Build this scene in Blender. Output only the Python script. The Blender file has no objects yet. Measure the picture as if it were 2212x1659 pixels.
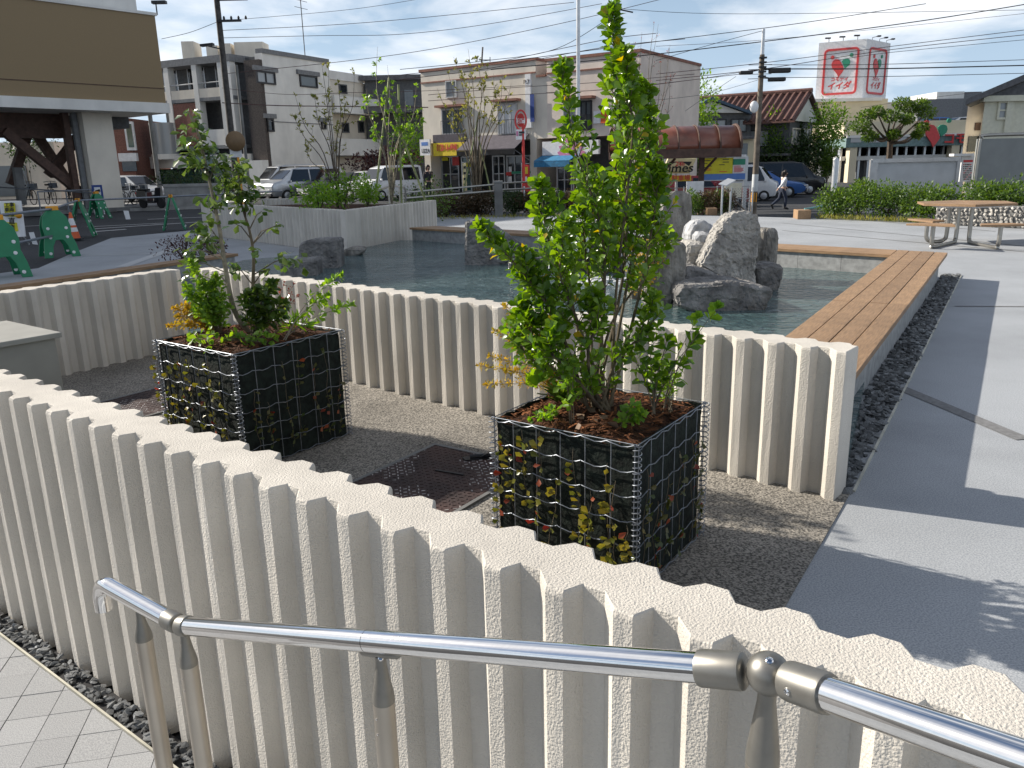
import bpy, bmesh, math, random
import numpy as np
from mathutils import Vector, Matrix, noise as mnoise

random.seed(7)
SC = bpy.context.scene
COL = SC.collection
PI = math.pi
R_ = math.radians

# ------------------------------------------------------------------ camera, sky, sun, exposure
CAM_H = 1.55
FPX, CXP, CYP = 1730.0, 1106.0, 829.5            # focal length and centre, in a 2212 x 1659 frame
PITCH, ROLL = math.atan(470 / 1730.0), math.atan(143 / 6370.0)
_f = Vector((0, math.cos(PITCH), -math.sin(PITCH)))
_r = Vector((1, 0, 0)); _u = _r.cross(_f)
CR = _r * math.cos(ROLL) - _u * math.sin(ROLL)
CU = _u * math.cos(ROLL) + _r * math.sin(ROLL)
cam_d = bpy.data.cameras.new('camera')
cam = bpy.data.objects.new('camera', cam_d); COL.objects.link(cam)
cam_d.sensor_fit = 'HORIZONTAL'; cam_d.sensor_width = 36; cam_d.lens = 36 * FPX / 2212
cam_d.clip_start = 0.05; cam_d.clip_end = 3000
cam.matrix_world = Matrix(((CR.x, CU.x, -_f.x, 0), (CR.y, CU.y, -_f.y, 0), (CR.z, CU.z, -_f.z, CAM_H), (0, 0, 0, 1)))
SC.camera = cam

SUN_AZ = (-0.914, 0.405); SUN_EL = R_(29)
world = bpy.data.worlds.new('World'); SC.world = world; world.use_nodes = True
wt = world.node_tree; wt.nodes.clear()
def wn(t, **k):
    n = wt.nodes.new(t)
    for a, b in k.items(): setattr(n, a, b)
    return n
sky = wn('ShaderNodeTexSky', sky_type='NISHITA', sun_disc=False, sun_elevation=SUN_EL,
         sun_rotation=math.atan2(SUN_AZ[0], SUN_AZ[1]), altitude=50, air_density=1.0, dust_density=0.7, ozone_density=2.2)
tc = wn('ShaderNodeTexCoord'); sep = wn('ShaderNodeSeparateXYZ'); wt.links.new(tc.outputs['Generated'], sep.inputs[0])
zc = wn('ShaderNodeMath', operation='MAXIMUM'); zc.inputs[1].default_value = 0.0; wt.links.new(sep.outputs['Z'], zc.inputs[0])
za = wn('ShaderNodeMath', operation='ADD'); za.inputs[1].default_value = 0.18; wt.links.new(zc.outputs[0], za.inputs[0])
dx = wn('ShaderNodeMath', operation='DIVIDE'); dy = wn('ShaderNodeMath', operation='DIVIDE')
wt.links.new(sep.outputs['X'], dx.inputs[0]); wt.links.new(za.outputs[0], dx.inputs[1])
wt.links.new(sep.outputs['Y'], dy.inputs[0]); wt.links.new(za.outputs[0], dy.inputs[1])
cmb = wn('ShaderNodeCombineXYZ'); wt.links.new(dx.outputs[0], cmb.inputs[0]); wt.links.new(dy.outputs[0], cmb.inputs[1])
nz = wn('ShaderNodeTexNoise'); nz.inputs['Scale'].default_value = 1.15; nz.inputs['Detail'].default_value = 7; nz.inputs['Roughness'].default_value = 0.56
nz.inputs['Distortion'].default_value = 0.25
wt.links.new(cmb.outputs[0], nz.inputs['Vector'])
cr = wn('ShaderNodeValToRGB'); cr.color_ramp.elements[0].position = 0.44; cr.color_ramp.elements[1].position = 0.66
wt.links.new(nz.outputs['Fac'], cr.inputs[0])
mx = wn('ShaderNodeMix', data_type='RGBA'); mx.inputs['B'].default_value = (12.5, 12.6, 12.9, 1)
mf = wn('ShaderNodeMath', operation='MULTIPLY'); mf.inputs[1].default_value = 0.88
wt.links.new(cr.outputs[0], mf.inputs[0]); wt.links.new(mf.outputs[0], mx.inputs['Factor'])
hz1 = wn('ShaderNodeMapRange', interpolation_type='SMOOTHSTEP'); hz1.inputs['From Min'].default_value = 0.0; hz1.inputs['From Max'].default_value = 0.42
hz1.inputs['To Min'].default_value = 0.85; hz1.inputs['To Max'].default_value = 0.0; wt.links.new(zc.outputs[0], hz1.inputs['Value'])
mh = wn('ShaderNodeMix', data_type='RGBA'); mh.inputs['B'].default_value = (5.8, 7.6, 9.8, 1)        # pale haze all round the horizon
wt.links.new(hz1.outputs[0], mh.inputs['Factor']); wt.links.new(sky.outputs[0], mh.inputs['A']); wt.links.new(mh.outputs['Result'], mx.inputs['A'])
bg = wn('ShaderNodeBackground'); bg.inputs['Strength'].default_value = 0.068
wt.links.new(mx.outputs['Result'], bg.inputs[0])
wo = wn('ShaderNodeOutputWorld'); wt.links.new(bg.outputs[0], wo.inputs[0])

sl = bpy.data.lights.new('sun', 'SUN'); sl.energy = 5.0; sl.angle = R_(0.53); sl.color = (1.0, 0.925, 0.82)
sun = bpy.data.objects.new('sun', sl); COL.objects.link(sun)
sdir = Vector((SUN_AZ[0] * math.cos(SUN_EL), SUN_AZ[1] * math.cos(SUN_EL), math.sin(SUN_EL)))
sun.rotation_euler = sdir.to_track_quat('Z', 'Y').to_euler(); sun.location = sdir * 60
SC.view_settings.view_transform = 'Standard'; SC.view_settings.look = 'None'
SC.view_settings.exposure = 0.52; SC.view_settings.gamma = 1.0; SC.view_settings.use_curve_mapping = False
SC.render.engine = 'CYCLES'
SC.cycles.max_bounces = 6; SC.cycles.diffuse_bounces = 3; SC.cycles.glossy_bounces = 3; SC.cycles.transmission_bounces = 4
SC.cycles.transparent_max_bounces = 6

# ------------------------------------------------------------------ photo pixel -> place in the world
def ray(x, y): return _f + CR * ((x - CXP) / FPX) - CU * ((y - CYP) / FPX)
def G(x, y, z=0.0):
    v = ray(x, y); t = (z - CAM_H) / v.z; return Vector((v.x * t, v.y * t, z))
def P(x, y, Y):
    v = ray(x, y); t = Y / v.y; return Vector((v.x * t, Y, CAM_H + v.z * t))
ZO = {'z1': (0, 0, .3749), 'z2': (302.4, 51.8, .2969), 'z3': (864.1, 51.8, .2969), 'z4': (1417, 51.8, .3594), 'z5': (345.6, 414.8, .375),
      'z6': (950.5, 362.9, .4322), 'rz': (1019.6, 414.8, .3047), 'lz': (0, 380.2, .1875), 'bz': (216, 172.8, .16665), 'pz': (1417, 259.2, .1953),
      'sz': (1728, 69.1, .21876), 'tz': (1780, 311, .1953), 'd': (0, 0, 1)}
def zz(n, x, y): a = ZO[n]; return (a[0] + x * a[2], a[1] + y * a[2])
def PZ(n, x, y, Y): return P(*zz(n, x, y), Y)
def street_z(x, y):
    a = min(1, max(0, (x + 4) / 10.0)); a = a * a * (3 - 2 * a)
    return -0.03 - 0.42 * a

# ------------------------------------------------------------------ materials
MATS = {}
def new_mat(name):
    m = bpy.data.materials.new(name); m.use_nodes = True; nt = m.node_tree
    return m, nt, nt.nodes['Principled BSDF']
def N(nt, t, **k):
    n = nt.nodes.new(t)
    for a, b in k.items(): setattr(n, a, b)
    return n
def mat(name, col, rough=0.6, metal=0.0, var=0.12, scale=6.0, bump=0.0, bscale=40.0, detail=4, spec=0.5, col2=None, stretch=None,
        bump_dist=0.01, coat=0.0, island=0.0, bdetail=3, stain=0.0, sscale=0.6, sstretch=(1, 1, 1), vor=0.0, vscale=60, ramp=(0.35, 0.65)):
    m, nt, b = new_mat(name)
    tcn = N(nt, 'ShaderNodeTexCoord'); src = tcn.outputs['Object']
    if stretch:
        mp = N(nt, 'ShaderNodeMapping'); mp.inputs['Scale'].default_value = stretch
        nt.links.new(src, mp.inputs[0]); src = mp.outputs[0]
    nzn = N(nt, 'ShaderNodeTexNoise'); nzn.inputs['Scale'].default_value = scale; nzn.inputs['Detail'].default_value = detail
    nt.links.new(src, nzn.inputs['Vector'])
    c2 = col2 if col2 else tuple(max(0, c * (1 - var * 2)) for c in col)
    c1 = col if col2 else tuple(min(1, c * (1 + var)) for c in col)
    rp = N(nt, 'ShaderNodeValToRGB'); rp.color_ramp.elements[0].position, rp.color_ramp.elements[1].position = ramp
    rp.color_ramp.elements[0].color = (*c2, 1); rp.color_ramp.elements[1].color = (*c1, 1)
    nt.links.new(nzn.outputs['Fac'], rp.inputs[0]); out = rp.outputs[0]
    if island:
        ge = N(nt, 'ShaderNodeNewGeometry'); oi = N(nt, 'ShaderNodeObjectInfo')
        ad = N(nt, 'ShaderNodeMath', operation='ADD'); nt.links.new(ge.outputs['Random Per Island'], ad.inputs[0]); nt.links.new(oi.outputs['Random'], ad.inputs[1])
        fr = N(nt, 'ShaderNodeMath', operation='FRACT'); nt.links.new(ad.outputs[0], fr.inputs[0])
        mr = N(nt, 'ShaderNodeMapRange'); mr.inputs['To Min'].default_value = 1 - island; mr.inputs['To Max'].default_value = 1 + island
        nt.links.new(fr.outputs[0], mr.inputs['Value'])
        hs = N(nt, 'ShaderNodeHueSaturation'); nt.links.new(mr.outputs[0], hs.inputs['Value']); nt.links.new(out, hs.inputs['Color']); out = hs.outputs[0]
    if stain:
        mp2 = N(nt, 'ShaderNodeMapping'); mp2.inputs['Scale'].default_value = sstretch; nt.links.new(tcn.outputs['Object'], mp2.inputs[0])
        n3 = N(nt, 'ShaderNodeTexNoise'); n3.inputs['Scale'].default_value = sscale; n3.inputs['Detail'].default_value = 6; n3.inputs['Roughness'].default_value = .65; nt.links.new(mp2.outputs[0], n3.inputs['Vector'])
        m3 = N(nt, 'ShaderNodeMapRange'); m3.inputs['From Min'].default_value = .38; m3.inputs['From Max'].default_value = .68; m3.inputs['To Min'].default_value = 1 + stain * .35; m3.inputs['To Max'].default_value = 1 - stain; nt.links.new(n3.outputs['Fac'], m3.inputs['Value'])
        h3 = N(nt, 'ShaderNodeHueSaturation'); nt.links.new(m3.outputs[0], h3.inputs['Value']); nt.links.new(out, h3.inputs['Color']); out = h3.outputs[0]
    nt.links.new(out, b.inputs['Base Color'])
    b.inputs['Roughness'].default_value = rough; b.inputs['Metallic'].default_value = metal
    b.inputs['Specular IOR Level'].default_value = spec
    if coat: b.inputs['Coat Weight'].default_value = coat; b.inputs['Coat Roughness'].default_value = 0.05
    if bump:
        n2 = N(nt, 'ShaderNodeTexNoise'); n2.inputs['Scale'].default_value = bscale; n2.inputs['Detail'].default_value = bdetail
        nt.links.new(src, n2.inputs['Vector']); hgt = n2.outputs['Fac']
        if vor:
            vv = N(nt, 'ShaderNodeTexVoronoi'); vv.inputs['Scale'].default_value = vscale; nt.links.new(src, vv.inputs['Vector'])
            a2 = N(nt, 'ShaderNodeMath', operation='MULTIPLY_ADD'); a2.inputs[1].default_value = -vor
            nt.links.new(vv.outputs['Distance'], a2.inputs[0]); nt.links.new(hgt, a2.inputs[2]); hgt = a2.outputs[0]
        bp = N(nt, 'ShaderNodeBump'); bp.inputs['Strength'].default_value = bump; bp.inputs['Distance'].default_value = bump_dist
        nt.links.new(hgt, bp.inputs['Height']); nt.links.new(bp.outputs[0], b.inputs['Normal'])
    MATS[name] = m
    return m
def leaf_mat(name, col, col2, rough=0.35, trans=0.35, tcol=None, isl=0.3, spec=0.5):
    m, nt, b = new_mat(name)
    ge = N(nt, 'ShaderNodeNewGeometry'); oi = N(nt, 'ShaderNodeObjectInfo')
    ad = N(nt, 'ShaderNodeMath', operation='ADD'); nt.links.new(ge.outputs['Random Per Island'], ad.inputs[0]); nt.links.new(oi.outputs['Random'], ad.inputs[1])
    fr = N(nt, 'ShaderNodeMath', operation='FRACT'); nt.links.new(ad.outputs[0], fr.inputs[0])
    rp = N(nt, 'ShaderNodeValToRGB'); rp.color_ramp.elements[0].color = (*col, 1); rp.color_ramp.elements[1].color = (*col2, 1)
    nt.links.new(fr.outputs[0], rp.inputs[0])
    nt.links.new(rp.outputs[0], b.inputs['Base Color']); b.inputs['Roughness'].default_value = rough; b.inputs['Specular IOR Level'].default_value = spec
    tr = N(nt, 'ShaderNodeBsdfTranslucent')
    hs = N(nt, 'ShaderNodeHueSaturation'); hs.inputs['Value'].default_value = 2.0; hs.inputs['Saturation'].default_value = 1.1; hs.inputs['Hue'].default_value = 0.485
    nt.links.new(rp.outputs[0], hs.inputs['Color']); nt.links.new(hs.outputs[0], tr.inputs['Color'])
    ms = N(nt, 'ShaderNodeMixShader'); ms.inputs[0].default_value = trans
    nt.links.new(b.outputs[0], ms.inputs[1]); nt.links.new(tr.outputs[0], ms.inputs[2])
    nt.links.new(ms.outputs[0], nt.nodes['Material Output'].inputs['Surface'])
    MATS[name] = m
    return m

# white stucco with blobby sprayed relief
mat('stucco', (0.61, 0.572, 0.508), rough=0.85, var=0.05, scale=2.2, stain=0.16, sscale=1.3, sstretch=(2.5, 2.5, .35), bump=0.55, bscale=170, vor=0.35, vscale=190, bump_dist=0.006, spec=0.25)
mat('plaza_stone', (0.44, 0.455, 0.47), rough=0.8, col2=(0.265, 0.285, 0.305), scale=150, detail=2, stain=0.16, sscale=0.7, bump=0.3, bscale=150, bump_dist=0.003, spec=0.3)
mat('plaza_joint', (0.19, 0.19, 0.19), rough=0.9, var=0.1, scale=30)
mat('plaza_light', (0.50, 0.51, 0.51), rough=0.8, var=0.08, scale=120, detail=2, spec=0.3)
mat('asphalt', (0.062, 0.064, 0.068), rough=0.9, var=0.18, scale=30, stain=0.3, sscale=.25, bump=0.2, bscale=120, spec=0.25)
mat('concrete', (0.33, 0.325, 0.31), rough=0.85, var=0.12, scale=2.5, bump=0.15, bscale=30, spec=0.3)
mat('concrete_dark', (0.19, 0.19, 0.185), rough=0.9, var=0.15, scale=2, spec=0.3)
mat('aggregate', (0.36, 0.33, 0.285), rough=0.9, stain=0.3, sscale=1.6, col2=(0.085, 0.08, 0.07), scale=105, detail=2, bump=0.8, bscale=95, bump_dist=0.008, spec=0.3, ramp=(0.36, 0.62))
mat('gravel', (0.165, 0.172, 0.175), rough=0.75, var=0.3, scale=14, bump=0.5, bscale=60, island=0.55, spec=0.4)
mat('gravel_bed', (0.03, 0.03, 0.032), rough=0.95, var=0.2)
mat('paver', (0.40, 0.405, 0.41), rough=0.85, col2=(0.26, 0.265, 0.27), scale=230, detail=2, island=0.07, bump=0.2, bscale=220, bump_dist=0.002, spec=0.3)
mat('edge_metal', (0.55, 0.53, 0.44), rough=0.5, metal=0.3)
mat('steel', (0.80, 0.79, 0.78), rough=0.045, metal=1.0, var=0.02, scale=3, stretch=(4, 60, 60))
mat('steel_soft', (0.40, 0.385, 0.35), rough=0.38, metal=1.0, var=0.04)
mat('satin', (0.255, 0.245, 0.22), rough=0.42, metal=0.75, var=0.05, scale=30)
mat('post_steel', (0.48, 0.44, 0.385), rough=0.42, metal=1.0, var=0.05, scale=5)
mat('galv', (0.25, 0.27, 0.30), rough=0.5, metal=0.85, var=0.12, scale=40)
mat('liner', (0.010, 0.016, 0.012), rough=0.85, var=0.3, scale=30, bump=0.4, bscale=70, spec=0.3)
mat('soil', (0.095, 0.040, 0.018), rough=0.95, col2=(0.022, 0.010, 0.006), scale=45, bump=1.0, bscale=60, bump_dist=0.02, spec=0.2)
mat('mulch', (0.16, 0.062, 0.025), rough=0.9, var=0.3, island=0.5, spec=0.2)
mat('dead_leaf', (0.20, 0.13, 0.08), rough=0.7, var=0.2, island=0.35)
mat('rust_plate', (0.070, 0.040, 0.034), rough=0.7, col2=(0.035, 0.022, 0.020), scale=4, bump=0.3, bscale=90, spec=0.4)
mat('rust_wear', (0.42, 0.39, 0.38), rough=0.7, var=0.3, scale=30)
mat('cabinet', (0.36, 0.35, 0.31), rough=0.45, var=0.04)
mat('wood', (0.34, 0.215, 0.120), rough=0.62, stain=0.2, sscale=2.0, var=0.13, scale=7, stretch=(1, 14, 14), detail=5, bump=0.15, bscale=60, island=0.12, spec=0.35)
mat('wood_dark', (0.165, 0.085, 0.048), rough=0.7, var=0.15, scale=7, stretch=(1, 14, 14))
mat('coping', (0.33, 0.335, 0.33), rough=0.7, var=0.12, scale=14, bump=0.15, bscale=60)
mat('rock', (0.50, 0.48, 0.44), rough=0.85, col2=(0.19, 0.18, 0.165), scale=5, detail=8, bump=1.0, bscale=9, bdetail=9, bump_dist=0.12, spec=0.3, ramp=(0.25, 0.66))
mat('rock_dark', (0.32, 0.31, 0.295), rough=0.7, col2=(0.085, 0.082, 0.08), scale=5, detail=8, bump=1.0, bscale=9, bdetail=9, bump_dist=0.10, spec=0.4, ramp=(0.3, 0.72))
mat('rock_smooth', (0.36, 0.34, 0.305), rough=0.85, col2=(0.14, 0.13, 0.115), scale=3, detail=8, bump=1.0, bscale=9, bdetail=9, bump_dist=0.07, spec=0.3, stretch=(3, 3, 1))
mat('rock_wet', (0.10, 0.10, 0.105), rough=0.22, col2=(0.025, 0.025, 0.026), scale=6, detail=7, bump=0.9, bscale=16, bump_dist=0.04, spec=0.7)
mat('rock_white', (0.55, 0.55, 0.55), rough=0.7, col2=(0.26, 0.27, 0.28), scale=6, detail=7, bump=0.9, bscale=16, bump_dist=0.03)
mat('foam', (0.82, 0.84, 0.86), rough=0.25, var=0.15, scale=25, bump=0.8, bscale=40, bump_dist=0.02)
mat('bark', (0.16, 0.125, 0.08), rough=0.85, var=0.3, scale=25, stretch=(1, 1, .25))
mat('bark_pale', (0.27, 0.235, 0.165), rough=0.8, var=0.25, scale=20)
mat('bark_dark', (0.10, 0.075, 0.055), rough=0.85, var=0.3, scale=20)
mat('bamboo', (0.22, 0.25, 0.10), rough=0.6, var=0.2, scale=5)
leaf_mat('leaf_shrub', (0.052, 0.128, 0.012), (0.180, 0.300, 0.030), rough=0.27, trans=0.42, spec=0.65)
leaf_mat('leaf_yellow', (0.36, 0.30, 0.02), (0.52, 0.38, 0.03), rough=0.4, trans=0.4)
leaf_mat('leaf_camellia', (0.034, 0.078, 0.014), (0.105, 0.160, 0.030), rough=0.22, trans=0.34, spec=0.7)
leaf_mat('leaf_lime', (0.10, 0.22, 0.022), (0.20, 0.34, 0.035), rough=0.4, trans=0.45)
leaf_mat('leaf_gold', (0.24, 0.22, 0.025), (0.40, 0.26, 0.04), rough=0.5, trans=0.45)
leaf_mat('leaf_red', (0.22, 0.035, 0.02), (0.36, 0.09, 0.03), rough=0.45, trans=0.4)
leaf_mat('leaf_vine', (0.10, 0.13, 0.018), (0.25, 0.21, 0.03), rough=0.35, trans=0.4)
leaf_mat('leaf_vine_shade', (0.045, 0.075, 0.014), (0.12, 0.10, 0.025), rough=0.4, trans=0.35)  # darker copy of leaf_vine: shade on the planters' right sides put into the colour
leaf_mat('leaf_hedge', (0.035, 0.085, 0.012), (0.12, 0.20, 0.025), rough=0.5, trans=0.35)
leaf_mat('leaf_brown', (0.040, 0.036, 0.014), (0.095, 0.055, 0.024), rough=0.6, trans=0.25)
leaf_mat('leaf_dark', (0.014, 0.038, 0.010), (0.045, 0.085, 0.015), rough=0.5, trans=0.2)
leaf_mat('leaf_bright', (0.08, 0.18, 0.02), (0.20, 0.33, 0.035), rough=0.45, trans=0.4)
leaf_mat('leaf_olive', (0.13, 0.16, 0.035), (0.28, 0.26, 0.06), rough=0.55, trans=0.4)
leaf_mat('leaf_maroon', (0.030, 0.010, 0.010), (0.075, 0.022, 0.018), rough=0.4, trans=0.2)
def plain(name, col, rough=0.5, metal=0.0, **k): return mat(name, col, rough=rough, metal=metal, var=k.pop('var', 0.05), **k)
plain('white_paint', (0.74, 0.74, 0.72)); plain('black', (0.012, 0.012, 0.013), 0.5); plain('rubber', (0.018, 0.018, 0.018), 0.8)
plain('red', (0.55, 0.035, 0.03)); plain('red_sign', (0.62, 0.06, 0.06)); plain('green_sign', (0.03, 0.26, 0.15)); plain('yellow_sign', (0.78, 0.58, 0.03))
plain('sign_white', (0.78, 0.78, 0.78)); plain('blue_sign', (0.02, 0.055, 0.24)); plain('orange', (0.70, 0.12, 0.03)); plain('amber', (0.75, 0.33, 0.02))
plain('barrier_green', (0.012, 0.20, 0.085), 0.45); plain('cream', (0.70, 0.60, 0.33)); plain('lime_yellow', (0.66, 0.60, 0.02))
plain('blue_light', (0.10, 0.22, 0.55)); plain('teal_paint', (0.16, 0.42, 0.44)); plain('dark_metal', (0.03, 0.03, 0.033), 0.45, 0.3)
plain('alu', (0.56, 0.57, 0.58), 0.38, 0.7); plain('pole_grey', (0.21, 0.215, 0.21), 0.8, var=0.15, scale=2); plain('pole_dark', (0.075, 0.07, 0.065), 0.8, var=0.2)
plain('pole_brown', (0.16, 0.13, 0.10), 0.8, var=0.2)
plain('wire_dark', (0.03, 0.025, 0.025), 0.7); plain('wire_brown', (0.11, 0.06, 0.055), 0.7)
def glass(name, col, rough=0.05, spec=0.8):
    m, nt, b = new_mat(name); b.inputs['Base Color'].default_value = (*col, 1); b.inputs['Roughness'].default_value = rough
    b.inputs['Specular IOR Level'].default_value = spec; b.inputs['IOR'].default_value = 1.5
    nzn = N(nt, 'ShaderNodeTexNoise'); nzn.inputs['Scale'].default_value = 1.2
    tcn = N(nt, 'ShaderNodeTexCoord'); nt.links.new(tcn.outputs['Object'], nzn.inputs['Vector'])
    bp = N(nt, 'ShaderNodeBump'); bp.inputs['Strength'].default_value = 0.03; bp.inputs['Distance'].default_value = 0.1
    nt.links.new(nzn.outputs['Fac'], bp.inputs['Height']); nt.links.new(bp.outputs[0], b.inputs['Normal'])
    MATS[name] = m
glass('glass_dark', (0.018, 0.022, 0.026)); glass('glass_grey', (0.10, 0.12, 0.13), 0.12); glass('glass_curtain', (0.30, 0.32, 0.33), 0.2)
glass('glass_green', (0.03, 0.085, 0.075), 0.1); glass('car_glass', (0.012, 0.014, 0.017), 0.04)
def carpaint(name, col, metal=0.3): mat(name, col, rough=0.32, metal=metal, var=0.03, coat=0.8)
carpaint('paint_silver', (0.50, 0.52, 0.54), 0.7); carpaint('paint_white', (0.76, 0.76, 0.75), 0.0); carpaint('paint_black', (0.012, 0.012, 0.014), 0.2)
carpaint('paint_blue', (0.05, 0.15, 0.42), 0.3); carpaint('paint_red', (0.20, 0.012, 0.02), 0.2); carpaint('paint_grey', (0.09, 0.095, 0.10), 0.5)
mat('wall_white', (0.76, 0.745, 0.70), rough=0.85, stain=0.14, sscale=.5, sstretch=(1, 1, .25), var=0.035, scale=1.2, bump=0.1, bscale=20)
mat('wall_cream', (0.74, 0.68, 0.58), rough=0.85, stain=0.16, sscale=.5, sstretch=(1, 1, .25), var=0.05, scale=0.8, bump=0.1, bscale=20)
mat('wall_pink', (0.73, 0.64, 0.56), rough=0.85, stain=0.16, sscale=.5, sstretch=(1, 1, .25), var=0.06, scale=0.9)
mat('wall_yellow', (0.68, 0.60, 0.43), rough=0.85, var=0.04, scale=0.8)
mat('wall_ivory', (0.70, 0.68, 0.54), rough=0.85, var=0.04)
mat('wall_grey', (0.20, 0.205, 0.21), rough=0.85, var=0.08)
mat('dark_wall_and_shade', (0.115, 0.12, 0.125), rough=0.85, var=0.1)  # dark grey house walls; recesses and interiors have their shade in this colour
mat('brick_brown', (0.085, 0.070, 0.062), rough=0.85, var=0.2, scale=14)
mat('brick_red', (0.22, 0.10, 0.075), rough=0.85, var=0.15, scale=10)
mat('brown_panel', (0.29, 0.21, 0.115), rough=0.75, var=0.04, scale=60, stretch=(6, 6, .2))
mat('brown_steel', (0.10, 0.055, 0.040), rough=0.7, var=0.15)
mat('roof_rust', (0.20, 0.10, 0.075), rough=0.75, var=0.15); mat('roof_blue', (0.045, 0.085, 0.135), rough=0.5, var=0.12); mat('roof_grey', (0.13, 0.13, 0.135), rough=0.8)
mat('tile_brown', (0.115, 0.052, 0.040), rough=0.6, var=0.15, scale=8); mat('trim_rust', (0.26, 0.12, 0.085), rough=0.8)
mat('awning_grey', (0.085, 0.075, 0.09), rough=0.8, var=0.1); mat('awning_blue', (0.03, 0.19, 0.36), rough=0.75)
mat('canopy_brown', (0.22, 0.075, 0.045), rough=0.32, var=0.15, scale=2, spec=0.6)
mat('board_white', (0.56, 0.58, 0.585), rough=0.6, var=0.05, scale=2); mat('board_grey', (0.26, 0.27, 0.26), rough=0.6, var=0.05, scale=2)
mat('gabion_stone', (0.52, 0.49, 0.44), rough=0.85, var=0.2, scale=9, island=0.3, bump=0.5, bscale=30, bump_dist=0.02)
mat('skin', (0.50, 0.30, 0.21), rough=0.6); mat('hair', (0.025, 0.014, 0.010), rough=0.5); mat('shirt', (0.74, 0.74, 0.76), rough=0.8)
mat('denim', (0.022, 0.032, 0.060), rough=0.85, var=0.15, scale=10); mat('suit', (0.020, 0.022, 0.028), rough=0.8)
# pool water: dark, glossy, rippled
m, nt, b = new_mat('water'); MATS['water'] = m
b.inputs['Base Color'].default_value = (0.030, 0.075, 0.075, 1); b.inputs['Roughness'].default_value = 0.04; b.inputs['IOR'].default_value = 1.33
tcn = N(nt, 'ShaderNodeTexCoord'); mp = N(nt, 'ShaderNodeMapping'); mp.inputs['Scale'].default_value = (1, 1.7, 1); mp.inputs['Rotation'].default_value = (0, 0, 0.35)
nt.links.new(tcn.outputs['Object'], mp.inputs[0])
n1 = N(nt, 'ShaderNodeTexNoise'); n1.inputs['Scale'].default_value = 5.5; n1.inputs['Detail'].default_value = 5; n1.inputs['Distortion'].default_value = 1.2
n2 = N(nt, 'ShaderNodeTexNoise'); n2.inputs['Scale'].default_value = 0.7; n2.inputs['Detail'].default_value = 3
for q in (n1, n2): nt.links.new(mp.outputs[0], q.inputs['Vector'])
bp = N(nt, 'ShaderNodeBump'); bp.inputs['Strength'].default_value = 1.0; bp.inputs['Distance'].default_value = 0.085
nt.links.new(n1.outputs['Fac'], bp.inputs['Height']); nt.links.new(bp.outputs[0], b.inputs['Normal'])
rp = N(nt, 'ShaderNodeValToRGB'); rp.color_ramp.elements[0].position = .35; rp.color_ramp.elements[1].position = .7
rp.color_ramp.elements[0].color = (0.045, 0.085, 0.090, 1); rp.color_ramp.elements[1].color = (0.105, 0.155, 0.155, 1)
nt.links.new(n2.outputs['Fac'], rp.inputs[0]); nt.links.new(rp.outputs[0], b.inputs['Base Color'])

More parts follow.
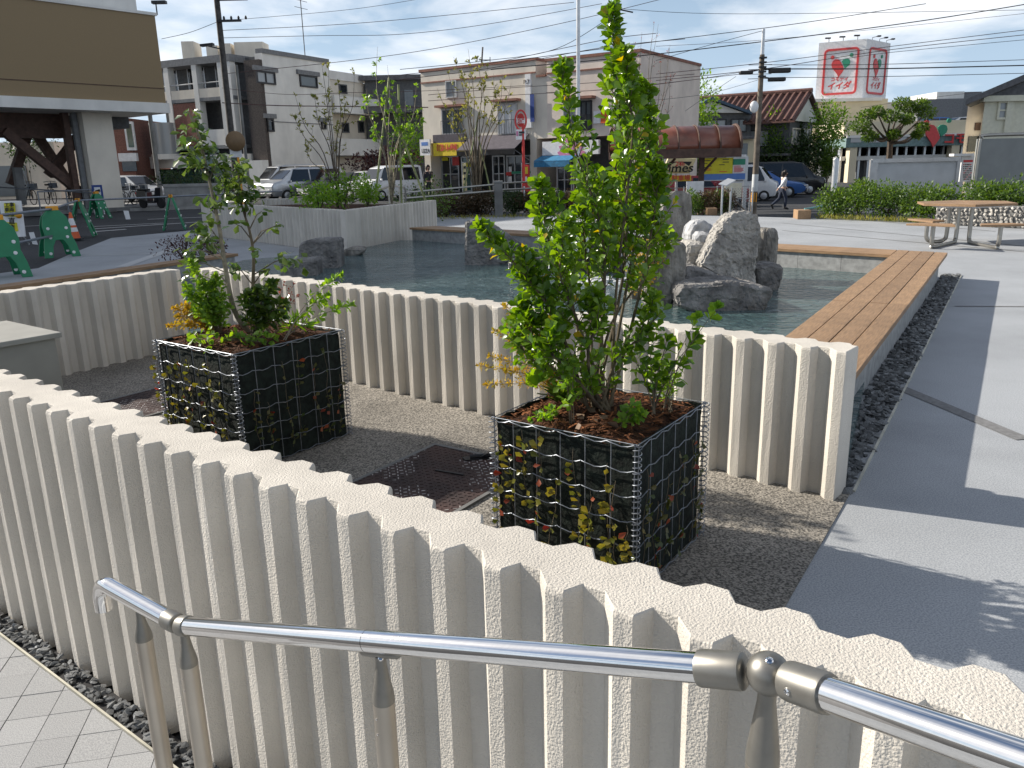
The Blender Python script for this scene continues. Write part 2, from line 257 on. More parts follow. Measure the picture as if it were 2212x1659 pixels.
# ------------------------------------------------------------------ builders
def chain(o):
    M = Matrix.Identity(4)
    while o is not None: M = o.matrix_basis @ M; o = o.parent
    return M
def tag(o, label=None, cat=None, group=None, kind=None):
    for k, v in (('label', label), ('category', cat), ('group', group), ('kind', kind)):
        if v: o[k] = v
    return o
def thing(name, label, cat, loc=(0, 0, 0), rz=0.0, group=None):
    o = bpy.data.objects.new(name, None); COL.objects.link(o); o.location = loc; o.rotation_euler = (0, 0, rz)
    o.empty_display_size = 0.1
    return tag(o, label, cat, group)
class MB:
    def __init__(s): s.v = []; s.f = []
    def add(s, vs, fs):
        n = len(s.v); s.v += [tuple(p) for p in vs]; s.f += [tuple(i + n for i in f) for f in fs]; return s
    def hexa(s, o, a, b, c):
        o, a, b, c = Vector(o), Vector(a), Vector(b), Vector(c)
        if a.cross(b).dot(c) < 0: a, b = b, a
        return s.add([o, o + a, o + a + b, o + b, o + c, o + a + c, o + a + b + c, o + b + c],
                     [(3, 2, 1, 0), (4, 5, 6, 7), (0, 1, 5, 4), (1, 2, 6, 5), (2, 3, 7, 6), (3, 0, 4, 7)])
    def box(s, c, sz, rz=0.0):
        a, b = Vector((math.cos(rz) * sz[0], math.sin(rz) * sz[0], 0)), Vector((-math.sin(rz) * sz[1], math.cos(rz) * sz[1], 0)); k = Vector((0, 0, sz[2]))
        return s.hexa(Vector(c) - (a + b + k) / 2, a, b, k)
    def prism(s, poly, z0, z1):
        n = len(poly); ar = sum(poly[i][0] * poly[(i + 1) % n][1] - poly[(i + 1) % n][0] * poly[i][1] for i in range(n))
        if ar < 0: poly = poly[::-1]
        return s.add([(p[0], p[1], z0) for p in poly] + [(p[0], p[1], z1) for p in poly],
                     [tuple(range(n))[::-1], tuple(range(n, 2 * n))] + [(i, (i + 1) % n, n + (i + 1) % n, n + i) for i in range(n)])
    def ext(s, poly, vec):
        n = len(poly); vec = Vector(vec); pts = [Vector(p) for p in poly]
        nn = Vector((0, 0, 0))
        for i in range(n): nn += pts[i].cross(pts[(i + 1) % n])
        if nn.dot(vec) < 0: pts.reverse()
        return s.add(pts + [p + vec for p in pts], [tuple(range(n))[::-1], tuple(range(n, 2 * n))] + [(i, (i + 1) % n, n + (i + 1) % n, n + i) for i in range(n)])
    def tube(s, pts, r, n=8, cap=True):
        pts = [Vector(p) for p in pts]; k = len(pts); rs = r if isinstance(r, (list, tuple)) else [r] * k
        n0 = len(s.v); ref = None
        for i, p in enumerate(pts):
            t = (pts[min(i + 1, k - 1)] - pts[max(i - 1, 0)])
            if t.length < 1e-9: t = Vector((0, 0, 1))
            t.normalize()
            if ref is None:
                ref = t.orthogonal().normalized()
            else:
                ref = ref - t * ref.dot(t)
                ref = ref.normalized() if ref.length > 1e-6 else t.orthogonal().normalized()
            bi = t.cross(ref)
            for j in range(n):
                a = 2 * PI * j / n; s.v.append(tuple(p + (ref * math.cos(a) + bi * math.sin(a)) * rs[i]))
        for i in range(k - 1):
            for j in range(n):
                s.f.append((n0 + i * n + j, n0 + i * n + (j + 1) % n, n0 + (i + 1) * n + (j + 1) % n, n0 + (i + 1) * n + j))
        if cap:
            s.f.append(tuple(n0 + j for j in range(n))[::-1]); s.f.append(tuple(n0 + (k - 1) * n + j for j in range(n)))
        return s
    def lathe(s, prof, c, n=16, axis=None):
        c = Vector(c); ax = Vector(axis).normalized() if axis is not None else Vector((0, 0, 1))
        e1 = ax.orthogonal().normalized(); e2 = ax.cross(e1); n0 = len(s.v); k = len(prof)
        for r, h in prof:
            for j in range(n):
                a = 2 * PI * j / n; s.v.append(tuple(c + ax * h + (e1 * math.cos(a) + e2 * math.sin(a)) * max(r, 1e-5)))
        for i in range(k - 1):
            for j in range(n): s.f.append((n0 + i * n + j, n0 + i * n + (j + 1) % n, n0 + (i + 1) * n + (j + 1) % n, n0 + (i + 1) * n + j))
        s.f.append(tuple(n0 + j for j in range(n))[::-1]); s.f.append(tuple(n0 + (k - 1) * n + j for j in range(n)))
        return s
    def ball(s, c, r, n=12, m=8, sc=(1, 1, 1)):
        n0 = len(s.v)
        for i in range(m + 1):
            th = PI * i / m
            for j in range(n):
                a = 2 * PI * j / n
                s.v.append((c[0] + r * sc[0] * math.sin(th) * math.cos(a), c[1] + r * sc[1] * math.sin(th) * math.sin(a), c[2] + r * sc[2] * math.cos(th)))
        for i in range(m):
            for j in range(n): s.f.append((n0 + i * n + j, n0 + (i + 1) * n + j, n0 + (i + 1) * n + (j + 1) % n, n0 + i * n + (j + 1) % n))
        return s
    def mesh(s, name, material, smooth=False):
        me = bpy.data.meshes.new(name); me.from_pydata(s.v, [], s.f)
        if material: me.materials.append(MATS[material])
        if smooth: me.polygons.foreach_set('use_smooth', [True] * len(me.polygons))
        me.update(); return me
    def build(s, name, material, parent=None, local=False, smooth=False, bevel=0.0):
        if parent is not None and not local:
            Mi = chain(parent).inverted(); s.v = [tuple(Mi @ Vector(p)) for p in s.v]
        me = s.mesh(name, material, smooth)
        o = bpy.data.objects.new(name, me); COL.objects.link(o); o.parent = parent
        if smooth == 'auto' or smooth is True:
            try: me.set_sharp_from_angle(angle=R_(38))
            except Exception: pass
        if bevel:
            bm = o.modifiers.new('bevel', 'BEVEL'); bm.width = bevel; bm.segments = 2; bm.limit_method = 'ANGLE'
        return o
def solo(mb, name, material, label, cat, group=None, kind=None, smooth=False, bevel=0.0, base=None):
    """a thing that is one mesh, its origin at its base"""
    a = np.array(mb.v)
    c = Vector(base) if base is not None else Vector(((a[:, 0].min() + a[:, 0].max()) / 2, (a[:, 1].min() + a[:, 1].max()) / 2, a[:, 2].min()))
    mb.v = [(p[0] - c.x, p[1] - c.y, p[2] - c.z) for p in mb.v]
    o = mb.build(name, material, None, smooth=smooth, bevel=bevel); o.location = c
    return tag(o, label, cat, group, kind)
def struct(mb, name, material, smooth=False):
    o = mb.build(name, material, smooth=smooth); o['kind'] = 'structure'; return o
TEXTS = []
def text(body, size, material, origin, right, up, parent, name='lettering', align='CENTER', depth=0.004, shear=0.0, sx=1.0, fit=None, bold=0.012):
    """flat letters standing on the plane spanned by right and up (world), turned to mesh at the end"""
    cu = bpy.data.curves.new(name, 'FONT'); cu.body = body; cu.size = size; cu.align_x = align; cu.align_y = 'CENTER'
    cu.extrude = depth; cu.offset = bold * size; cu.shear = shear; cu.resolution_u = 3
    r = Vector(right).normalized(); u = Vector(up); u = (u - r * u.dot(r)).normalized(); n = r.cross(u)
    M = Matrix(((r.x * sx, u.x, n.x, origin[0]), (r.y * sx, u.y, n.y, origin[1]), (r.z * sx, u.z, n.z, origin[2]), (0, 0, 0, 1)))
    o = bpy.data.objects.new(name, cu); COL.objects.link(o)
    TEXTS.append((o, name, material, M, parent, fit)); return o
class Fac:
    """a vertical plane through two points of the plan; u runs along it, z up, n points to the camera's side"""
    def __init__(s, p0, p1):
        s.p0 = Vector((p0[0], p0[1], 0)); d = Vector((p1[0], p1[1], 0)) - s.p0; s.len = d.length; s.u = d.normalized()
        s.n = Vector((s.u.y, -s.u.x, 0))
        if s.n.dot(-s.p0) < 0: s.n = -s.n
    def uz(s, x, y):
        v = ray(x, y); o = Vector((0, 0, CAM_H)); t = (s.p0 - o).dot(s.n) / v.dot(s.n); q = o + v * t
        return (q - s.p0).dot(s.u), q.z
    def pt(s, u, z, d=0.0): return s.p0 + s.u * u + s.n * d + Vector((0, 0, z))
    def box(s, mb, u0, u1, z0, z1, d0, d1):
        return mb.hexa(s.pt(u0, z0, d0), s.u * (u1 - u0), s.n * (d1 - d0), Vector((0, 0, z1 - z0)))
    def rect(s, zn, x0, y0, x1, y1):
        a = s.uz(*zz(zn, x0, y0)); b = s.uz(*zz(zn, x1, y1)); return min(a[0], b[0]), max(a[0], b[0]), min(a[1], b[1]), max(a[1], b[1])
    def window(s, par, r, frame='dark_metal', pane='glass_dark', fw=0.06, mull=1, proud=0.05, trans=0, sill=None, name='window', d=0.0):
        u0, u1, z0, z1 = r; mb = MB()
        s.box(mb, u0, u1, z0, z0 + fw, d + 0.002, d + proud); s.box(mb, u0, u1, z1 - fw, z1, d + 0.002, d + proud)
        s.box(mb, u0, u0 + fw, z0 + fw, z1 - fw, d + 0.002, d + proud); s.box(mb, u1 - fw, u1, z0 + fw, z1 - fw, d + 0.002, d + proud)
        for i in range(1, mull + 1):
            c = u0 + (u1 - u0) * i / (mull + 1); s.box(mb, c - fw * .4, c + fw * .4, z0 + fw, z1 - fw, d + 0.002, d + proud * .8)
        for i in range(1, trans + 1):
            c = z0 + (z1 - z0) * i / (trans + 1); s.box(mb, u0 + fw, u1 - fw, c - fw * .3, c + fw * .3, d + 0.004, d + proud * .7)
        w = mb.build(name, frame, par)
        s.box(MB(), u0 + fw * .5, u1 - fw * .5, z0 + fw * .5, z1 - fw * .5, d + 0.001, d + 0.015).build('pane', pane, w) if False else None
        p = MB(); s.box(p, u0 + fw * .5, u1 - fw * .5, z0 + fw * .5, z1 - fw * .5, d + 0.001, d + 0.015); p.build('pane', pane, w)
        if sill:
            q = MB(); s.box(q, u0 - .08, u1 + .08, z0 - .08, z0, d + 0.002, d + .12); q.build('sill', sill, w)
        return w

# ---------- foliage
LEAF_V = np.array([(0, 0, 0), (.30, .15, .03), (.30, -.15, .03), (.30, 0, -.03), (.68, .29, .05), (.68, -.29, .05), (.68, 0, -.03), (1, 0, -.08)], float)
LEAF_F = [(0, 3, 1), (0, 2, 3), (1, 3, 6, 4), (3, 2, 5, 6), (4, 6, 7), (6, 5, 7)]
LEAF_S = np.array([(0, 0, 0), (.5, .22, .02), (.5, -.22, .02), (1, 0, -.05)], float)
LEAF_SF = [(0, 2, 3, 1)]
def basis(d, nrm):
    d = Vector(d).normalized(); nrm = Vector(nrm); y = nrm.cross(d)
    y = y.normalized() if y.length > 1e-5 else d.orthogonal().normalized()
    return d, y, d.cross(y)
class Leaves:
    def __init__(s): s.t = []          # (pos, dir, normal, length, width factor)
    def add(s, pos, d, nrm, L, w=1.0): s.t.append((Vector(pos), Vector(d), Vector(nrm), L, w))
    def mesh(s, name, material, items=None, simple=False, off=None):
        V, Fc = (LEAF_S, LEAF_SF) if simple else (LEAF_V, LEAF_F)
        items = s.t if items is None else items
        vs = []; fs = []; k = len(V)
        for i, (p, d, nm, L, w) in enumerate(items):
            a, b_, c = basis(d, nm); M = np.array((a * L, b_ * L * w, c * L)); pp = np.array(p) - (np.array(off) if off is not None else 0)
            vs.append(V @ M + pp); fs += [tuple(j + i * k for j in f) for f in Fc]
        me = bpy.data.meshes.new(name); me.from_pydata(np.concatenate(vs).tolist() if vs else [], [], fs); me.materials.append(MATS[material])
        me.polygons.foreach_set('use_smooth', [True] * len(me.polygons)); me.update(); return me
    def build(s, name, material, parent, simple=False, kind=None, items=None):
        o = bpy.data.objects.new(name, s.mesh(name, material, items, simple, chain(parent).translation)); COL.objects.link(o); o.parent = parent
        if kind: o['kind'] = kind
        return o
    def parts(s, material, parent, nmax=300, rest='foliage'):
        """the leaves that show largest as parts of their own, the rest as one mass"""
        s.t.sort(key=lambda q: -q[3] / max(0.5, q[0].length))
        me = bpy.data.meshes.new('leaf'); me.from_pydata(LEAF_V.tolist(), [], LEAF_F); me.materials.append(MATS[material])
        me.polygons.foreach_set('use_smooth', [True] * len(me.polygons))
        off = chain(parent).translation
        for p, d, nm, L, w in s.t[:nmax]:
            a, b_, c = basis(d, nm); o = bpy.data.objects.new('leaf', me); COL.objects.link(o); o.parent = parent
            q = p - off
            o.matrix_basis = Matrix(((a.x * L, b_.x * L * w, c.x * L, q.x), (a.y * L, b_.y * L * w, c.y * L, q.y), (a.z * L, b_.z * L * w, c.z * L, q.z), (0, 0, 0, 1)))
        if len(s.t) > nmax: s.build(rest, material, parent, items=s.t[nmax:], kind='stuff')
def rv(s=1.0): return Vector((random.uniform(-s, s), random.uniform(-s, s), random.uniform(-s, s)))
def smooth_path(pts, n=4):
    pts = [Vector(p) for p in pts]
    if len(pts) < 3: return pts
    out = []
    for i in range(len(pts) - 1):
        p0, p1, p2, p3 = pts[max(i - 1, 0)], pts[i], pts[i + 1], pts[min(i + 2, len(pts) - 1)]
        for j in range(n):
            t = j / n; out.append(0.5 * ((2 * p1) + (p2 - p0) * t + (2 * p0 - 5 * p1 + 4 * p2 - p3) * t * t + (3 * p1 - p0 - 3 * p2 + p3) * t ** 3))
    out.append(pts[-1]); return out
def along(path, f):
    k = f * (len(path) - 1); i = min(int(k), len(path) - 2); return path[i].lerp(path[i + 1], k - i), (path[i + 1] - path[i]).normalized()

# ================================================================== ground and paving
WU, WN = Vector((.795, -.607, 0)), Vector((-.607, -.795, 0))          # along the near wall; out of it towards the ramp
WO = Vector((-.196, 1.667, 0))                                        # a rib corner of the near wall
def nw(u, n, z=0.0): return WO + WU * u + WN * n + Vector((0, 0, z))
mb = MB(); xs = [-400, -120, -60, -40, -30, -20, -14, -10, -7, -4, -2, 0, 2, 4, 6, 9, 14, 22, 40, 80, 160, 400]
ys = [-60, -10, 0, 6, 9, 11, 13, 15, 17, 19, 21, 23, 26, 30, 40, 60, 90, 140, 260, 600]
for y in ys:
    for x in xs:
        a = min(1, max(0, (y - 9) / 10)) if x > -9 else min(1, max(0, (y - 3) / 6)); mb.v.append((x, y, -0.47 * (1 - a) + street_z(x, y) * a - (0.05 if 9 < y < 24 and x > -6 else 0)))
nx = len(xs)
for j in range(len(ys) - 1):
    for i in range(nx - 1): mb.f.append((j * nx + i, j * nx + i + 1, (j + 1) * nx + i + 1, (j + 1) * nx + i))
struct(mb, 'ground', 'asphalt')
k0, k1 = nw(-9.5, -.1), nw(3.75, -.1)
plaza_poly = [(k1.x, k1.y), (3.2, -3.0), (40, -3), (40, 14), (13.0, 14.6), (11.6, 17.3), (10.2, 19.8), (8.7, 22.0), (5.2, 25.2), (-2.3, 26.6), (-6.5, 24.6), (-8.7, 23.5), (-10.2, 20.9), (-9.2, 17.2), (-8.3, 14.2), (-9.5, 11.5), (k0.x, k0.y)]
plz = struct(MB().prism(plaza_poly, -0.45, 0.0), 'plaza_paving', 'plaza_stone')
# seams of the plaza: strips of darker stone set 4 mm proud of the sheet
def seam(a, b, w, m='plaza_joint', z=.004):
    a, b = Vector((*a[:2], 0)), Vector((*b[:2], 0)); d = (b - a).normalized(); n = Vector((-d.y, d.x, 0)) * w / 2
    s_ = MB(); s_.add([a - n + Vector((0, 0, z)), b - n + Vector((0, 0, z)), b + n + Vector((0, 0, z)), a + n + Vector((0, 0, z))], [(0, 1, 2, 3)])
    return s_.build('paving_seam', m, plz)
BD, BN = Vector((.527, .85, 0)), Vector((.85, -.527, 0))              # along the right bench; out of it
bl = lambda d, n, z=0.0: BD * d + BN * n + Vector((0, 0, z))
seam(G(1945, 838), G(2212, 950), .10); seam(G(2062, 662), G(2300, 663), .05)
seam(G(1690, 498), G(2300, 552), .05); seam(G(1690, 482), G(2300, 540), .04); seam(G(1800, 470), G(2150, 500), .06)
seam(G(*zz('lz', 800, 925)), G(*zz('lz', 2300, 880)), .09, 'plaza_light'); seam(G(*zz('lz', 1400, 1050)), G(*zz('lz', 2000, 840)), .22, 'plaza_light', .006)
# floor of the planted corner: exposed aggregate
agg = [nw(-6.0, -.1)[:2], (-2.9, 7.35), (1.62, 3.575), nw(.475, -.15)[:2]]
struct(MB().prism([tuple(p) for p in agg], 0.0005, 0.006), 'aggregate_floor', 'aggregate')
# lower landing beside the near wall, steps rising to the right, bed of crushed stone
ZL = -0.40
EDGE = 0.098
lp = [nw(-9, EDGE), nw(-.75, EDGE), nw(-.75, 1.9), nw(-9, 6)]
land = struct(MB().prism([(p.x, p.y) for p in lp], ZL - .08, ZL - .004), 'landing_paving', 'plaza_joint')
mbs = MB()
for i in range(4):
    a, b_ = -.75 + i * .42, 3.2
    pl = [nw(a, EDGE), nw(a + (.42 if i < 3 else 6.0), EDGE), nw(a + (.42 if i < 3 else 6.0), 2.4), nw(a, 2.4)]
    mbs.prism([(p.x, p.y) for p in pl], ZL - .08, ZL + .10 * (i + 1))
struct(mbs, 'steps', 'plaza_stone')
# square granite setts, laid askew to the edge: each one its own piece
TA, TB, TS = Vector((.98, .19, 0)), Vector((.19, -.98, 0)), .148
def clip_edge(poly):
    out = []; f = lambda p: (p - WO).dot(WN) - (EDGE + .006)
    for i in range(len(poly)):
        a, b_ = poly[i], poly[(i + 1) % len(poly)]; fa, fb = f(a), f(b_)
        if fa >= 0: out.append(a)
        if (fa < 0) != (fb < 0): out.append(a + (b_ - a) * (fa / (fa - fb)))
    return out
whole = None; T0 = Vector((-1.448, 2.499, 0))
for i in range(-14, 8):
    for j in range(-8, 12):
        o = T0 + TA * (TS * i) + TB * (TS * j); g = .0016
        q = [o + TA * g + TB * g, o + TA * (TS - g) + TB * g, o + TA * (TS - g) + TB * (TS - g), o + TA * g + TB * (TS - g)]
        c = o + (TA + TB) * TS / 2
        if not (-2.75 < c.x < -.75 and 1.3 < c.y < 3.5) or (c - WO).dot(WU) > -.85: continue
        cl = clip_edge(q)
        if len(cl) < 3: continue
        dz = random.uniform(-.0012, .0012)
        if len(cl) == 4 and all((p - WO).dot(WN) > EDGE + .0061 for p in q):
            if whole is None:
                w_ = MB().prism([(p.x - c.x, p.y - c.y) for p in q], -.012, 0); whole = w_.mesh('sett', 'paver')
            ob = bpy.data.objects.new('sett', whole); COL.objects.link(ob); ob.parent = land; ob.location = (c.x, c.y, ZL + dz)
        else:
            MB().prism([(p.x, p.y) for p in cl], ZL - .012, ZL + dz).build('sett', 'paver', land)
eb = MB(); eb.hexa(nw(-6, EDGE - .006, ZL - .05), WU * 5.25, WN * .008, Vector((0, 0, .056)))
eb.build('edging_strip', 'edge_metal', land)

# ---------- beds of crushed stone
def stone_mesh(seed, mtl, name='stone', flat=.6, sub=1, jit=.28):
    rnd = random.Random(seed); bm = bmesh.new(); pts = []
    for i in range(11):
        v = Vector((rnd.gauss(0, 1), rnd.gauss(0, 1), rnd.gauss(0, 1))).normalized(); v *= rnd.uniform(1 - jit, 1); pts.append(bm.verts.new((v.x, v.y * .8, v.z * flat)))
    r = bmesh.ops.convex_hull(bm, input=pts); bmesh.ops.delete(bm, geom=[g for g in r['geom_interior'] if isinstance(g, bmesh.types.BMVert)], context='VERTS')
    me = bpy.data.meshes.new(name); bm.to_mesh(me); bm.free(); me.materials.append(MATS[mtl]); return me
SM = [stone_mesh(i, 'gravel') for i in range(9)]
def gravel_bed(name, fn, length, width, z, n_parts, n_more, size, vis):
    """fn(u, v) -> plan point; stones in view become pieces of their own"""
    b0 = MB(); c = [fn(0, 0), fn(length, 0), fn(length, width), fn(0, width)]
    b0.prism([(p.x, p.y) for p in c], z - .08, z - .018)
    st = struct(b0, name, 'gravel_bed')
    cand = []
    tries = (n_parts + n_more)
    for i in range(tries):
        u, v = random.random() * length, .012 + random.random() * (width - .024); p = fn(u, v); s = random.uniform(*size)
        if vis(p): cand.append((s / p.length, p, s))
    cand.sort(key=lambda q: -q[0])
    rest = MB()
    for k, (_, p, s) in enumerate(cand):
        me = SM[k % len(SM)]; zc = z - .014 + random.uniform(0, .016)
        M = Matrix.Translation((p.x, p.y, zc)) @ Matrix.Rotation(random.uniform(0, 6.3), 4, 'Z') @ Matrix.Rotation(random.uniform(-.7, .7), 4, 'X') @ Matrix.Diagonal((s, s * random.uniform(.7, 1), s * random.uniform(.6, 1), 1))
        if k < n_parts:
            o = bpy.data.objects.new('stone', me); COL.objects.link(o); o.parent = st; o.matrix_basis = M
        else:
            rest.add([tuple(M @ v.co) for v in me.vertices], [tuple(pp.vertices) for pp in me.polygons])
    if rest.v: rest.build('small_stones', 'gravel', st)['kind'] = 'stuff'
    return st
gravel_bed('crushed_stone_bed', lambda u, v: nw(-4.2 + u, .0 + v), 3.5, EDGE - .01, ZL, 300, 420, (.014, .029), lambda p: p.x > -2.7)
G0 = Vector((1.655, 3.623, 0))
gravel_bed('crushed_stone_border', lambda u, v: bl(G0.dot(BD) - .1 + u, -.502 - v), 8.5, .225, .012, 300, 1500, (.024, .05), lambda p: True)
bd = MB(); e0 = bl(G0.dot(BD) - .05, -.502); bd.hexa(e0, BD * 8.4, BN * .012, Vector((0, 0, .010))); bd.build('edging_strip', 'edge_metal', plz)

# ================================================================== corrugated white walls
PIT = .160
def corr_wall(o, udir, ndir, length, z0, z1, name, label, phase=0.0, th=.205, plain0=0.0, plain1=0.0, jit=.0013):
    """o: plan point of the near-side rib line; ndir: outwards on the near side"""
    near, far = [], []
    base = [(0, 0), (.042, 0), (.060, -.050), (.112, -.050)]
    fb = [(.105, -th), (.152, -th), (.187 - .004, -th + .043), (.238 - .004, -th + .043)]
    k0 = -2
    for k in range(k0, int(length / PIT) + 3):
        for u, n in base: near.append((u + k * PIT + phase, n))
        for u, n in fb: far.append((u + k * PIT + phase, n))
    def cut(pts, lvl):
        def at(u):
            for (a, b_) in zip(pts, pts[1:]):
                if a[0] <= u <= b_[0]: t = (u - a[0]) / max(1e-9, b_[0] - a[0]); return a[1] + (b_[1] - a[1]) * t
            return lvl
        lo, hi = plain0, length - plain1
        q = [p for p in pts if lo < p[0] < hi]
        q = [(lo, at(lo) if plain0 == 0 else lvl)] + q + [(hi, at(hi) if plain1 == 0 else lvl)]
        if plain0: q = [(0, lvl)] + q
        if plain1: q = q + [(length, lvl)]
        out = []
        for a, b_ in zip(q, q[1:]):                       # split long runs so that edges can waver a little
            out.append(a)
            if b_[0] - a[0] > .03: out.append(((a[0] + b_[0]) / 2, (a[1] + b_[1]) / 2))
        out.append(q[-1]); return out
    ring = cut(near, 0.0) + cut(far, -th)[::-1]; n = len(ring); mid = -th / 2
    rnd = random.Random(hash(name) % 1000 + int(length * 100))
    rings = []
    zs = [z0, z0 + (z1 - z0) * .25, z0 + (z1 - z0) * .5, z0 + (z1 - z0) * .75, z1 - .012, z1 - .003, z1]
    for zi, z in enumerate(zs):
        for (u, w) in ring:
            f = {5: .975, 6: .92}.get(zi, 1.0)
            uu = u if zi < 5 else u + (length / 2 - u) * (.0006 if zi == 5 else .0016)
            dz = rnd.uniform(-jit, jit) if zi in (4, 5) else 0
            j = rnd.uniform(-jit, jit) * (.8 if zi < 6 else .3)
            p = Vector((o[0], o[1], 0)) + udir * uu + ndir * (mid + (w - mid) * f + j); rings.append((p.x, p.y, z + dz))
    mbw = MB(); mbw.v = rings
    for zi in range(len(zs) - 1):
        for i in range(n):
            a, b_ = zi * n + i, zi * n + (i + 1) % n; mbw.f.append((b_, a, a + n, b_ + n) if udir.cross(ndir).z > 0 else (a, b_, b_ + n, a + n))
    top = list(range((len(zs) - 1) * n, len(zs) * n)); mbw.f.append(tuple(top) if udir.cross(ndir).z < 0 else tuple(top[::-1]))
    return solo(mbw, name, 'stucco', label, 'wall', group='ribbed white walls')
WH = .72
corr_wall(nw(-5.12, 0), WU, WN, 8.9, ZL - .05, WH, 'ribbed_wall', 'long white ribbed wall in the foreground, right behind the steel handrail')
FE = Vector((1.49, 3.465, 0)); FUd = Vector((.7537, -.657, 0)); FNd = Vector((-.657, -.7537, 0)); FL = 5.76
corr_wall(FE - FUd * FL, FUd, FNd, FL, 0.004, WH, 'ribbed_wall', 'white ribbed wall between the pool and the two wire planters', phase=(FL - .042) % PIT)
LC = FE - FUd * (FL + .02); LUd = Vector((-.53, -.848, 0)); LNd = Vector((.848, -.53, 0))
corr_wall(LC + LUd * .08 - LNd * .06, LUd, LNd, 2.55, 0.004, WH, 'ribbed_wall', 'shaded white ribbed wall at the left, behind the grey cabinet', plain1=0.0)
KC = Vector((-3.06, 15.36, 0)); KA = Vector((-7.95, 21.2, 0)); KB = Vector((-1.67, 19.46, 0)); KZ = .82
d = (KA - KC).normalized(); corr_wall(KC, d, Vector((d.y, -d.x, 0)) if Vector((d.y, -d.x, 0)).x < 0 else Vector((-d.y, d.x, 0)), (KA - KC).length, 0.004, KZ, 'ribbed_wall', 'sunlit white ribbed planter wall beyond the pool, left of its corner', plain0=.12)
d = (KB - KC).normalized(); nn = Vector((d.y, -d.x, 0)); corr_wall(KC + d * .21 + nn * .0, d, nn, (KB - KC).length - .21, 0.004, KZ, 'ribbed_wall', 'white ribbed planter wall beyond the pool, right of its corner to the deck', plain0=.35)
a, b_ = P(563, 426, 26.0), P(655, 424, 25.6); d = Vector((b_.x - a.x, b_.y - a.y, 0)); corr_wall(a, d.normalized(), Vector((d.y, -d.x, 0)).normalized(), d.length, -.05, .73, 'ribbed_wall', 'short far white ribbed wall in front of the parked silver vans')
solo(MB().prism([(KC.x - .1, KC.y + .45), (KA.x + .35, KA.y - .1), (KA.x + 3.2, KA.y + .1), (KB.x - .35, KB.y - .1)], .0, KZ - .10), 'planter_soil', 'soil', 'dark planting soil inside the white ribbed planter beyond the pool', 'soil', kind='stuff')

# ================================================================== handrail
hr = thing('handrail', 'polished steel handrail in the foreground, its left end bent down', 'handrail', (-.80, 1.69, ZL))
J = Vector((-.80, 1.69, .515)); E0 = Vector((-1.035, 1.855, .525)); BALL = Vector((.334, .929, .889)); R2 = Vector((.49, .653, .98)); R3 = BALL + (R2 - BALL) * 3.2
ed = (E0 - J).normalized()
hook = [E0 + ed * .0, E0 + ed * .03, E0 + ed * .052 + Vector((0, 0, -.010)), E0 + ed * .066 + Vector((0, 0, -.030)), E0 + ed * .070 + Vector((0, 0, -.055)), E0 + ed * .070 + Vector((0, 0, -.085))]
RR = .0218
sd = (BALL - J).normalized(); rd2 = (R3 - BALL).normalized()
seamp = J + sd * ((BALL - J).length * .455)
MB().tube([J - (J - E0) * .12, J.lerp(E0, .5)] + smooth_path(hook, 4), RR, 20).build('rail_end', 'steel', hr, smooth=True)
MB().tube([J + sd * .03, seamp - sd * .0007], RR, 20).build('rail_tube', 'steel', hr, smooth=True)
MB().tube([seamp + sd * .0007, BALL - sd * .085], RR, 20).build('rail_tube', 'steel', hr, smooth=True)
MB().tube([BALL + rd2 * .085, R3], RR, 20).build('rail_tube', 'steel', hr, smooth=True)
def collar(c, d, L, r): return MB().lathe([(r * .80, 0), (r * .97, .003), (r, .008), (r, L - .004), (r * .96, L)], c, 20, d).build('collar', 'satin', hr, smooth=True)
collar(J - (J - E0).normalized() * .012, (E0 - J), .042, RR * 1.12); collar(J + sd * .002, sd, .034, RR * 1.15)
collar(BALL - sd * .032, -sd, .066, RR * 1.20); collar(BALL + rd2 * .032, rd2, .066, RR * 1.20)
ball = MB().ball(BALL, .0295, 20, 12).build('ball_joint', 'satin', hr, smooth=True)
def screw(c, d, par=hr): 
    s_ = MB().lathe([(.0052, -.002), (.0052, .0018), (.0036, .0030), (.0033, .0012)], c, 12, d).build('screw', 'steel', par, smooth=True)
tocam = lambda p: (Vector((0, 0, CAM_H)) - p).normalized()
up = Vector((0, 0, 1))
screw(BALL + (tocam(BALL) * .6 + up * .8).normalized() * .0290, (tocam(BALL) * .6 + up * .8).normalized(), ball)
q = BALL + rd2 * .06; sdir2 = (tocam(q) - rd2 * tocam(q).dot(rd2)).normalized(); sdir2 = (sdir2 - up * .55).normalized(); screw(q + sdir2 * .0255, sdir2)
def post(top, foot_z, cone, neck, wid, name_neck='post_neck'):
    x, y, z = top
    MB().lathe([(neck, 0), (neck * 1.02, -cone * .18), (neck * 1.35, -cone * .45), (wid * .97, -cone * .80), (wid * 1.03, -cone * .93), (wid * 1.03, -cone)], (x, y, z), 20).build(name_neck, 'satin', hr, smooth=True)
    p_ = MB().lathe([(wid, z - cone + .001), (wid, foot_z)], (x, y, 0), 20).build('post', 'post_steel', hr, smooth=True)
    for dz in (.028, .062):
        v = (tocam(Vector((x, y, z))) * Vector((1, 1, 0))).normalized(); v = Vector((v.x * .75 - v.y * -.66, v.y * .75 + v.x * -.66 * -1, 0)).normalized()
        MB().lathe([(.0022, -.002), (.0022, .0012), (.001, .0016)], (x + v.x * wid, y + v.y * wid, z - cone - dz), 8, v).build('rivet', 'steel', p_)
pe = J.lerp(E0, .62); post(pe - up * (RR - .002), ZL, .085, .0095, .0210)
pj = J + sd * .012; post(pj - up * (RR - .002), ZL, .085, .0105, .0210)
ps = seamp + sd * .03
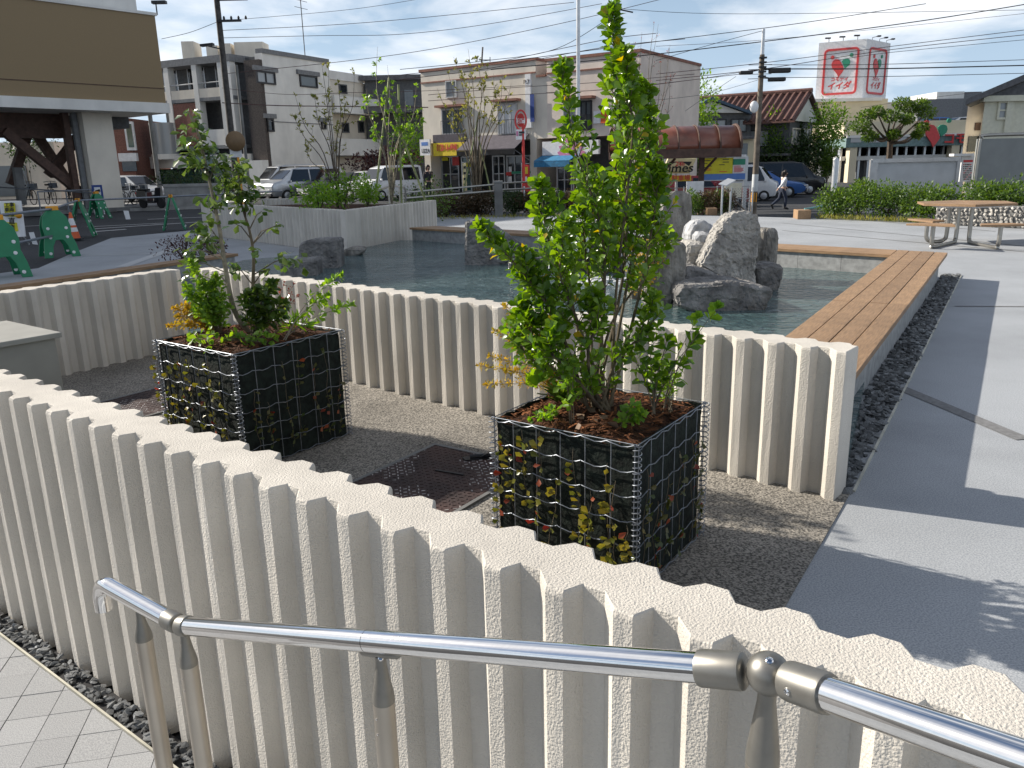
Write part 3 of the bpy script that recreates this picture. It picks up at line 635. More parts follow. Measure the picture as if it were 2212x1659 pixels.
br = MB().lathe([(.004, -.055), (.0095, -.045), (.011, 0), (.0095, .045), (.004, .055)], ps - up * (RR + .001), 14, sd).build('bracket', 'satin', hr, smooth=True)
screw(ps - up * (RR + .014) + tocam(ps) * .0110, tocam(ps)); post(ps - up * (RR + .008), ZL + .1, .100, .0105, .0210)
post(BALL - up * .022, ZL + .1, .118, .0125, .0225)

# ================================================================== wire basket planters
def helix(c, r, z0, z1, pitch, n=10):
    pts = []; turns = (z1 - z0) / pitch
    for i in range(int(turns * n) + 1):
        a = 2 * PI * i / n; pts.append((c[0] + r * math.cos(a), c[1] + r * math.sin(a), z0 + pitch * i / n))
    return pts
def basket(c, ang, a, b_, h, label, rows=6, cols=6):
    t = thing('wire_planter', label, 'planter', (c[0], c[1], .006), ang, 'wire basket planters')
    zt = h; ins = .018
    MB().prism([(-a + ins, -b_ + ins), (a - ins, -b_ + ins), (a - ins, b_ - ins), (-a + ins, b_ - ins)], .004, zt - .03).build('liner', 'liner', t, local=True)
    rim = MB()
    for s0, s1 in (((-a, -b_), (a, -b_)), ((a, -b_), (a, b_)), ((a, b_), (-a, b_)), ((-a, b_), (-a, -b_))):
        s0, s1 = Vector((*s0, 0)) * .945, Vector((*s1, 0)) * .945; d_ = (s1 - s0); n_ = Vector((-d_.y, d_.x, 0)).normalized()
        pts = [s0 + d_ * (i / 16) + n_ * random.uniform(-.004, .004) + Vector((0, 0, random.uniform(-.006, .006))) for i in range(17)]
        for p, q in zip(pts, pts[1:]): rim.add([p + Vector((0, 0, zt - .05)), q + Vector((0, 0, zt - .05)), q + Vector((0, 0, zt - .004)), p + Vector((0, 0, zt - .004))], [(0, 1, 2, 3)])
    rim.build('liner_rim', 'liner', t, local=True)
    # mounded soil
    s_ = MB(); n = 22
    for j in range(n + 1):
        for i in range(n + 1):
            x, y = -a + ins + (2 * a - 2 * ins) * i / n, -b_ + ins + (2 * b_ - 2 * ins) * j / n
            e = min(1, 5 * min(i, j, n - i, n - j) / n); s_.v.append((x, y, zt - .028 + .030 * e + .016 * mnoise.noise(Vector((x * 9, y * 9, h)))))
    for j in range(n):
        for i in range(n): k = j * (n + 1) + i; s_.f.append((k, k + 1, k + n + 2, k + n + 1))
    s_.build('soil', 'soil', t, local=True, smooth=True)
    chips = MB()
    for i in range(520):
        x, y = random.uniform(-a, a) * .93, random.uniform(-b_, b_) * .93; L, w = random.uniform(.008, .026), random.uniform(.002, .006)
        e = min(1, 5 * min(a - abs(x), b_ - abs(y)) / (2 * a)); z = zt - .020 + .030 * e + .012 * mnoise.noise(Vector((x * 9, y * 9, h))) + random.uniform(0, .008)
        an = random.uniform(0, PI); M = Matrix.Translation((x, y, z)) @ Matrix.Rotation(an, 4, 'Z') @ Matrix.Rotation(random.uniform(-.5, .5), 4, 'Y')
        chips.add([tuple(M @ Vector(v)) for v in ((-L, -w, 0), (L, -w, 0), (L, w, .001), (-L, w, .001), (0, 0, .004))], [(0, 1, 4), (1, 2, 4), (2, 3, 4), (3, 0, 4)])
    chips.build('mulch', 'mulch', t, local=True)['kind'] = 'stuff'
    wr = .0021
    for (s0, s1) in (((-a, -b_), (a, -b_)), ((a, -b_), (a, b_)), ((a, b_), (-a, b_)), ((-a, b_), (-a, -b_))):
        s0, s1 = Vector((*s0, 0)), Vector((*s1, 0)); d_ = (s1 - s0); L = d_.length; d_.normalize(); out = Vector((d_.y, -d_.x, 0))
        for i in range(1, cols):
            p = s0 + d_ * (L * i / cols); MB().tube([p + Vector((0, 0, .01)), p + Vector((0, 0, zt - .002))], wr, 6).build('upright_wire', 'galv', t, local=True, smooth=True)
        for r in range(rows + 1):
            z = .02 + (zt - .026) * r / rows; pts = []
            for i in range(cols):
                for f, o_, dz in ((.0, 1, .0), (.18, 1.0, -.003), (.36, -.2, -.010), (.62, -.6, -.007), (.84, .3, .003)):
                    pts.append(s0 + d_ * (L * (i + f) / cols) + out * (.0045 * o_) + Vector((0, 0, z + dz)))
            pts.append(s1 + Vector((0, 0, z)))
            MB().tube(pts, wr * 1.05, 6).build('crimped_wire', 'galv', t, local=True, smooth=True)
            if r == rows:
                MB().tube([s0 + Vector((0, 0, zt - .002)) - out * .006, s1 + Vector((0, 0, zt - .002)) - out * .006], wr, 6).build('rim_wire', 'galv', t, local=True, smooth=True)
    for sx, sy in ((-1, -1), (1, -1), (1, 1), (-1, 1)):
        cx, cy = sx * (a - .004), sy * (b_ - .004)
        MB().tube(helix((cx, cy), .0155, .008, zt + .004, .0215), .0020, 5).build('corner_spiral', 'galv', t, local=True, smooth=True)
        for dx_, dy_ in ((-sx * .010, 0), (0, -sy * .010)):
            MB().tube([(cx + dx_, cy + dy_, .008), (cx + dx_, cy + dy_, zt)], wr, 6).build('corner_wire', 'galv', t, local=True, smooth=True)
    return t
B2C, B2A, B2H = (.355, 3.06), R_(-35.5), .60
B1C, B1A, B1H = (-1.49, 4.50), R_(-36), .65
bk2 = basket(B2C, B2A, .318, .312, B2H, 'black-lined wire basket planter holding the tall bright green shrub')
bk1 = basket(B1C, B1A, .36, .375, B1H, 'black-lined wire basket planter holding the slender two-stemmed tree')
# dry leaves on the soil of the near planter
dl = Leaves()
for i in range(9):
    x, y = random.uniform(-.12, .2), random.uniform(-.26, -.05); M = Matrix.Rotation(B2A, 4, 'Z'); p = M @ Vector((x, y, 0))
    dl.add((B2C[0] + p.x, B2C[1] + p.y, B2H + .012 + random.uniform(0, .02)), rv() * Vector((1, 1, .35)), Vector((0, 0, 1)) + rv(.7), random.uniform(.035, .06), 1.3)
o = bpy.data.objects.new('dry_leaves', dl.mesh('dry_leaves', 'dead_leaf', off=(B2C[0], B2C[1], B2H))); COL.objects.link(o); o.location = (B2C[0], B2C[1], B2H); tag(o, 'curled dry brown leaves on the soil of the near planter', 'leaves', kind='stuff')

# ---------- iron plates, hinge, grey cabinet inside the corner
def plate(c0, u, v, lu, lv, label):
    u, v = Vector((*u, 0)).normalized(), Vector((*v, 0)).normalized(); c0 = Vector((*c0, .0065))
    t = thing('iron_cover', label, 'cover', c0, 0, 'rusty iron covers')
    fr = MB(); w = .022
    for o_, x, y in ((c0, u * lu, v * w), (c0 + v * (lv - w), u * lu, v * w), (c0 + v * w, u * w, v * (lv - 2 * w)), (c0 + u * (lu - w) + v * w, u * w, v * (lv - 2 * w))): fr.hexa(o_, x, y, Vector((0, 0, .012)))
    fr.build('frame', 'concrete_dark', t)
    MB().hexa(c0 + u * (w + .004) + v * (w + .004), u * (lu - 2 * w - .008), v * (lv - 2 * w - .008), Vector((0, 0, .009))).build('plate', 'rust_plate', t)
    tr = MB(); nu, nv = int(lu / .030), int(lv / .030); rnd = random.Random(3)
    tr2 = MB()
    for i in range(1, nu):
        for j in range(1, nv):
            p = c0 + u * (lu * (i + rnd.uniform(-.1, .1)) / nu) + v * (lv * j / nv) + Vector((0, 0, .009)); d_ = (u + v if (i + j) % 2 else u - v).normalized(); n_ = Vector((-d_.y, d_.x, 0))
            wear = mnoise.noise(Vector((p.x * 4, p.y * 4, 2))) + rnd.uniform(-.25, .25)
            (tr2 if wear > .12 else tr).hexa(p - d_ * .009 - n_ * .0028, d_ * .018, n_ * .0056, Vector((0, 0, .0024)))
    tr.build('tread', 'rust_plate', t)['kind'] = 'stuff'; tr2.build('worn_tread', 'rust_wear', t)['kind'] = 'stuff'
    return t
plate((-.455, 4.379), (.83, -.56), (-.56, -.83), .70, 1.25, 'rusty chequered iron cover on the gravelly floor between the two planters')
plate(tuple(G(352, 838)[:2]), (.83, -.56), (-.56, -.83), .62, 1.0, 'rusty chequered iron cover behind the foreground wall, left of the far planter')
hp = G(1035, 1002); MB_ = MB(); MB_.hexa(hp + Vector((-.075, .0, .018)), Vector((.15, .03, 0)), Vector((-.02, .05, 0)), Vector((0, 0, .006)))
MB_.tube([hp + Vector((-.05, .03, .03)), hp + Vector((.06, .05, .03))], .013, 8); MB_.hexa(hp + Vector((.0, .02, .024)), Vector((.05, -.02, .03)), Vector((.01, .03, 0)), Vector((0, 0, .006)))
solo(MB_, 'hinge_bracket', 'dark_metal', 'small black iron hinge on the rusty cover beside the near planter', 'bracket')
hp = G(968, 1028); solo(MB().hexa(hp + Vector((-.07, .03, .0175)), Vector((.15, -.075, 0)), Vector((.006, .010, 0)), Vector((0, 0, .006))), 'iron_bar', 'dark_metal', 'thin dark iron bar lying on the rusty cover', 'bar')
cb = thing('cabinet', 'grey metal cabinet at the left edge, inside the ribbed walls', 'cabinet', (-3.2, 4.78, .006), R_(-37))
MB().box((0, 0, .30), (.70, .52, .60)).build('body', 'cabinet', cb, local=True, bevel=.004)
MB().box((0, 0, .618), (.76, .58, .032)).build('lid', 'cabinet', cb, local=True, bevel=.004)
MB().box((.05, -.2615, .3), (.48, .005, .5)).build('door', 'cabinet', cb, local=True)

# ================================================================== pool: water, timber decks on stone, rocks
ZW = .085
IN0 = Vector((-2.06, 17.18, 0)); IN1 = Vector((4.894, 10.37, 0)); FD = (IN1 - IN0).normalized(); FN2 = Vector((-FD.y, FD.x, 0))
if FN2.y < 0: FN2 = -FN2
wp = [(1.62, 3.66), (4.93, 10.42), (-1.6, 16.9), (-2.3, 17.3), (KC.x + .08, KC.y), (-4.6, 14.0), (-5.1, 10.3), (-7.4, 6.3), (-4.5, 5.2), (-3.02, 7.50)]
w_ = MB(); w_.prism(wp, .006, ZW); struct(w_, 'pool_water', 'water')
def deck(fn, d0, d1, widths, z0, z1, label, cuts, endfn=None, gap=.007):
    """fn(d, n) -> plan point; planks run along d"""
    t = thing('timber_deck', label, 'bench', fn(d0, 0) + Vector((0, 0, 0)), 0, 'timber benches round the pool')
    n = 0.0
    for w in widths:
        e = endfn(n) if endfn else (d0, d1); e2 = endfn(n + w) if endfn else (d0, d1)
        cs = [None] + [c for c in cuts] + [None]
        for a, b_ in zip(cs, cs[1:]):
            a0, a1 = (e[0], e2[0]) if a is None else (a + .002, a + .002); b0, b1 = (e[1], e2[1]) if b_ is None else (b_ - .002, b_ - .002)
            q = [fn(a0, n), fn(b0, n), fn(b1, n + w), fn(a1, n + w)]
            dz = random.uniform(-.0015, .0015); c = sum(q, Vector()) / 4; ang = math.atan2((q[1] - q[0]).y, (q[1] - q[0]).x)
            mbp = MB().prism([(p.x, p.y) for p in q], z0 + dz, z1 + dz)
            M = Matrix.Translation((c.x, c.y, z1)) @ Matrix.Rotation(ang, 4, 'Z'); Mi = M.inverted()
            mbp.v = [tuple(Mi @ Vector(v)) for v in mbp.v]
            o = mbp.build('plank', 'wood', t, local=True, bevel=.003); o.matrix_basis = chain(t).inverted() @ M
        n += w + gap
    return t
def stones(t, fn, d0, d1, n0, n1, z0, z1, L, m='coping'):
    k = max(1, int(round((d1 - d0) / L)))
    for i in range(k):
        a, b_ = d0 + (d1 - d0) * i / k + .002, d0 + (d1 - d0) * (i + 1) / k - .002
        q = [fn(a, n0), fn(b_, n0), fn(b_, n1), fn(a, n1)]; MB().prism([(p.x, p.y) for p in q], z0, z1).build('base_stone', m, t)
ZD = .35
rb = lambda d, n: bl(d, -.666 - n)                      # right bench: n grows inwards to the water
def rb_end(n):
    p0 = rb(0, n); k = (.60 - (p0 - IN0).dot(FN2)) / BD.dot(FN2); return (3.96, k)
t = deck(rb, 3.96, 11.9, [.146] * 4, ZD - .042, ZD, 'long timber bench running away along the right side of the pool', [G(1795, 648, ZD).dot(BD)], rb_end)
stones(t, rb, 3.97, 11.55, .063, .55, .005, ZD - .044, .9)
fd = lambda d, n: IN0 + FD * d + FN2 * n
def fd_end(n):
    p0 = fd(0, n); k = ((-.666 - .608 - .006) - p0.dot(BN)) / FD.dot(BN); return (-.05 + n * .25, k)
t = deck(fd, 0, 9.6, [.146] * 4, ZD - .042, ZD, 'timber deck edging the far side of the pool behind the rocks', [2.4, 4.8, 7.2], fd_end)
stones(t, fd, .0, 9.72, .03, .55, .005, ZD - .044, .6)
LB0 = Vector((-5.94, 9.35, 0)); LBd = (Vector((-4.69, 11.96, 0)) - LB0).normalized(); LBn = Vector((LBd.y, -LBd.x, 0))
lb = lambda d, n: LB0 + LBd * d + LBn * n
t = deck(lb, -2.6, 3.55, [.13, .13], ZD - .042, ZD, 'narrow timber bench along the left edge of the pool', [.6])
stones(t, lb, -2.6, 3.5, .03, .24, .005, ZD - .044, .7)

def rock(zn, outline, Y, thick, material, label, down=0.0, amp=.022, back=.9, rot=0.0, cuts=5, name='rock', sub=None, fr=3.2):
    pts = [PZ(zn, x, y, Y) for x, y in outline]; c = sum(pts, Vector()) / len(pts); zmin = min(p.z for p in pts)
    front = []
    for p in pts:
        k = 1 - (p.z - zmin) / (max(q.z for q in pts) - zmin + 1e-6)
        front.append(Vector((p.x, Y + rot * (p.x - c.x) + random.uniform(-.02, .02), p.z - (down if k > .75 else 0))))
    rear = [Vector((c.x + (p.x - c.x) * back, p.y + thick, c.z + (p.z - c.z) * (back if p.z > c.z else 1))) for p in front]
    bm = bmesh.new(); a = [bm.verts.new(p) for p in front]; b_ = [bm.verts.new(p) for p in rear]; n = len(a)
    bm.faces.new(a); bm.faces.new(b_[::-1])
    for i in range(n): bm.faces.new((a[(i + 1) % n], a[i], b_[i], b_[(i + 1) % n]))
    bmesh.ops.recalc_face_normals(bm, faces=bm.faces)
    bmesh.ops.bevel(bm, geom=[e for e in bm.edges], offset=min(.035, thick * .15), segments=1, affect='EDGES', clamp_overlap=True)
    bmesh.ops.triangulate(bm, faces=bm.faces)
    for i in range(cuts):
        ee = [e for e in bm.edges if e.calc_length() > .04]
        if ee: bmesh.ops.subdivide_edges(bm, edges=ee, cuts=1, use_grid_fill=False)
        bmesh.ops.triangulate(bm, faces=[f for f in bm.faces if len(f.verts) > 3])
    bm.normal_update(); sd_ = Vector((c.x * 3.1, c.y * 1.7, c.z * 5))
    for v in bm.verts:
        q = v.co * fr + sd_; d_ = mnoise.noise(q) * .5 + mnoise.noise(q * 2.6) * .4 + (.5 - abs(mnoise.noise(q * 5))) * .5 + mnoise.noise(q * 9) * .35
        v.co += v.normal * d_ * amp
    mbk = MB(); mbk.v = [tuple(v.co) for v in bm.verts]; bm.verts.index_update(); mbk.f = [tuple(v.index for v in f.verts) for f in bm.faces]; bm.free()
    return solo(mbk, name, material, label, 'rock', group='rocks in the pool', smooth=False)
rock('d', [(1004, 477), (1036, 473), (1066, 487), (1100, 508), (1130, 530), (1133, 566), (1095, 578), (1003, 580)], 12.5, .55, 'rock_dark', 'dark grey slanting rock at the left of the waterfall', .1)
rock('rz', [(1385, 0), (1470, -8), (1555, 2), (1562, 130), (1558, 240), (1535, 345), (1460, 352), (1340, 372), (1305, 330), (1298, 220), (1342, 110)], 10.3, .5, 'rock_smooth', 'tall upright rock block standing highest in the fountain', .0, .02)
rock('rz', [(1525, 372), (1480, 352), (1340, 378), (1300, 450), (1255, 560), (1232, 700), (1240, 860), (1400, 870), (1452, 700), (1512, 650), (1528, 480)], 8.5, .5, 'rock_smooth', 'upright brown rock block in front of the yellow maple', .12, .018)
rock('rz', [(1115, 690), (1180, 660), (1250, 690), (1250, 860), (1112, 850)], 8.9, .4, 'rock_smooth', 'low brown rock left of the upright brown block', .12)
rock('rz', [(1840, 152), (1960, 138), (2052, 182), (2050, 330), (2022, 655), (1960, 668), (1840, 640), (1590, 522), (1700, 330), (1780, 215)], 9.1, .45, 'rock', 'big rough grey slab leaning in the middle of the fountain rocks', .02, .045, rot=.25, cuts=6, fr=5)
rock('rz', [(2050, 272), (2110, 258), (2172, 264), (2176, 400), (2162, 525), (2040, 520)], 9.9, .45, 'rock_smooth', 'squared dark block behind the leaning slab, nearest the bench', .06)
rock('rz', [(2030, 525), (2120, 508), (2205, 520), (2210, 600), (2150, 695), (2020, 668)], 9.35, .4, 'rock_dark', 'rounded rock under the squared block at the right', .15)
rock('rz', [(1490, 672), (1700, 655), (1900, 648), (2130, 690), (2142, 725), (2010, 878), (1900, 872), (1470, 815), (1452, 725)], 8.05, .75, 'rock_dark', 'flat dark slab lying lowest in the water under the leaning slab', .12, .03)
rock('rz', [(1505, 545), (1600, 540), (1720, 572), (1850, 650), (1850, 700), (1495, 700)], 8.75, .7, 'rock_dark', 'dark wet rock wedged between the brown block and the flat slab', .06)
rock('rz', [(1528, 362), (1600, 350), (1668, 362), (1680, 420), (1620, 545), (1528, 548)], 9.35, .5, 'rock', 'pale grey block under the two white boulders', .1)
rock('rz', [(1562, 222), (1605, 198), (1650, 200), (1722, 242), (1700, 300), (1650, 352), (1525, 356), (1535, 280)], 9.75, .35, 'rock_white', 'larger white boulder resting behind the leaning slab', .03, .03)
rock('rz', [(1575, 332), (1600, 300), (1645, 284), (1700, 300), (1690, 368), (1600, 372)], 9.4, .28, 'rock_white', 'small white boulder in front of the larger one', .0, .02)
rock('rz', [(1700, 262), (1760, 235), (1800, 260), (1760, 345), (1692, 340)], 9.6, .28, 'rock_white', 'white boulder half hidden by the leaning slab', .0, .02)
rock('rz', [(545, 300), (620, 255), (700, 236), (850, 235), (1000, 180), (1080, 220), (1100, 330), (1090, 560), (850, 600), (760, 605), (640, 470), (540, 420)], 11.3, .7, 'rock_wet', 'wet rock mass the waterfall runs down, behind the green shrub', .12, .06)
rock('rz', [(865, 150), (990, 140), (1090, 160), (1090, 260), (870, 260)], 11.7, .4, 'rock_dark', 'dark rock on top of the waterfall, behind the green shrub', .05)
rock('rz', [(260, 490), (400, 458), (520, 478), (560, 520), (500, 600), (250, 600)], 12.0, .5, 'rock_wet', 'low wet rock between the slanting rock and the waterfall', .1)
rock('z5', [(795, 305), (830, 282), (930, 272), (1025, 268), (1032, 360), (1034, 448), (795, 440)], 12.5, .6, 'rock_dark', 'dark squared rock in front of the sunlit planter wall', .12, .02, name='rock')
rock('z5', [(690, 405), (760, 395), (898, 385), (905, 495), (690, 495)], 11.6, .5, 'rock_dark', 'low dark rock just behind the ribbed wall, left end of the pool', .12, .02)
rock('z5', [(1035, 345), (1090, 320), (1172, 326), (1168, 356), (1040, 382)], 14.3, .5, 'rock_smooth', 'thin flat stone at the foot of the planter corner', .08, .015)
# waterfall
wf = thing('waterfall', 'white water tumbling over the rocks behind the green shrub', 'waterfall', PZ('rz', 800, 600, 11.1))
for k in range(22):
    x0 = random.uniform(560, 1060); y0 = 262 + random.uniform(0, 60) if x0 > 690 else random.uniform(380, 430); L = random.uniform(80, 250)
    pts = [PZ('rz', x0 + random.uniform(-10, 10) * i / 3, min(608, y0 + L * i / 6), 11.24 - .05 * (i / 6) ** .5 - random.uniform(0, .02)) for i in range(7)]
    MB().tube(pts, [.006 + .020 * random.random() for _ in pts], 6).build('falling_water', 'foam', wf, smooth=True)
fo = MB()
for k in range(45):
    p = G(*zz('rz', random.gauss(890, 110), random.uniform(596, 664)), ZW); fo.ball((p.x, p.y, ZW), random.uniform(.015, .05), 7, 5, (1.6, 1.2, .28))
fo.build('foam', 'foam', wf, smooth=True)['kind'] = 'stuff'

# ================================================================== plaza furniture
def hexpoly(c, r, rot): return [(c[0] + r * math.cos(rot + i * PI / 3), c[1] + r * math.sin(rot + i * PI / 3)) for i in range(6)]
def picnic(c, rot, seats, label):
    t = thing('picnic_table', label, 'table', (c[0], c[1], 0), 0, 'six-sided picnic tables')
    hp_ = hexpoly(c, .86, rot); ce = Vector((c[0], c[1], 0))
    for i in range(6):
        a, b_ = Vector((*hp_[i], 0)), Vector((*hp_[(i + 1) % 6], 0)); sh = lambda v: (v.x, v.y)
        g = ((a + b_) / 2 - ce).normalized() * .004
        MB().prism([sh(ce + g), sh(a + g), sh(b_ + g)], .69, .73).build('top_board', 'wood', t)
    MB().prism(hexpoly(c, .62, rot), .655, .688).build('under_frame', 'alu', t)
    for s_ in seats:
        s_ = Vector((*s_, 0)); d_ = (s_ - ce).normalized(); n_ = Vector((-d_.y, d_.x, 0))
        q = [s_ - d_ * .16 + n_ * .26, s_ - d_ * .16 - n_ * .26, s_ + d_ * .16 - n_ * .40, s_ + d_ * .16 + n_ * .40]
        MB().prism([(p.x, p.y) for p in q], .40, .435).build('seat', 'wood', t, bevel=.004)
        for off in (0.0,):
            b0 = ce + d_ * .30 + n_ * off; r_ = .12
            pts = [b0 + up * .66, b0 + up * (.03 + r_), b0 + d_ * .035 + up * .065, b0 + d_ * r_ + up * .03]
            e = s_ + n_ * off; pts += [e - d_ * r_ + up * .03, e - d_ * .035 + up * .065, e + up * (.03 + r_), e + up * .40]
            MB().tube(smooth_path(pts, 4), .036, 10).build('leg', 'steel_soft', t, smooth=True)
    return t
picnic((8.45, 15.1), .2, [(7.36, 14.06), tuple(G(*zz('tz', 1150, 845), .42)[:2]), tuple(G(*zz('tz', 1960, 893), .42)[:2])], 'six-sided timber picnic table with three seats on steel tube legs')
picnic((10.25, 14.45), .2, [(11.3, 15.2), (10.6, 13.2)], 'second six-sided picnic table, cut off by the right edge')
# gabion wall of pale stones
gA, gB = Vector((10.09, 19.33, 0)), Vector((12.2, 15.95, 0)); gf = Fac(gA[:2], gB[:2])
gw = thing('gabion_wall', 'low wall of stacked pale stones behind the picnic tables', 'wall', gA)
mbk = MB(); gf.box(mbk, .03, gf.len, 0.005, .46, -.45, -.05); mbk.build('core', 'concrete_dark', gw)
GS = [stone_mesh(40 + i, 'gabion_stone', 'stone', flat=.8, jit=.2) for i in range(8)]
for r in range(6):
    u = .02 + (r % 2) * .05
    while u < gf.len - .02:
        s = random.uniform(.045, .072); u += s; p = gf.pt(u, .045 + r * .078 + random.uniform(-.012, .012), -.03 + random.uniform(-.01, .02))
        o = bpy.data.objects.new('stone', random.choice(GS)); COL.objects.link(o); o.parent = gw
        o.matrix_basis = Matrix.Translation(p - gA) @ Matrix.Rotation(random.uniform(0, 6), 4, 'Y') @ Matrix.Rotation(random.uniform(0, 6), 4, 'Z') @ Matrix.Diagonal((s, s, s * random.uniform(.8, 1), 1)); u += s * .85
# ---------- leafy masses
def cloud(L, c, rad, n, size, lo=.35, up_b=.5, squash=None):
    for i in range(n):
        v = Vector((random.gauss(0, 1), random.gauss(0, 1), random.gauss(0, 1))).normalized() * (lo + (1 - lo) * random.random() ** .6)
        p = Vector(c) + Vector((v.x * rad[0], v.y * rad[1], v.z * rad[2])); L.add(p, v + rv(.9), Vector((0, 0, 1)) * up_b + v * .6 + rv(.7), random.uniform(*size), random.uniform(.8, 1.25))
def bush(name, label, base, rad, h, n, size, lm, bm_='bark_dark', cat='shrub', group=None, lumps=5, lift=.45, stems=4):
    base = Vector(base); t = thing(name, label, cat, base, 0, group); L = Leaves()
    for k in range(lumps):
        a = random.uniform(0, 6.28); r_ = random.uniform(.1, .55) if k else 0
        cloud(L, base + Vector((math.cos(a) * rad * r_, math.sin(a) * rad * r_, h * (lift + random.uniform(-.12, .2)))), (rad * random.uniform(.5, .8), rad * random.uniform(.5, .8), h * random.uniform(.28, .45)), n // lumps, size)
    L.t = [q for q in L.t if q[0].z > base.z + .02]
    L.build('foliage', lm, t, simple=True); st = MB()
    for k in range(stems):
        a = random.uniform(0, 6.28); st.tube([base, base + Vector((math.cos(a) * rad * .2, math.sin(a) * rad * .2, h * .4)), base + Vector((math.cos(a) * rad * .45, math.sin(a) * rad * .45, h * .8))], [.02, .013, .005], 5)
    st.build('stems', bm_, t); return t
hl = [Vector((8.95, 22.35, 0)), Vector((10.3, 20.6, 0)), Vector((11.7, 18.6, 0)), Vector((13.2, 16.3, 0))]
hd = ['first', 'second', 'third', 'fourth', 'fifth', 'sixth', 'seventh', 'eighth', 'ninth', 'tenth']
hpath = smooth_path(hl, 6)
for i in range(10):
    p, _ = along(hpath, (i + .3) / 10); bush('hedge_shrub', hd[i] + ' shrub of the low green hedge, counted from the tall steel post', (p.x + random.uniform(-.08, .08), p.y, -.02), .66, random.uniform(.92, 1.05) if i < 6 else 1.0, 1900, (.06, .11), 'leaf_hedge', group='hedge shrubs at the plaza edge', lift=.5)
gr = Leaves()
for i in range(420):
    f = random.random(); p = hl[0].lerp(hl[1], f * 1.25) + Vector((-.55 + random.uniform(-.12, .12), -.35 + random.uniform(-.12, .1), 0)); gr.add((p.x, p.y, 0), Vector((random.uniform(-.6, .6), random.uniform(-.6, .6), .8)), rv(), random.uniform(.08, .2), .35)
o = bpy.data.objects.new('grass_tufts', gr.mesh('grass_tufts', 'leaf_olive', simple=True)); COL.objects.link(o); tag(o, 'pale grass tufts at the foot of the green hedge', 'grass', kind='stuff')

# ---------- tall steel post, low blue-green barrier, blocks, notice stand
def px_h(x, y, Y): return P(x, y, Y)
b0 = P(1797, 457, 25.0); zt = P(1807, 340, 25.0).z
tp = thing('steel_post', 'tall rounded steel post at the plaza entrance', 'post', (b0.x, b0.y, -.05))
MB().lathe([(.085, 0), (.085, zt - .05), (.078, zt), (.05, zt + .045), (.01, zt + .055)], (0, 0, 0), 18).build('shaft', 'alu', tp, local=True, smooth=True)
MB().box((.10, -.04, .28), (.20, .10, .13)).build('box', 'teal_paint', tp, local=True)
brr = thing('pipe_barrier', 'low pale blue pipe barrier across the plaza entrance', 'barrier', G(1747, 474))
q0, q1 = G(1747, 473), G(1805, 462); q1 = Vector((b0.x - .12, b0.y - .3, 0)); q0 = Vector((q0.x, q0.y + .3, 0))
MB().tube([q0 + up * .24, q1 + up * .24], .03, 10).build('rail', 'teal_paint', brr, smooth=True)
for q in (q0, q1): MB().tube([q, q + up * .27], .034, 10).build('leg', 'teal_paint', brr, smooth=True)
def block(zn, x0, y0, x1, y1, label):
    a = G(*zz(zn, x0, y1)); b_ = G(*zz(zn, x1, y1)); w = b_.x - a.x; h = P(*zz(zn, x0, y0), a.y).z
    o = solo(MB().box(((a.x + b_.x) / 2, a.y + .3, h / 2), (w, .6, h), R_(-8)), 'seat_block', 'wood', label, 'block', bevel=.01); return o
block('pz', 585, 978, 700, 1055, 'brown block beside the notice stand at the plaza edge'); block('pz', 1585, 1000, 1745, 1100, 'brown block beside the low blue pipe barrier')
nb = thing('notice_stand', 'low leaning notice stand on two steel legs at the plaza edge', 'sign', G(*zz('pz', 720, 1060)))
Yn = G(*zz('pz', 720, 1060)).y
for x, y0 in ((722, 720), (815, 790)):
    a = PZ('pz', x, 1058, Yn + (.0 if x < 800 else .25)); c = PZ('pz', x + 8, y0, Yn + (.0 if x < 800 else .25)); MB().tube([(a.x, a.y, 0), (a.x, a.y, c.z)], .032, 8).build('leg', 'alu', nb, smooth=True)
c0, c1 = PZ('pz', 730, 715, Yn), PZ('pz', 830, 700, Yn + .45); MB().hexa(c0 + Vector((-.1, 0, 0)), c1 - c0 + Vector((0, 0, .12)), Vector((.22, -.06, -.05)), Vector((0, 0, .03))).build('board', 'board_white', nb)
# perimeter fence post and bar near the pole
fp = thing('mesh_fence', 'short chain-link fence with a slanting brace beside the utility pole', 'fence', P(1600, 455, 25.4))
F0 = Fac(P(1578, 455, 25.6)[:2], P(1624, 455, 25.2)[:2])
for u in (0, F0.len): MB().tube([F0.pt(u, -.1), F0.pt(u, .78)], .022, 8).build('post', 'alu', fp, smooth=True)
MB().tube([F0.pt(-.35, .85), F0.pt(F0.len - .05, -.05, .1)], .024, 8).build('brace', 'pole_brown', fp, smooth=True)
mesh_ = MB()
for k in range(-10, 20):
    for sg in (1, -1):
        a = Vector((k * .085, 0)); u0, z0_ = k * .085, 0.0; pts = []
        for s_ in (0, .75):
            uu = u0 + sg * s_ + (.75 if sg < 0 else 0) * 0
            pts.append((uu, s_))
        (ua, za_), (ub, zb_) = pts
        lo, hi = 0.0, 1.0
        for q_ in (0, 1):
            pass
        f0 = max(0, min(1, (0 - ua) / (ub - ua) if ub > ua else (F0.len - ua) / (ub - ua))); f1 = max(0, min(1, (F0.len - ua) / (ub - ua) if ub > ua else (0 - ua) / (ub - ua)))
        if f1 - f0 > .02: mesh_.tube([F0.pt(ua + (ub - ua) * f0, za_ + (zb_ - za_) * f0), F0.pt(ua + (ub - ua) * f1, za_ + (zb_ - za_) * f1)], .004, 4)
mesh_.build('mesh', 'galv', fp)

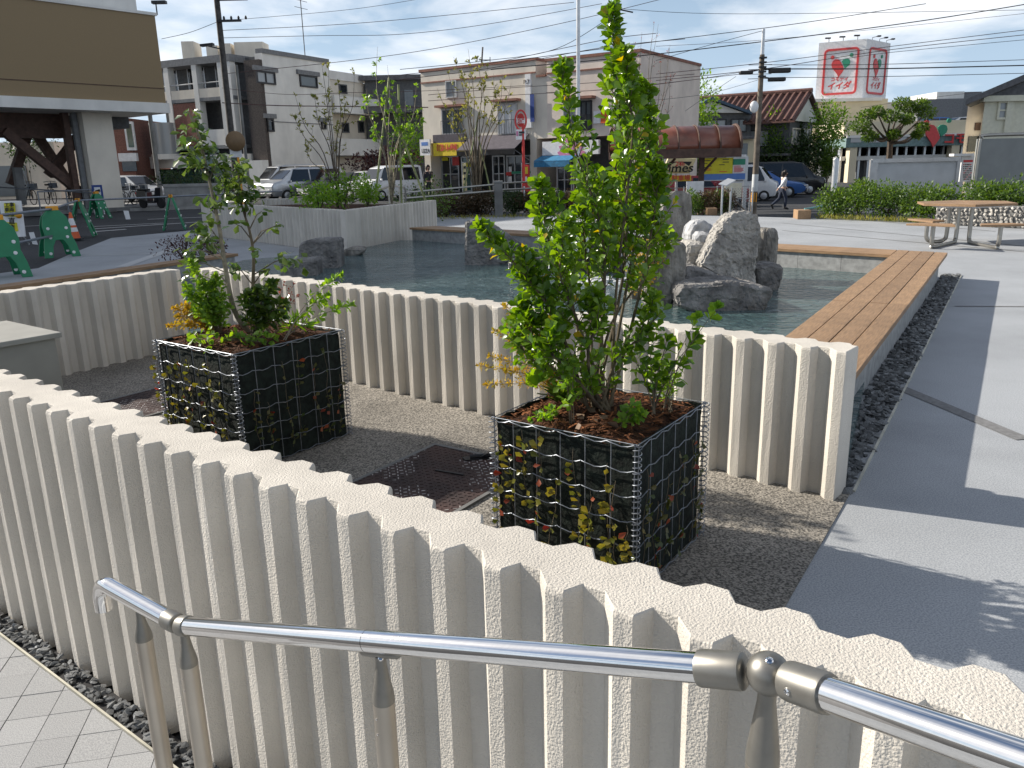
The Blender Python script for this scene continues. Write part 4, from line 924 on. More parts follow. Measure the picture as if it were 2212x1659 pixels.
# ================================================================== surroundings
def gbase(x, Y): return Vector((x, Y, street_z(x, Y)))
def boxpart(par, zn, x0, y0, x1, y1, Y, depth, m, name, z0=None, bevel=0.0):
    a, b_ = PZ(zn, x0, y0, Y), PZ(zn, x1, y1, Y); zl = b_.z if z0 is None else z0
    return MB().hexa((a.x, Y, zl), (b_.x - a.x, 0, 0), (0, depth, 0), (0, 0, a.z - zl)).build(name, m, par, bevel=bevel)
def facbox(par, F, r, d0, d1, m, name): mb_ = MB(); F.box(mb_, r[0], r[1], r[2], r[3], d0, d1); return mb_.build(name, m, par)
UPV = Vector((0, 0, 1))

# ---------- building on stilts, far left
A1 = P(362, 245, 38.0); A0 = P(-420, 230, 28.3); FA = Fac(A1[:2], A0[:2]); zb = A1.z
st = thing('stilt_building', 'big building raised on stilts at the left, brown front panel under white wall', 'building', gbase(A1.x, 38))
def bk(F, u, d): return F.pt(u, 0, -d)
facbox(st, FA, (0, 24, zb, zb + .42), -14, .25, 'wall_white', 'floor_beam')
facbox(st, FA, (.08, 24, zb + .42, 8.2), -14, .12, 'brown_panel', 'front_panel')
facbox(st, FA, (.08, 24, zb + 1.02, zb + 1.05), .12, .14, 'brown_steel', 'panel_seam')
facbox(st, FA, (.0, 24, 8.2, 8.32), -14, .18, 'wall_white', 'ledge')
facbox(st, FA, (.6, 13, 8.32, 12.0), -13.5, -.35, 'wall_white', 'upper_wall'); facbox(st, FA, (13.5, 24, 8.32, 16.5), -13.5, -.35, 'wall_white', 'upper_block')  # upper_block: unseen tall part added to cast shade over the left plaza
facbox(st, FA, (3.6, 3.9, 8.32, 12.02), -.36, -.33, 'wall_cream', 'wall_joint')
lampb = FA.pt(-.05, 8.25, .1); m_ = MB(); m_.tube([lampb, lampb + UPV * .45], .03, 6); m_.box(lampb + UPV * .5 + Vector((.15, 0, 0)), (.6, .25, .12)); m_.build('floodlight', 'dark_metal', st)
r = FA.rect('z1', 530, 680, 690, 1200)
cbase = G(*zz('lz', 1300, 385)); cu0 = FA.uz(*zz('lz', 1385, 385))[0]
FA2 = Fac((FA.p0 - FA.n * 1.0)[:2], (FA.p0 - FA.n * 1.0 + FA.u * 16)[:2]); FA2.n = FA.n
rr = FA2.rect('z1', 530, 700, 690, 1000); rr = (rr[0], rr[0] + 1.15)
for uu in (rr[0], rr[0] + 9.5): facbox(st, FA2, (uu, uu + 1.25, -.05, zb - .002), -1.0, .0, 'wall_cream', 'pillar')
facbox(st, FA2, (rr[0] + 1.3, rr[0] + 1.5, -.05, zb - .002), -.6, -.4, 'wall_grey', 'drain_pipe'); facbox(st, FA2, (rr[0] + 1.55, rr[0] + 1.8, -.05, zb - .003), -.9, -.6, 'brown_steel', 'steel_post')
facbox(st, FA2, (rr[0] + 1.4, 24, zb - 1.0, zb - .004), -2.2, -1.6, 'brown_steel', 'steel_beam'); facbox(st, FA2, (0.2, 24, zb - .5, zb - .006), -10, -2.3, 'dark_wall_and_shade', 'ceiling')
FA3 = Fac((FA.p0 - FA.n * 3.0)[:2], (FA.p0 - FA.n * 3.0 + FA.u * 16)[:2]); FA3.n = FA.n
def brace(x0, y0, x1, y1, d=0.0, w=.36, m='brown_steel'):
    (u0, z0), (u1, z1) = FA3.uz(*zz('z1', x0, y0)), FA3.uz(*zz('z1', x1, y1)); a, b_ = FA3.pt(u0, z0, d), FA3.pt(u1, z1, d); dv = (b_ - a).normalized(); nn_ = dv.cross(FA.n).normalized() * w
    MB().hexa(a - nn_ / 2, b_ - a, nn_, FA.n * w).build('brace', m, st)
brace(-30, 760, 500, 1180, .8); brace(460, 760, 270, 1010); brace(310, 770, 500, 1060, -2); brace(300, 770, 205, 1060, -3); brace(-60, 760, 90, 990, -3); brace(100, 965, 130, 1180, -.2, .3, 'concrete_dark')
facbox(st, FA2, (.5, 24, 0, .16), -8, 0.3, 'concrete_dark', 'floor_slab'); facbox(st, FA2, (rr[0] + 2.2, 24, .16, 1.5), -9, -8.5, 'dark_wall_and_shade', 'shade_backing')  # dark panel at the rear added for the shade under the building
# shop fronts glimpsed behind the stilts
def shell(name, label, x0, x1, Y, depth, h, m, cat='building', rz=0):
    t_ = thing(name, label, cat, gbase((x0 + x1) / 2, Y)); MB().hexa((x0, Y, street_z(x0, Y) - .1), (x1 - x0, 0, 0), (0, depth, 0), (0, 0, h)).build('wall', m, t_); return t_
sb = shell('low_building', 'cream shop row glimpsed under the building on stilts', -62, -33.5, 62, 8, 4.2, 'wall_cream')
for k in range(7): facx = -60 + k * 3.6; MB().hexa((facx, 61.9, .2), (2.6, 0, 0), (0, .08, 0), (0, 0, 2.2)).build('window', 'glass_grey', sb)
# ---------- white three-storey building
C1 = P(556, 113, 55.0); E1v = Vector((.45, .893, 0)); F1 = Fac(C1[:2], (C1.x + E1v.x * 18, C1.y + E1v.y * 18)); F1.n = Vector((.893, -.45, 0))
F2 = Fac((C1.x - .893 * 10.5, C1.y + .45 * 10.5), C1[:2]); F2.n = Vector((-.45, -.893, 0))
wb = thing('apartment_building', 'white three-storey building with balconies on its left side', 'building', gbase(C1.x, 55))
zt1 = C1.z; 
UE = F1.uz(718, 250)[0]; UW = F1.uz(905, 300)[0]
q = [F1.pt(1.4, 0), F1.pt(UE, 0), F1.pt(UE, 0) + Vector((-.893, .45, 0)) * 10, F1.pt(1.4, 0) + Vector((-.893, .45, 0)) * 10.2]
MB().prism([(p.x, p.y) for p in q], -.2, zt1).build('wall', 'wall_white', wb)
facbox(wb, F1, (.35, 1.398, -.2, zt1), -.6, 0, 'wall_white', 'wall_end')
facbox(wb, F1, (.35, UE, zt1, zt1 + .28), -.5, .08, 'wall_grey', 'parapet')
facbox(wb, F1, (UE + .01, UW, -.2, zt1 - .9), -8, -.9, 'wall_cream', 'rear_wing')
facbox(wb, F1, (UE + .01, UE + (UW - UE) * .45, zt1 - .9, zt1 - .3), -8, -.8, 'wall_white', 'rear_parapet')
for r_, pn, ml in (((838, 335, 985, 445), 'glass_curtain', 1), ((1155, 365, 1290, 470), 'glass_grey', 0), ((918, 685, 975, 785), 'glass_dark', 0), ((1315, 712, 1352, 768), 'glass_dark', 0)):
    rr = F1.rect('z2', *r_); F1.window(wb, rr, 'dark_metal', pn, .10, ml, .10)
    facbox(wb, F1, (rr[0] - .25, rr[1] + .25, rr[3], rr[3] + .28), .002, .14, 'wall_grey', 'window_hood')
for r_ in ((1515, 430, 1575, 505), (1700, 440, 1760, 540), (1535, 712, 1590, 790), (1650, 700, 1700, 790)):
    rr = F1.rect('z2', *r_); F1.window(wb, (max(UE + .3, rr[0]), max(UE + 1, rr[1]), rr[2], rr[3]), 'dark_wall_and_shade', 'glass_dark', .08, 0, .08, d=-.9)
for zz_ in (2.6, 5.6):
    facbox(wb, F1, (UE + .01, UW, zz_, zz_ + .16), -.9, .3, 'wall_white', 'balcony_slab'); facbox(wb, F1, (UE + .01, UW, zz_ + .16, zz_ + 1.2), .2, .3, 'wall_white', 'balcony_front')
facbox(wb, F1, (.4, UE, 4.72, 4.78), .002, .03, 'wall_grey', 'band')
# left side: columns, recessed balconies, panels
facbox(wb, F2, (0, 10.0, -.2, zt1), -2.5, -1.4, 'dark_wall_and_shade', 'recessed_wall')
facbox(wb, F2, (9.2, 10.48, -.2, zt1 - .4), -1.4, -.05, 'brick_brown', 'brick_pier')
facbox(wb, F2, (0, 8.1, zt1 - .35, zt1 + .1), -4, .05, 'wall_grey', 'roof_slab')
for uu in (1.9, 4.55, 6.9, 7.6): facbox(wb, F2, (uu, uu + .42, 3.3, zt1 - .35), -.5, .02, 'wall_white', 'column')
for z_ in (3.15, 6.25): facbox(wb, F2, (0, 8.1, z_, z_ + .22), -1.4, .0, 'wall_grey', 'balcony_slab')
for u0, u1, m in ((0, 1.85, 'wall_white'), (2.35, 4.5, 'brick_red'), (5.0, 6.85, 'wall_white')):
    facbox(wb, F2, (u0, u1, 6.47, 7.05), -.12, -.02, 'wall_cream', 'balcony_front'); facbox(wb, F2, (u0, u1, 3.37, 6.2 if m == 'brick_red' else 4.4), -.20, -.04, m, 'panel')
    MB().tube([F2.pt(u0, 7.4, -.05), F2.pt(u1, 7.4, -.05)], .04, 6).build('rail', 'alu', wb)
    F2.window(wb, (u0 + .3, u1 - .2, 6.6, 8.9), 'alu', 'glass_dark', .06, 1, .05, d=-1.4)
m_ = MB(); cc = F2.pt(1.3, 0, .1); m_.lathe([(.95, 2.9), (.95, 5.0)], (cc.x, cc.y, 0), 20); m_.build('round_bay', 'glass_curtain', wb, smooth=True)
m_ = MB(); m_.lathe([(1.02, 2.55), (1.02, 2.9)], (cc.x, cc.y, 0), 20); m_.build('bay_sill', 'wall_white', wb, smooth=True)
facbox(wb, F2, (-1.6, 9.0, 1.95, 2.75), -.3, .35, 'wall_white', 'shop_sign'); facbox(wb, F2, (3.4, 5.9, 2.0, 2.7), .35, .37, 'glass_green', 'sign_picture')
F2.window(wb, (-1.2, 4.8, .2, 1.9), 'dark_metal', 'glass_green', .08, 3, .08, d=-.3); F2.window(wb, (5.0, 8.8, .2, 1.9), 'dark_metal', 'glass_dark', .08, 2, .08, d=-.3)
facbox(wb, F2, (8.3, 10.47, -.2, 2.3), -.1, .5, 'wall_white', 'entrance_wall')
for x0, y0, x1, y1 in ((310, 125, 385, 235), (485, 155, 560, 215), (600, 140, 655, 240), (690, 128, 890, 222)):
    p = P(*zz('z2', x0, y1), 60); q_ = P(*zz('z2', x1, y0), 60); MB().hexa((p.x, 60, zt1 - .4), (q_.x - p.x, 0, 0), (0, 1.5, 0), (0, 0, q_.z - zt1 + .4)).build('roof_box', 'wall_cream', wb)
m_ = MB(); pr = F1.pt(8.2, zt1, -3); m_.tube([pr, pr + UPV * 5.5], .035, 5)
for k in range(3): m_.tube([pr + UPV * (5.1 - k * .5) - F1.u * .7, pr + UPV * (5.1 - k * .5) + F1.u * .7], .02, 4)
m_.build('antenna', 'dark_metal', wb)
# clinic with green sign glimpsed left of it
cl = thing('corner_building', 'reddish corner building with a green and white sign, behind the pillar', 'building', gbase(-27.5, 56))
boxpart(cl, 'bz', 100, 500, 470, 1230, 57, 6, 'brick_red', 'wall', -.2); boxpart(cl, 'bz', 300, 540, 470, 910, 56.8, .18, 'sign_white', 'sign_box'); boxpart(cl, 'bz', 330, 570, 440, 870, 56.75, .04, 'glass_green', 'sign_panel')
boxpart(cl, 'bz', 230, 950, 480, 1050, 56.6, .3, 'sign_white', 'shop_sign'); boxpart(cl, 'bz', 280, 1055, 480, 1180, 56.9, .09, 'glass_dark', 'window')
# dark house behind
dh = thing('grey_house', 'grey house between the white building and the beige shops', 'building', gbase(-9, 66))
boxpart(dh, 'z3', -260, 385, 195, 1000, 66, 6, 'dark_wall_and_shade', 'wall', -.2); boxpart(dh, 'z3', -300, 375, 200, 400, 65.6, 7, 'roof_grey', 'roof'); boxpart(dh, 'z3', 30, 480, 100, 600, 65.95, .04, 'glass_grey', 'window'); boxpart(dh, 'z3', -300, 600, 170, 640, 64.2, 1.6, 'roof_grey', 'lower_roof')
# ---------- beige shop building
S0, S1 = P(922, 440, 49.0), P(1378, 440, 41.4); FS = Fac(S0[:2], S1[:2]); FS.n = Vector((FS.u.y, -FS.u.x, 0))
sh = thing('shop_building', 'beige two-storey shop building with a stepped roofline and rust trim', 'building', gbase(S0.x, 49))
def uS(x, y=200): return FS.uz(x, y)[0]
zL = FS.uz(923, 152)[1]; zL2 = FS.uz(1152, 134)[1]; zN = FS.uz(1170, 166)[1]; zR = FS.uz(1200, 131)[1]; uA, uB, uC = uS(1157, 150), uS(1181, 150), FS.len
zLm = (zL + zL2) / 2
facbox(sh, FS, (0, uA, 2.95, zLm), -8, 0, 'wall_cream', 'wall'); facbox(sh, FS, (uA, uB, 2.95, zN), -8, -.01, 'wall_cream', 'wall'); facbox(sh, FS, (uB, uC, 2.95, zR), -8, 0, 'wall_pink', 'wall')
facbox(sh, FS, (0, .45, -.3, 2.95), -8, 0, 'wall_cream', 'wall'); facbox(sh, FS, (uA - .4, uA, -.3, 2.95), -8, 0, 'wall_cream', 'wall'); facbox(sh, FS, (uC - .4, uC, -.3, 2.95), -8, 0, 'wall_pink', 'wall'); facbox(sh, FS, (.45, uC - .4, -.3, 2.95), -8, -2.2, 'dark_wall_and_shade', 'shop_interior')
facbox(sh, FS, (-.08, uA + .06, zLm, zLm + .14), -8, .08, 'trim_rust', 'coping'); facbox(sh, FS, (uA + .06, uB - .06, zN, zN + .1), -8, .08, 'trim_rust', 'coping'); facbox(sh, FS, (uB - .06, uC + .06, zR, zR + .14), -8, .08, 'trim_rust', 'coping')
facbox(sh, FS, (0, uA, zLm - .62, zLm - .55), .002, .06, 'trim_rust', 'band'); facbox(sh, FS, (uB, uC, zR - .62, zR - .55), .002, .06, 'trim_rust', 'band')
for r_, pn, fr, ml in (((305, 622, 470, 800), 'glass_grey', 'alu', 1), ((335, 415, 420, 535), 'glass_curtain', 'alu', 0), ((712, 582, 860, 800), 'sign_white', 'alu', 2), ((1312, 560, 1398, 772), 'glass_grey', 'dark_metal', 1), ((1190, 560, 1290, 775), 'glass_curtain', 'alu', 1)):
    rr = FS.rect('z3', *r_); FS.window(sh, rr, fr, pn, .07, ml, .10)
    if r_[3] > 700:
        facbox(sh, FS, (rr[0] - .2, rr[1] + .2, rr[3] + .08, rr[3] + .2), .002, .45, 'trim_rust', 'window_hood')
        m_ = MB()
        for k in range(9): uu = rr[0] + (rr[1] - rr[0]) * k / 8; m_.tube([FS.pt(uu, rr[2], .16), FS.pt(uu, rr[2] + .75, .16)], .012, 4)
        m_.tube([FS.pt(rr[0], rr[2] + .75, .16), FS.pt(rr[1], rr[2] + .75, .16)], .018, 4); m_.build('window_rail', 'dark_metal', sh)
# rear wing with rust eave
wa, wbq = P(*zz('z3', 1560, 600), 47), P(*zz('z3', 1958, 600), 47)
MB().hexa((wa.x, 47, -.4), (wbq.x - wa.x, 0, 0), (0, 7, 0), (0, 0, P(*zz('z3', 1800, 480), 47).z + .4)).build('side_wing', 'wall_pink', sh)
e0, e1 = PZ('z3', 1700, 432, 46.6), PZ('z3', 2000, 492, 46.6); MB().ext([e0, e1, e1 - UPV * .14, e0 - UPV * .14], (0, 8, 0)).build('wing_roof', 'trim_rust', sh)
boxpart(sh, 'z3', 1835, 595, 1895, 705, 46.93, .06, 'glass_grey', 'window')
# signs and awnings of the shops
def sign(name, label, F, r, d0, d1, m): 
    t_ = thing(name, label, 'sign', F.pt((r[0] + r[1]) / 2, r[2], d0)); facbox(t_, F, r, d0, d1, m, 'panel'); return t_
def sg(r_): return FS.rect('z3', *r_)
rr = sg((262, 868, 488, 955)); t = sign('shop_sign', 'yellow shop sign with a red telephone number', FS, rr, .05, .28, 'yellow_sign')
text('0120-16-4940', .52, 'red_sign', FS.pt((rr[0] + rr[1]) / 2 - .1, (rr[2] + rr[3]) / 2 + .08, .30), FS.u, UPV, t, fit=(rr[1] - rr[0]) * .66, bold=.02)
facbox(t, FS, (rr[0], rr[1], rr[3] + .005, rr[3] + .45), .05, .27, 'awning_grey', 'header')
rr = sg((180, 842, 258, 955)); t = sign('poster_board', 'pale blue poster board left of the yellow shop sign', FS, (rr[0] - .05, rr[1] - .05, rr[2], rr[3]), .3, .42, 'sign_white'); facbox(t, FS, (rr[0] + .08, rr[1] - .2, rr[2] + .55, rr[3] - .15), .42, .43, 'blue_light', 'picture'); text('UZZA', .3, 'black', FS.pt((rr[0] + rr[1]) / 2, rr[2] + .25, .435), FS.u, UPV, t, fit=(rr[1] - rr[0]) * .8)
rr = sg((920, 368, 965, 755)); t = sign('vertical_sign', 'tall narrow white sign on the beige shop wall', FS, rr, .01, .16, 'sign_white'); facbox(t, FS, (rr[0] + .3, rr[0] + .55, rr[3] - 2.4, rr[3] - 1.0), .16, .17, 'blue_sign', 'emblem'); text('P.7', .30, 'black', FS.pt((rr[0] + rr[1]) / 2 - .08, rr[2] + 2.3, .17), FS.u, UPV, t)
rr = sg((1466, 632, 1510, 720)); t = sign('wall_sign', 'small orange and white sign on the pinkish shop wall', FS, rr, .01, .08, 'orange'); facbox(t, FS, (rr[0] - .42, rr[0] - .02, rr[2], rr[3]), .01, .07, 'sign_white', 'panel')
rr = sg((1052, 858, 1460, 945)); t = sign('shop_sign', 'white shop sign with a pink blossom above the blue awning', FS, rr, .05, .25, 'sign_white')
plain('pink', (0.62, 0.22, 0.38)); m_ = MB(); cu_, cz_ = rr[0] + 1.75, (rr[2] + rr[3]) / 2 - .1
for k in range(9):
    a = PI * (k + .5) / 9; m_.ext([FS.pt(cu_, cz_ - .3, .252), FS.pt(cu_ + math.cos(a - .14) * .7, cz_ - .3 + math.sin(a - .14) * .85, .252), FS.pt(cu_ + math.cos(a) * .85, cz_ - .3 + math.sin(a) * 1.0, .252), FS.pt(cu_ + math.cos(a + .14) * .7, cz_ - .3 + math.sin(a + .14) * .85, .252)], FS.n * .01)
m_.build('blossom', 'pink', t)
def awning(label, r_, m, out):
    rr_ = sg(r_); t_ = thing('awning', label, 'awning', FS.pt(rr_[0], rr_[2], 0)); z1, z0 = rr_[3], rr_[2] + .32
    MB().ext([FS.pt(rr_[0], z1, .02), FS.pt(rr_[0], z0, out), FS.pt(rr_[0], z0 - .05, out), FS.pt(rr_[0], z1 - .05, .02)], FS.u * (rr_[1] - rr_[0])).build('slope', m, t_)
    MB().hexa(FS.pt(rr_[0], rr_[2], out - .02), FS.u * (rr_[1] - rr_[0]), FS.n * .03, UPV * .26).build('valance', 'paint_black' if m == 'awning_grey' else m, t_)
    for uu in (rr_[0] + .03, rr_[1] - .03): MB().tube([FS.pt(uu, rr_[2] - .3, .02), FS.pt(uu, z0 - .1, out - .08)], .02, 5).build('arm', 'alu', t_)
awning('dark grey sloping awning in the middle of the beige shops', (525, 815, 945, 948), 'awning_grey', 1.5); awning('bright blue awning of the pinkish shop', (1045, 950, 1300, 1035), 'awning_blue', 1.0)
for r_, pn, ml in (((225, 965, 365, 1225), 'glass_dark', 1), ((372, 965, 520, 1225), 'glass_green', 1), ((600, 958, 700, 1225), 'glass_dark', 1), ((705, 958, 890, 1225), 'glass_dark', 2), ((1075, 1045, 1190, 1230), 'glass_dark', 1), ((1195, 1045, 1330, 1230), 'glass_dark', 1)):
    FS.window(sh, sg(r_), 'alu', pn, .07, ml, .08, 1, name='shop_window', d=-1.0)
for r_, m in (((235, 968, 280, 995), 'lime_yellow'), ((310, 968, 362, 1030), 'red_sign'), ((405, 1010, 455, 1040), 'lime_yellow'), ((725, 1040, 748, 1078), 'sign_white'), ((722, 1112, 748, 1150), 'sign_white'), ((822, 1120, 850, 1165), 'sign_white'), ((745, 1075, 890, 1090), 'green_sign'), ((705, 1080, 745, 1105), 'red')):
    facbox(sh, FS, sg(r_), -.92, -.90, m, 'window_poster')
# banners by the shops
def banner(label, zn, x0, y0, x1, y1, Y, m):
    a, b_ = PZ(zn, x0, y0, Y), PZ(zn, x1, y1, Y); t_ = thing('banner', label, 'banner', gbase(a.x, Y)); n_ = 8; v = []
    for i in range(n_ + 1):
        for j in range(5):
            x = a.x + (b_.x - a.x) * j / 4; z = a.z + (b_.z - a.z) * i / n_; v.append((x, Y - .03 + .03 * math.sin(i * .9 + j), z))
    m2 = MB(); m2.v = v; m2.f = [(i * 5 + j, (i + 1) * 5 + j, (i + 1) * 5 + j + 1, i * 5 + j + 1) for i in range(n_) for j in range(4)]
    o_ = m2.build('cloth', m, t_, smooth=True); so = o_.modifiers.new('s', 'SOLIDIFY'); so.thickness = .01
    MB().tube([gbase(a.x - .03, Y), Vector((a.x - .03, Y, a.z + .1))], .015, 6).build('pole', 'alu', t_); MB().tube([(a.x - .03, Y, a.z + .05), (b_.x, Y, a.z + .05)], .012, 5).build('crossbar', 'alu', t_); return t_
t = banner('red banner with yellow marks standing by the dark shop front', 'z3', 888, 1025, 945, 1240, 42, 'red'); boxpart(t, 'z3', 900, 1040, 930, 1090, 41.9, .01, 'yellow_sign', 'emblem'); boxpart(t, 'z3', 905, 1110, 925, 1150, 41.9, .01, 'sign_white', 'emblem')
t = banner('cream banner with dark marks standing by the yellow shop', 'z3', 455, 1015, 488, 1215, 42, 'cream')
for k in range(4): boxpart(t, 'z3', 462, 1035 + k * 42, 480, 1052 + k * 42, 41.9, .01, 'dark_metal', 'emblem')

# ---------- houses, supermarket, right side
hs = thing('tiled_house', 'dark house with a brown ribbed tile roof behind the parking', 'building', gbase(22, 64))
rd_ = Vector((.80, -.60, 0)); re_ = Vector((-.60, -.80, 0)); r1 = PZ('z4', 912, 420, 58.0); Lr, Wr, Hr = 11.5, 3.3, 1.95
r0 = r1 - rd_ * Lr; ez = UPV * Hr; fl = -.6
def hp4(a, b_, c, d_): return [a, b_, c, d_]
for sg_, nm in ((1, 'roof'), (-1, 'rear_roof')):
    MB().ext([r0, r1 + rd_ * .3, r1 + rd_ * .3 + re_ * (Wr * sg_) - ez, r0 + re_ * (Wr * sg_) - ez], UPV * .12).build(nm, 'tile_brown', hs)
m_ = MB()
for k in range(26): f = (k + .5) / 26; a = r0.lerp(r1 + rd_ * .3, f) + UPV * .14; m_.tube([a, a + re_ * Wr - ez], .13, 5)
m_.build('tile_ribs', 'tile_brown', hs)['kind'] = 'stuff'
MB().tube([r0 + UPV * .2, r1 + rd_ * .3 + UPV * .2], .18, 6).build('ridge', 'tile_brown', hs)
MB().ext([r1 - UPV * .12, r1 + re_ * (Wr - .4) - ez * .93, r1 - re_ * (Wr - .4) - ez * .93], rd_ * -.2).build('gable', 'wall_white', hs)
q_ = [r0 + re_ * (Wr - .8), r1 - rd_ * .25 + re_ * (Wr - .8), r1 - rd_ * .25 - re_ * (Wr - .8), r0 - re_ * (Wr - .8)]
MB().prism([(p.x, p.y) for p in q_], fl, r1.z - Hr * .8).build('wall', 'dark_wall_and_shade', hs)
FH = Fac(q_[0][:2], q_[1][:2]); FH.n = re_.copy(); FHs = Fac(q_[1][:2], q_[2][:2]); FHs.n = rd_.copy()
for u0 in (.5, 2.9, 5.4, 8.0): FH.window(hs, (u0, u0 + 1.9, r1.z - Hr - 1.5, r1.z - Hr - .35), 'dark_metal', 'glass_curtain', .08, 1, .08)
for u0 in (.5, 2.7): FHs.window(hs, (u0, u0 + 1.6, r1.z - Hr - 1.4, r1.z - Hr - .3), 'wall_cream', 'glass_curtain', .08, 1, .08)
facbox(hs, FH, (-.3, FH.len + .2, r1.z - Hr - 2.1, r1.z - Hr - 1.95), .002, .9, 'roof_grey', 'lower_eave')
h2 = thing('blue_roofed_house', 'dark house with a blue metal gable roof left of the tiled house', 'building', gbase(17, 58))
Y2 = 57.0; ap, el, er = PZ('z4', 332, 440, Y2), PZ('z4', 175, 528, Y2), PZ('z4', 572, 528, Y2)
boxpart(h2, 'z4', 205, 520, 560, 800, Y2 + .3, 6, 'dark_wall_and_shade', 'wall', -.6)
MB().ext([ap - UPV * .25, el + Vector((.5, 0, -.05)), er + Vector((-.5, 0, -.05))], (0, 6, 0)).build('gable', 'wall_white', h2)
for a, b_ in ((ap, el), (ap, er)): MB().ext([a, b_, b_ - UPV * .18, a - UPV * .18], (0, 6.6, 0)).build('roof', 'roof_blue', h2).location.y -= .3
FH2 = Fac((PZ('z4', 205, 600, Y2 + .3).x, Y2 + .3), (PZ('z4', 560, 600, Y2 + .3).x, Y2 + .3))
FH2.window(h2, FH2.rect('z4', 250, 575, 420, 660), 'dark_metal', 'glass_curtain', .08, 2, .08); FH2.window(h2, FH2.rect('z4', 450, 570, 545, 650), 'dark_metal', 'glass_grey', .08, 1, .08)
h3 = thing('small_house', 'small roof and wall seen just right of the beige shops', 'building', gbase(12, 60)); boxpart(h3, 'z3', 1960, 570, 2120, 900, 60, 5, 'wall_grey', 'wall', -.6)
a, b_, c_ = PZ('z3', 1940, 540, 59.7), PZ('z3', 2000, 510, 59.7), PZ('z3', 2190, 575, 59.7); MB().ext([a, b_, c_, c_ - UPV * .2, a - UPV * .2], (0, 5.5, 0)).build('roof', 'tile_brown', h3)
yw = thing('yellow_building', 'yellow ochre building behind the utility pole', 'building', gbase(16, 52)); boxpart(yw, 'pz', 905, 190, 1085, 700, 53, 4, 'wall_yellow', 'wall', -.6); boxpart(yw, 'pz', 890, 178, 1100, 205, 52.6, 5, 'roof_grey', 'roof'); boxpart(yw, 'pz', 940, 260, 1010, 400, 52.95, .04, 'glass_grey', 'window')
wl = thing('low_shed', 'low cream shed with a dark window behind the parking sign', 'building', gbase(14, 56)); boxpart(wl, 'pz', -260, 378, 300, 640, 55, 3, 'wall_cream', 'wall', -.6); boxpart(wl, 'pz', -280, 362, 310, 382, 54.7, 3.6, 'wall_white', 'roof'); boxpart(wl, 'pz', 110, 395, 240, 520, 54.95, .04, 'brown_steel', 'window')
# supermarket
sm = thing('supermarket', 'cream supermarket with a green-grey sign band and glass front', 'building', gbase(36, 80)); Ym = 78.0
boxpart(sm, 'z4', 955, 458, 1352, 900, Ym, 14, 'wall_yellow', 'tall_block', -.6); boxpart(sm, 'z4', 1352, 470, 1500, 700, Ym + 2, 12, 'wall_cream', 'rear_block', -.6)
boxpart(sm, 'z4', 945, 450, 1360, 460, Ym - .3, 14.4, 'wall_white', 'coping')
FM = Fac((PZ('z4', 1130, 600, 72).x, 72), (PZ('z4', 2100, 600, 72).x, 72)); rr = FM.rect('z4', 1135, 592, 2090, 665)
facbox(sm, FM, (rr[0], rr[1], rr[2], rr[3]), -14, 0, 'wall_yellow', 'front_parapet'); rb_ = FM.rect('z4', 1135, 672, 2090, 722)
facbox(sm, FM, (rb_[0], rb_[1], rb_[3] + .002, rr[2] - .002), -14, .5, 'wall_white', 'eave'); mat('fascia', (0.16, 0.24, 0.235), rough=0.7); facbox(sm, FM, rb_, -14, .4, 'fascia', 'fascia')
facbox(sm, FM, (rb_[0], rb_[1], -.6, rb_[2]), -12, -2.2, 'dark_wall_and_shade', 'shop_interior'); facbox(sm, FM, (rb_[0], rb_[1], 1.4, 1.75), -2.2, -.5, 'wall_white', 'transom')
for k in range(17):
    uu = rb_[0] + (rb_[1] - rb_[0]) * k / 17; facbox(sm, FM, (uu, uu + .18, -.6, rb_[2]), -1.2, -.7, 'alu', 'mullion')
    if k < 17: facbox(sm, FM, (uu + .2, uu + 2.1, 1.8, rb_[2] - .1), -1.1, -1.05, 'glass_dark', 'window')
for x_ in (1160, 1770): rp = FM.rect('z4', x_, 725, x_ + 38, 800); facbox(sm, FM, (rp[0], rp[1], -.6, rb_[2]), -.5, .3, 'wall_yellow', 'pillar')
for x_ in (1270, 1430, 1160): 
    rp = FM.rect('z4', x_, 682, x_ + 60, 712); facbox(sm, FM, rp, .41, .44, 'plaza_light', 'leaf_motif')
# shop emblem (heart of two figures) and letters
def heart_red(F, u, z, s, d, par, th=.06):
    """left figure: leaning red half heart with its head; right figure: green half with its head"""
    def poly(pts, m, nm): m2 = MB(); m2.ext([F.pt(u + x * s, z + y * s, d) for x, y in pts], F.n * th); return m2.build(nm, m, par)
    L_ = [(0, -1.0), (-.16, -.68), (-.62, -.12), (-.72, .20), (-.62, .50), (-.38, .66), (-.12, .62), (.08, .42), (.34, -.05), (.44, -.30), (.36, -.48)]
    R_2 = [(.52, -.24), (.46, -.10), (.20, .44), (.36, .60), (.60, .66), (.86, .56), (.96, .30), (.90, .06)]
    poly(L_, 'red_sign', 'emblem_red'); poly(R_2, 'green_sign', 'emblem_green')
    poly([(-.66 + .17 * math.cos(k * PI / 7), .84 + .17 * math.sin(k * PI / 7)) for k in range(14)], 'red_sign', 'emblem_head'); poly([(1.02 + .17 * math.cos(k * PI / 7), .92 + .17 * math.sin(k * PI / 7)) for k in range(14)], 'green_sign', 'emblem_head')
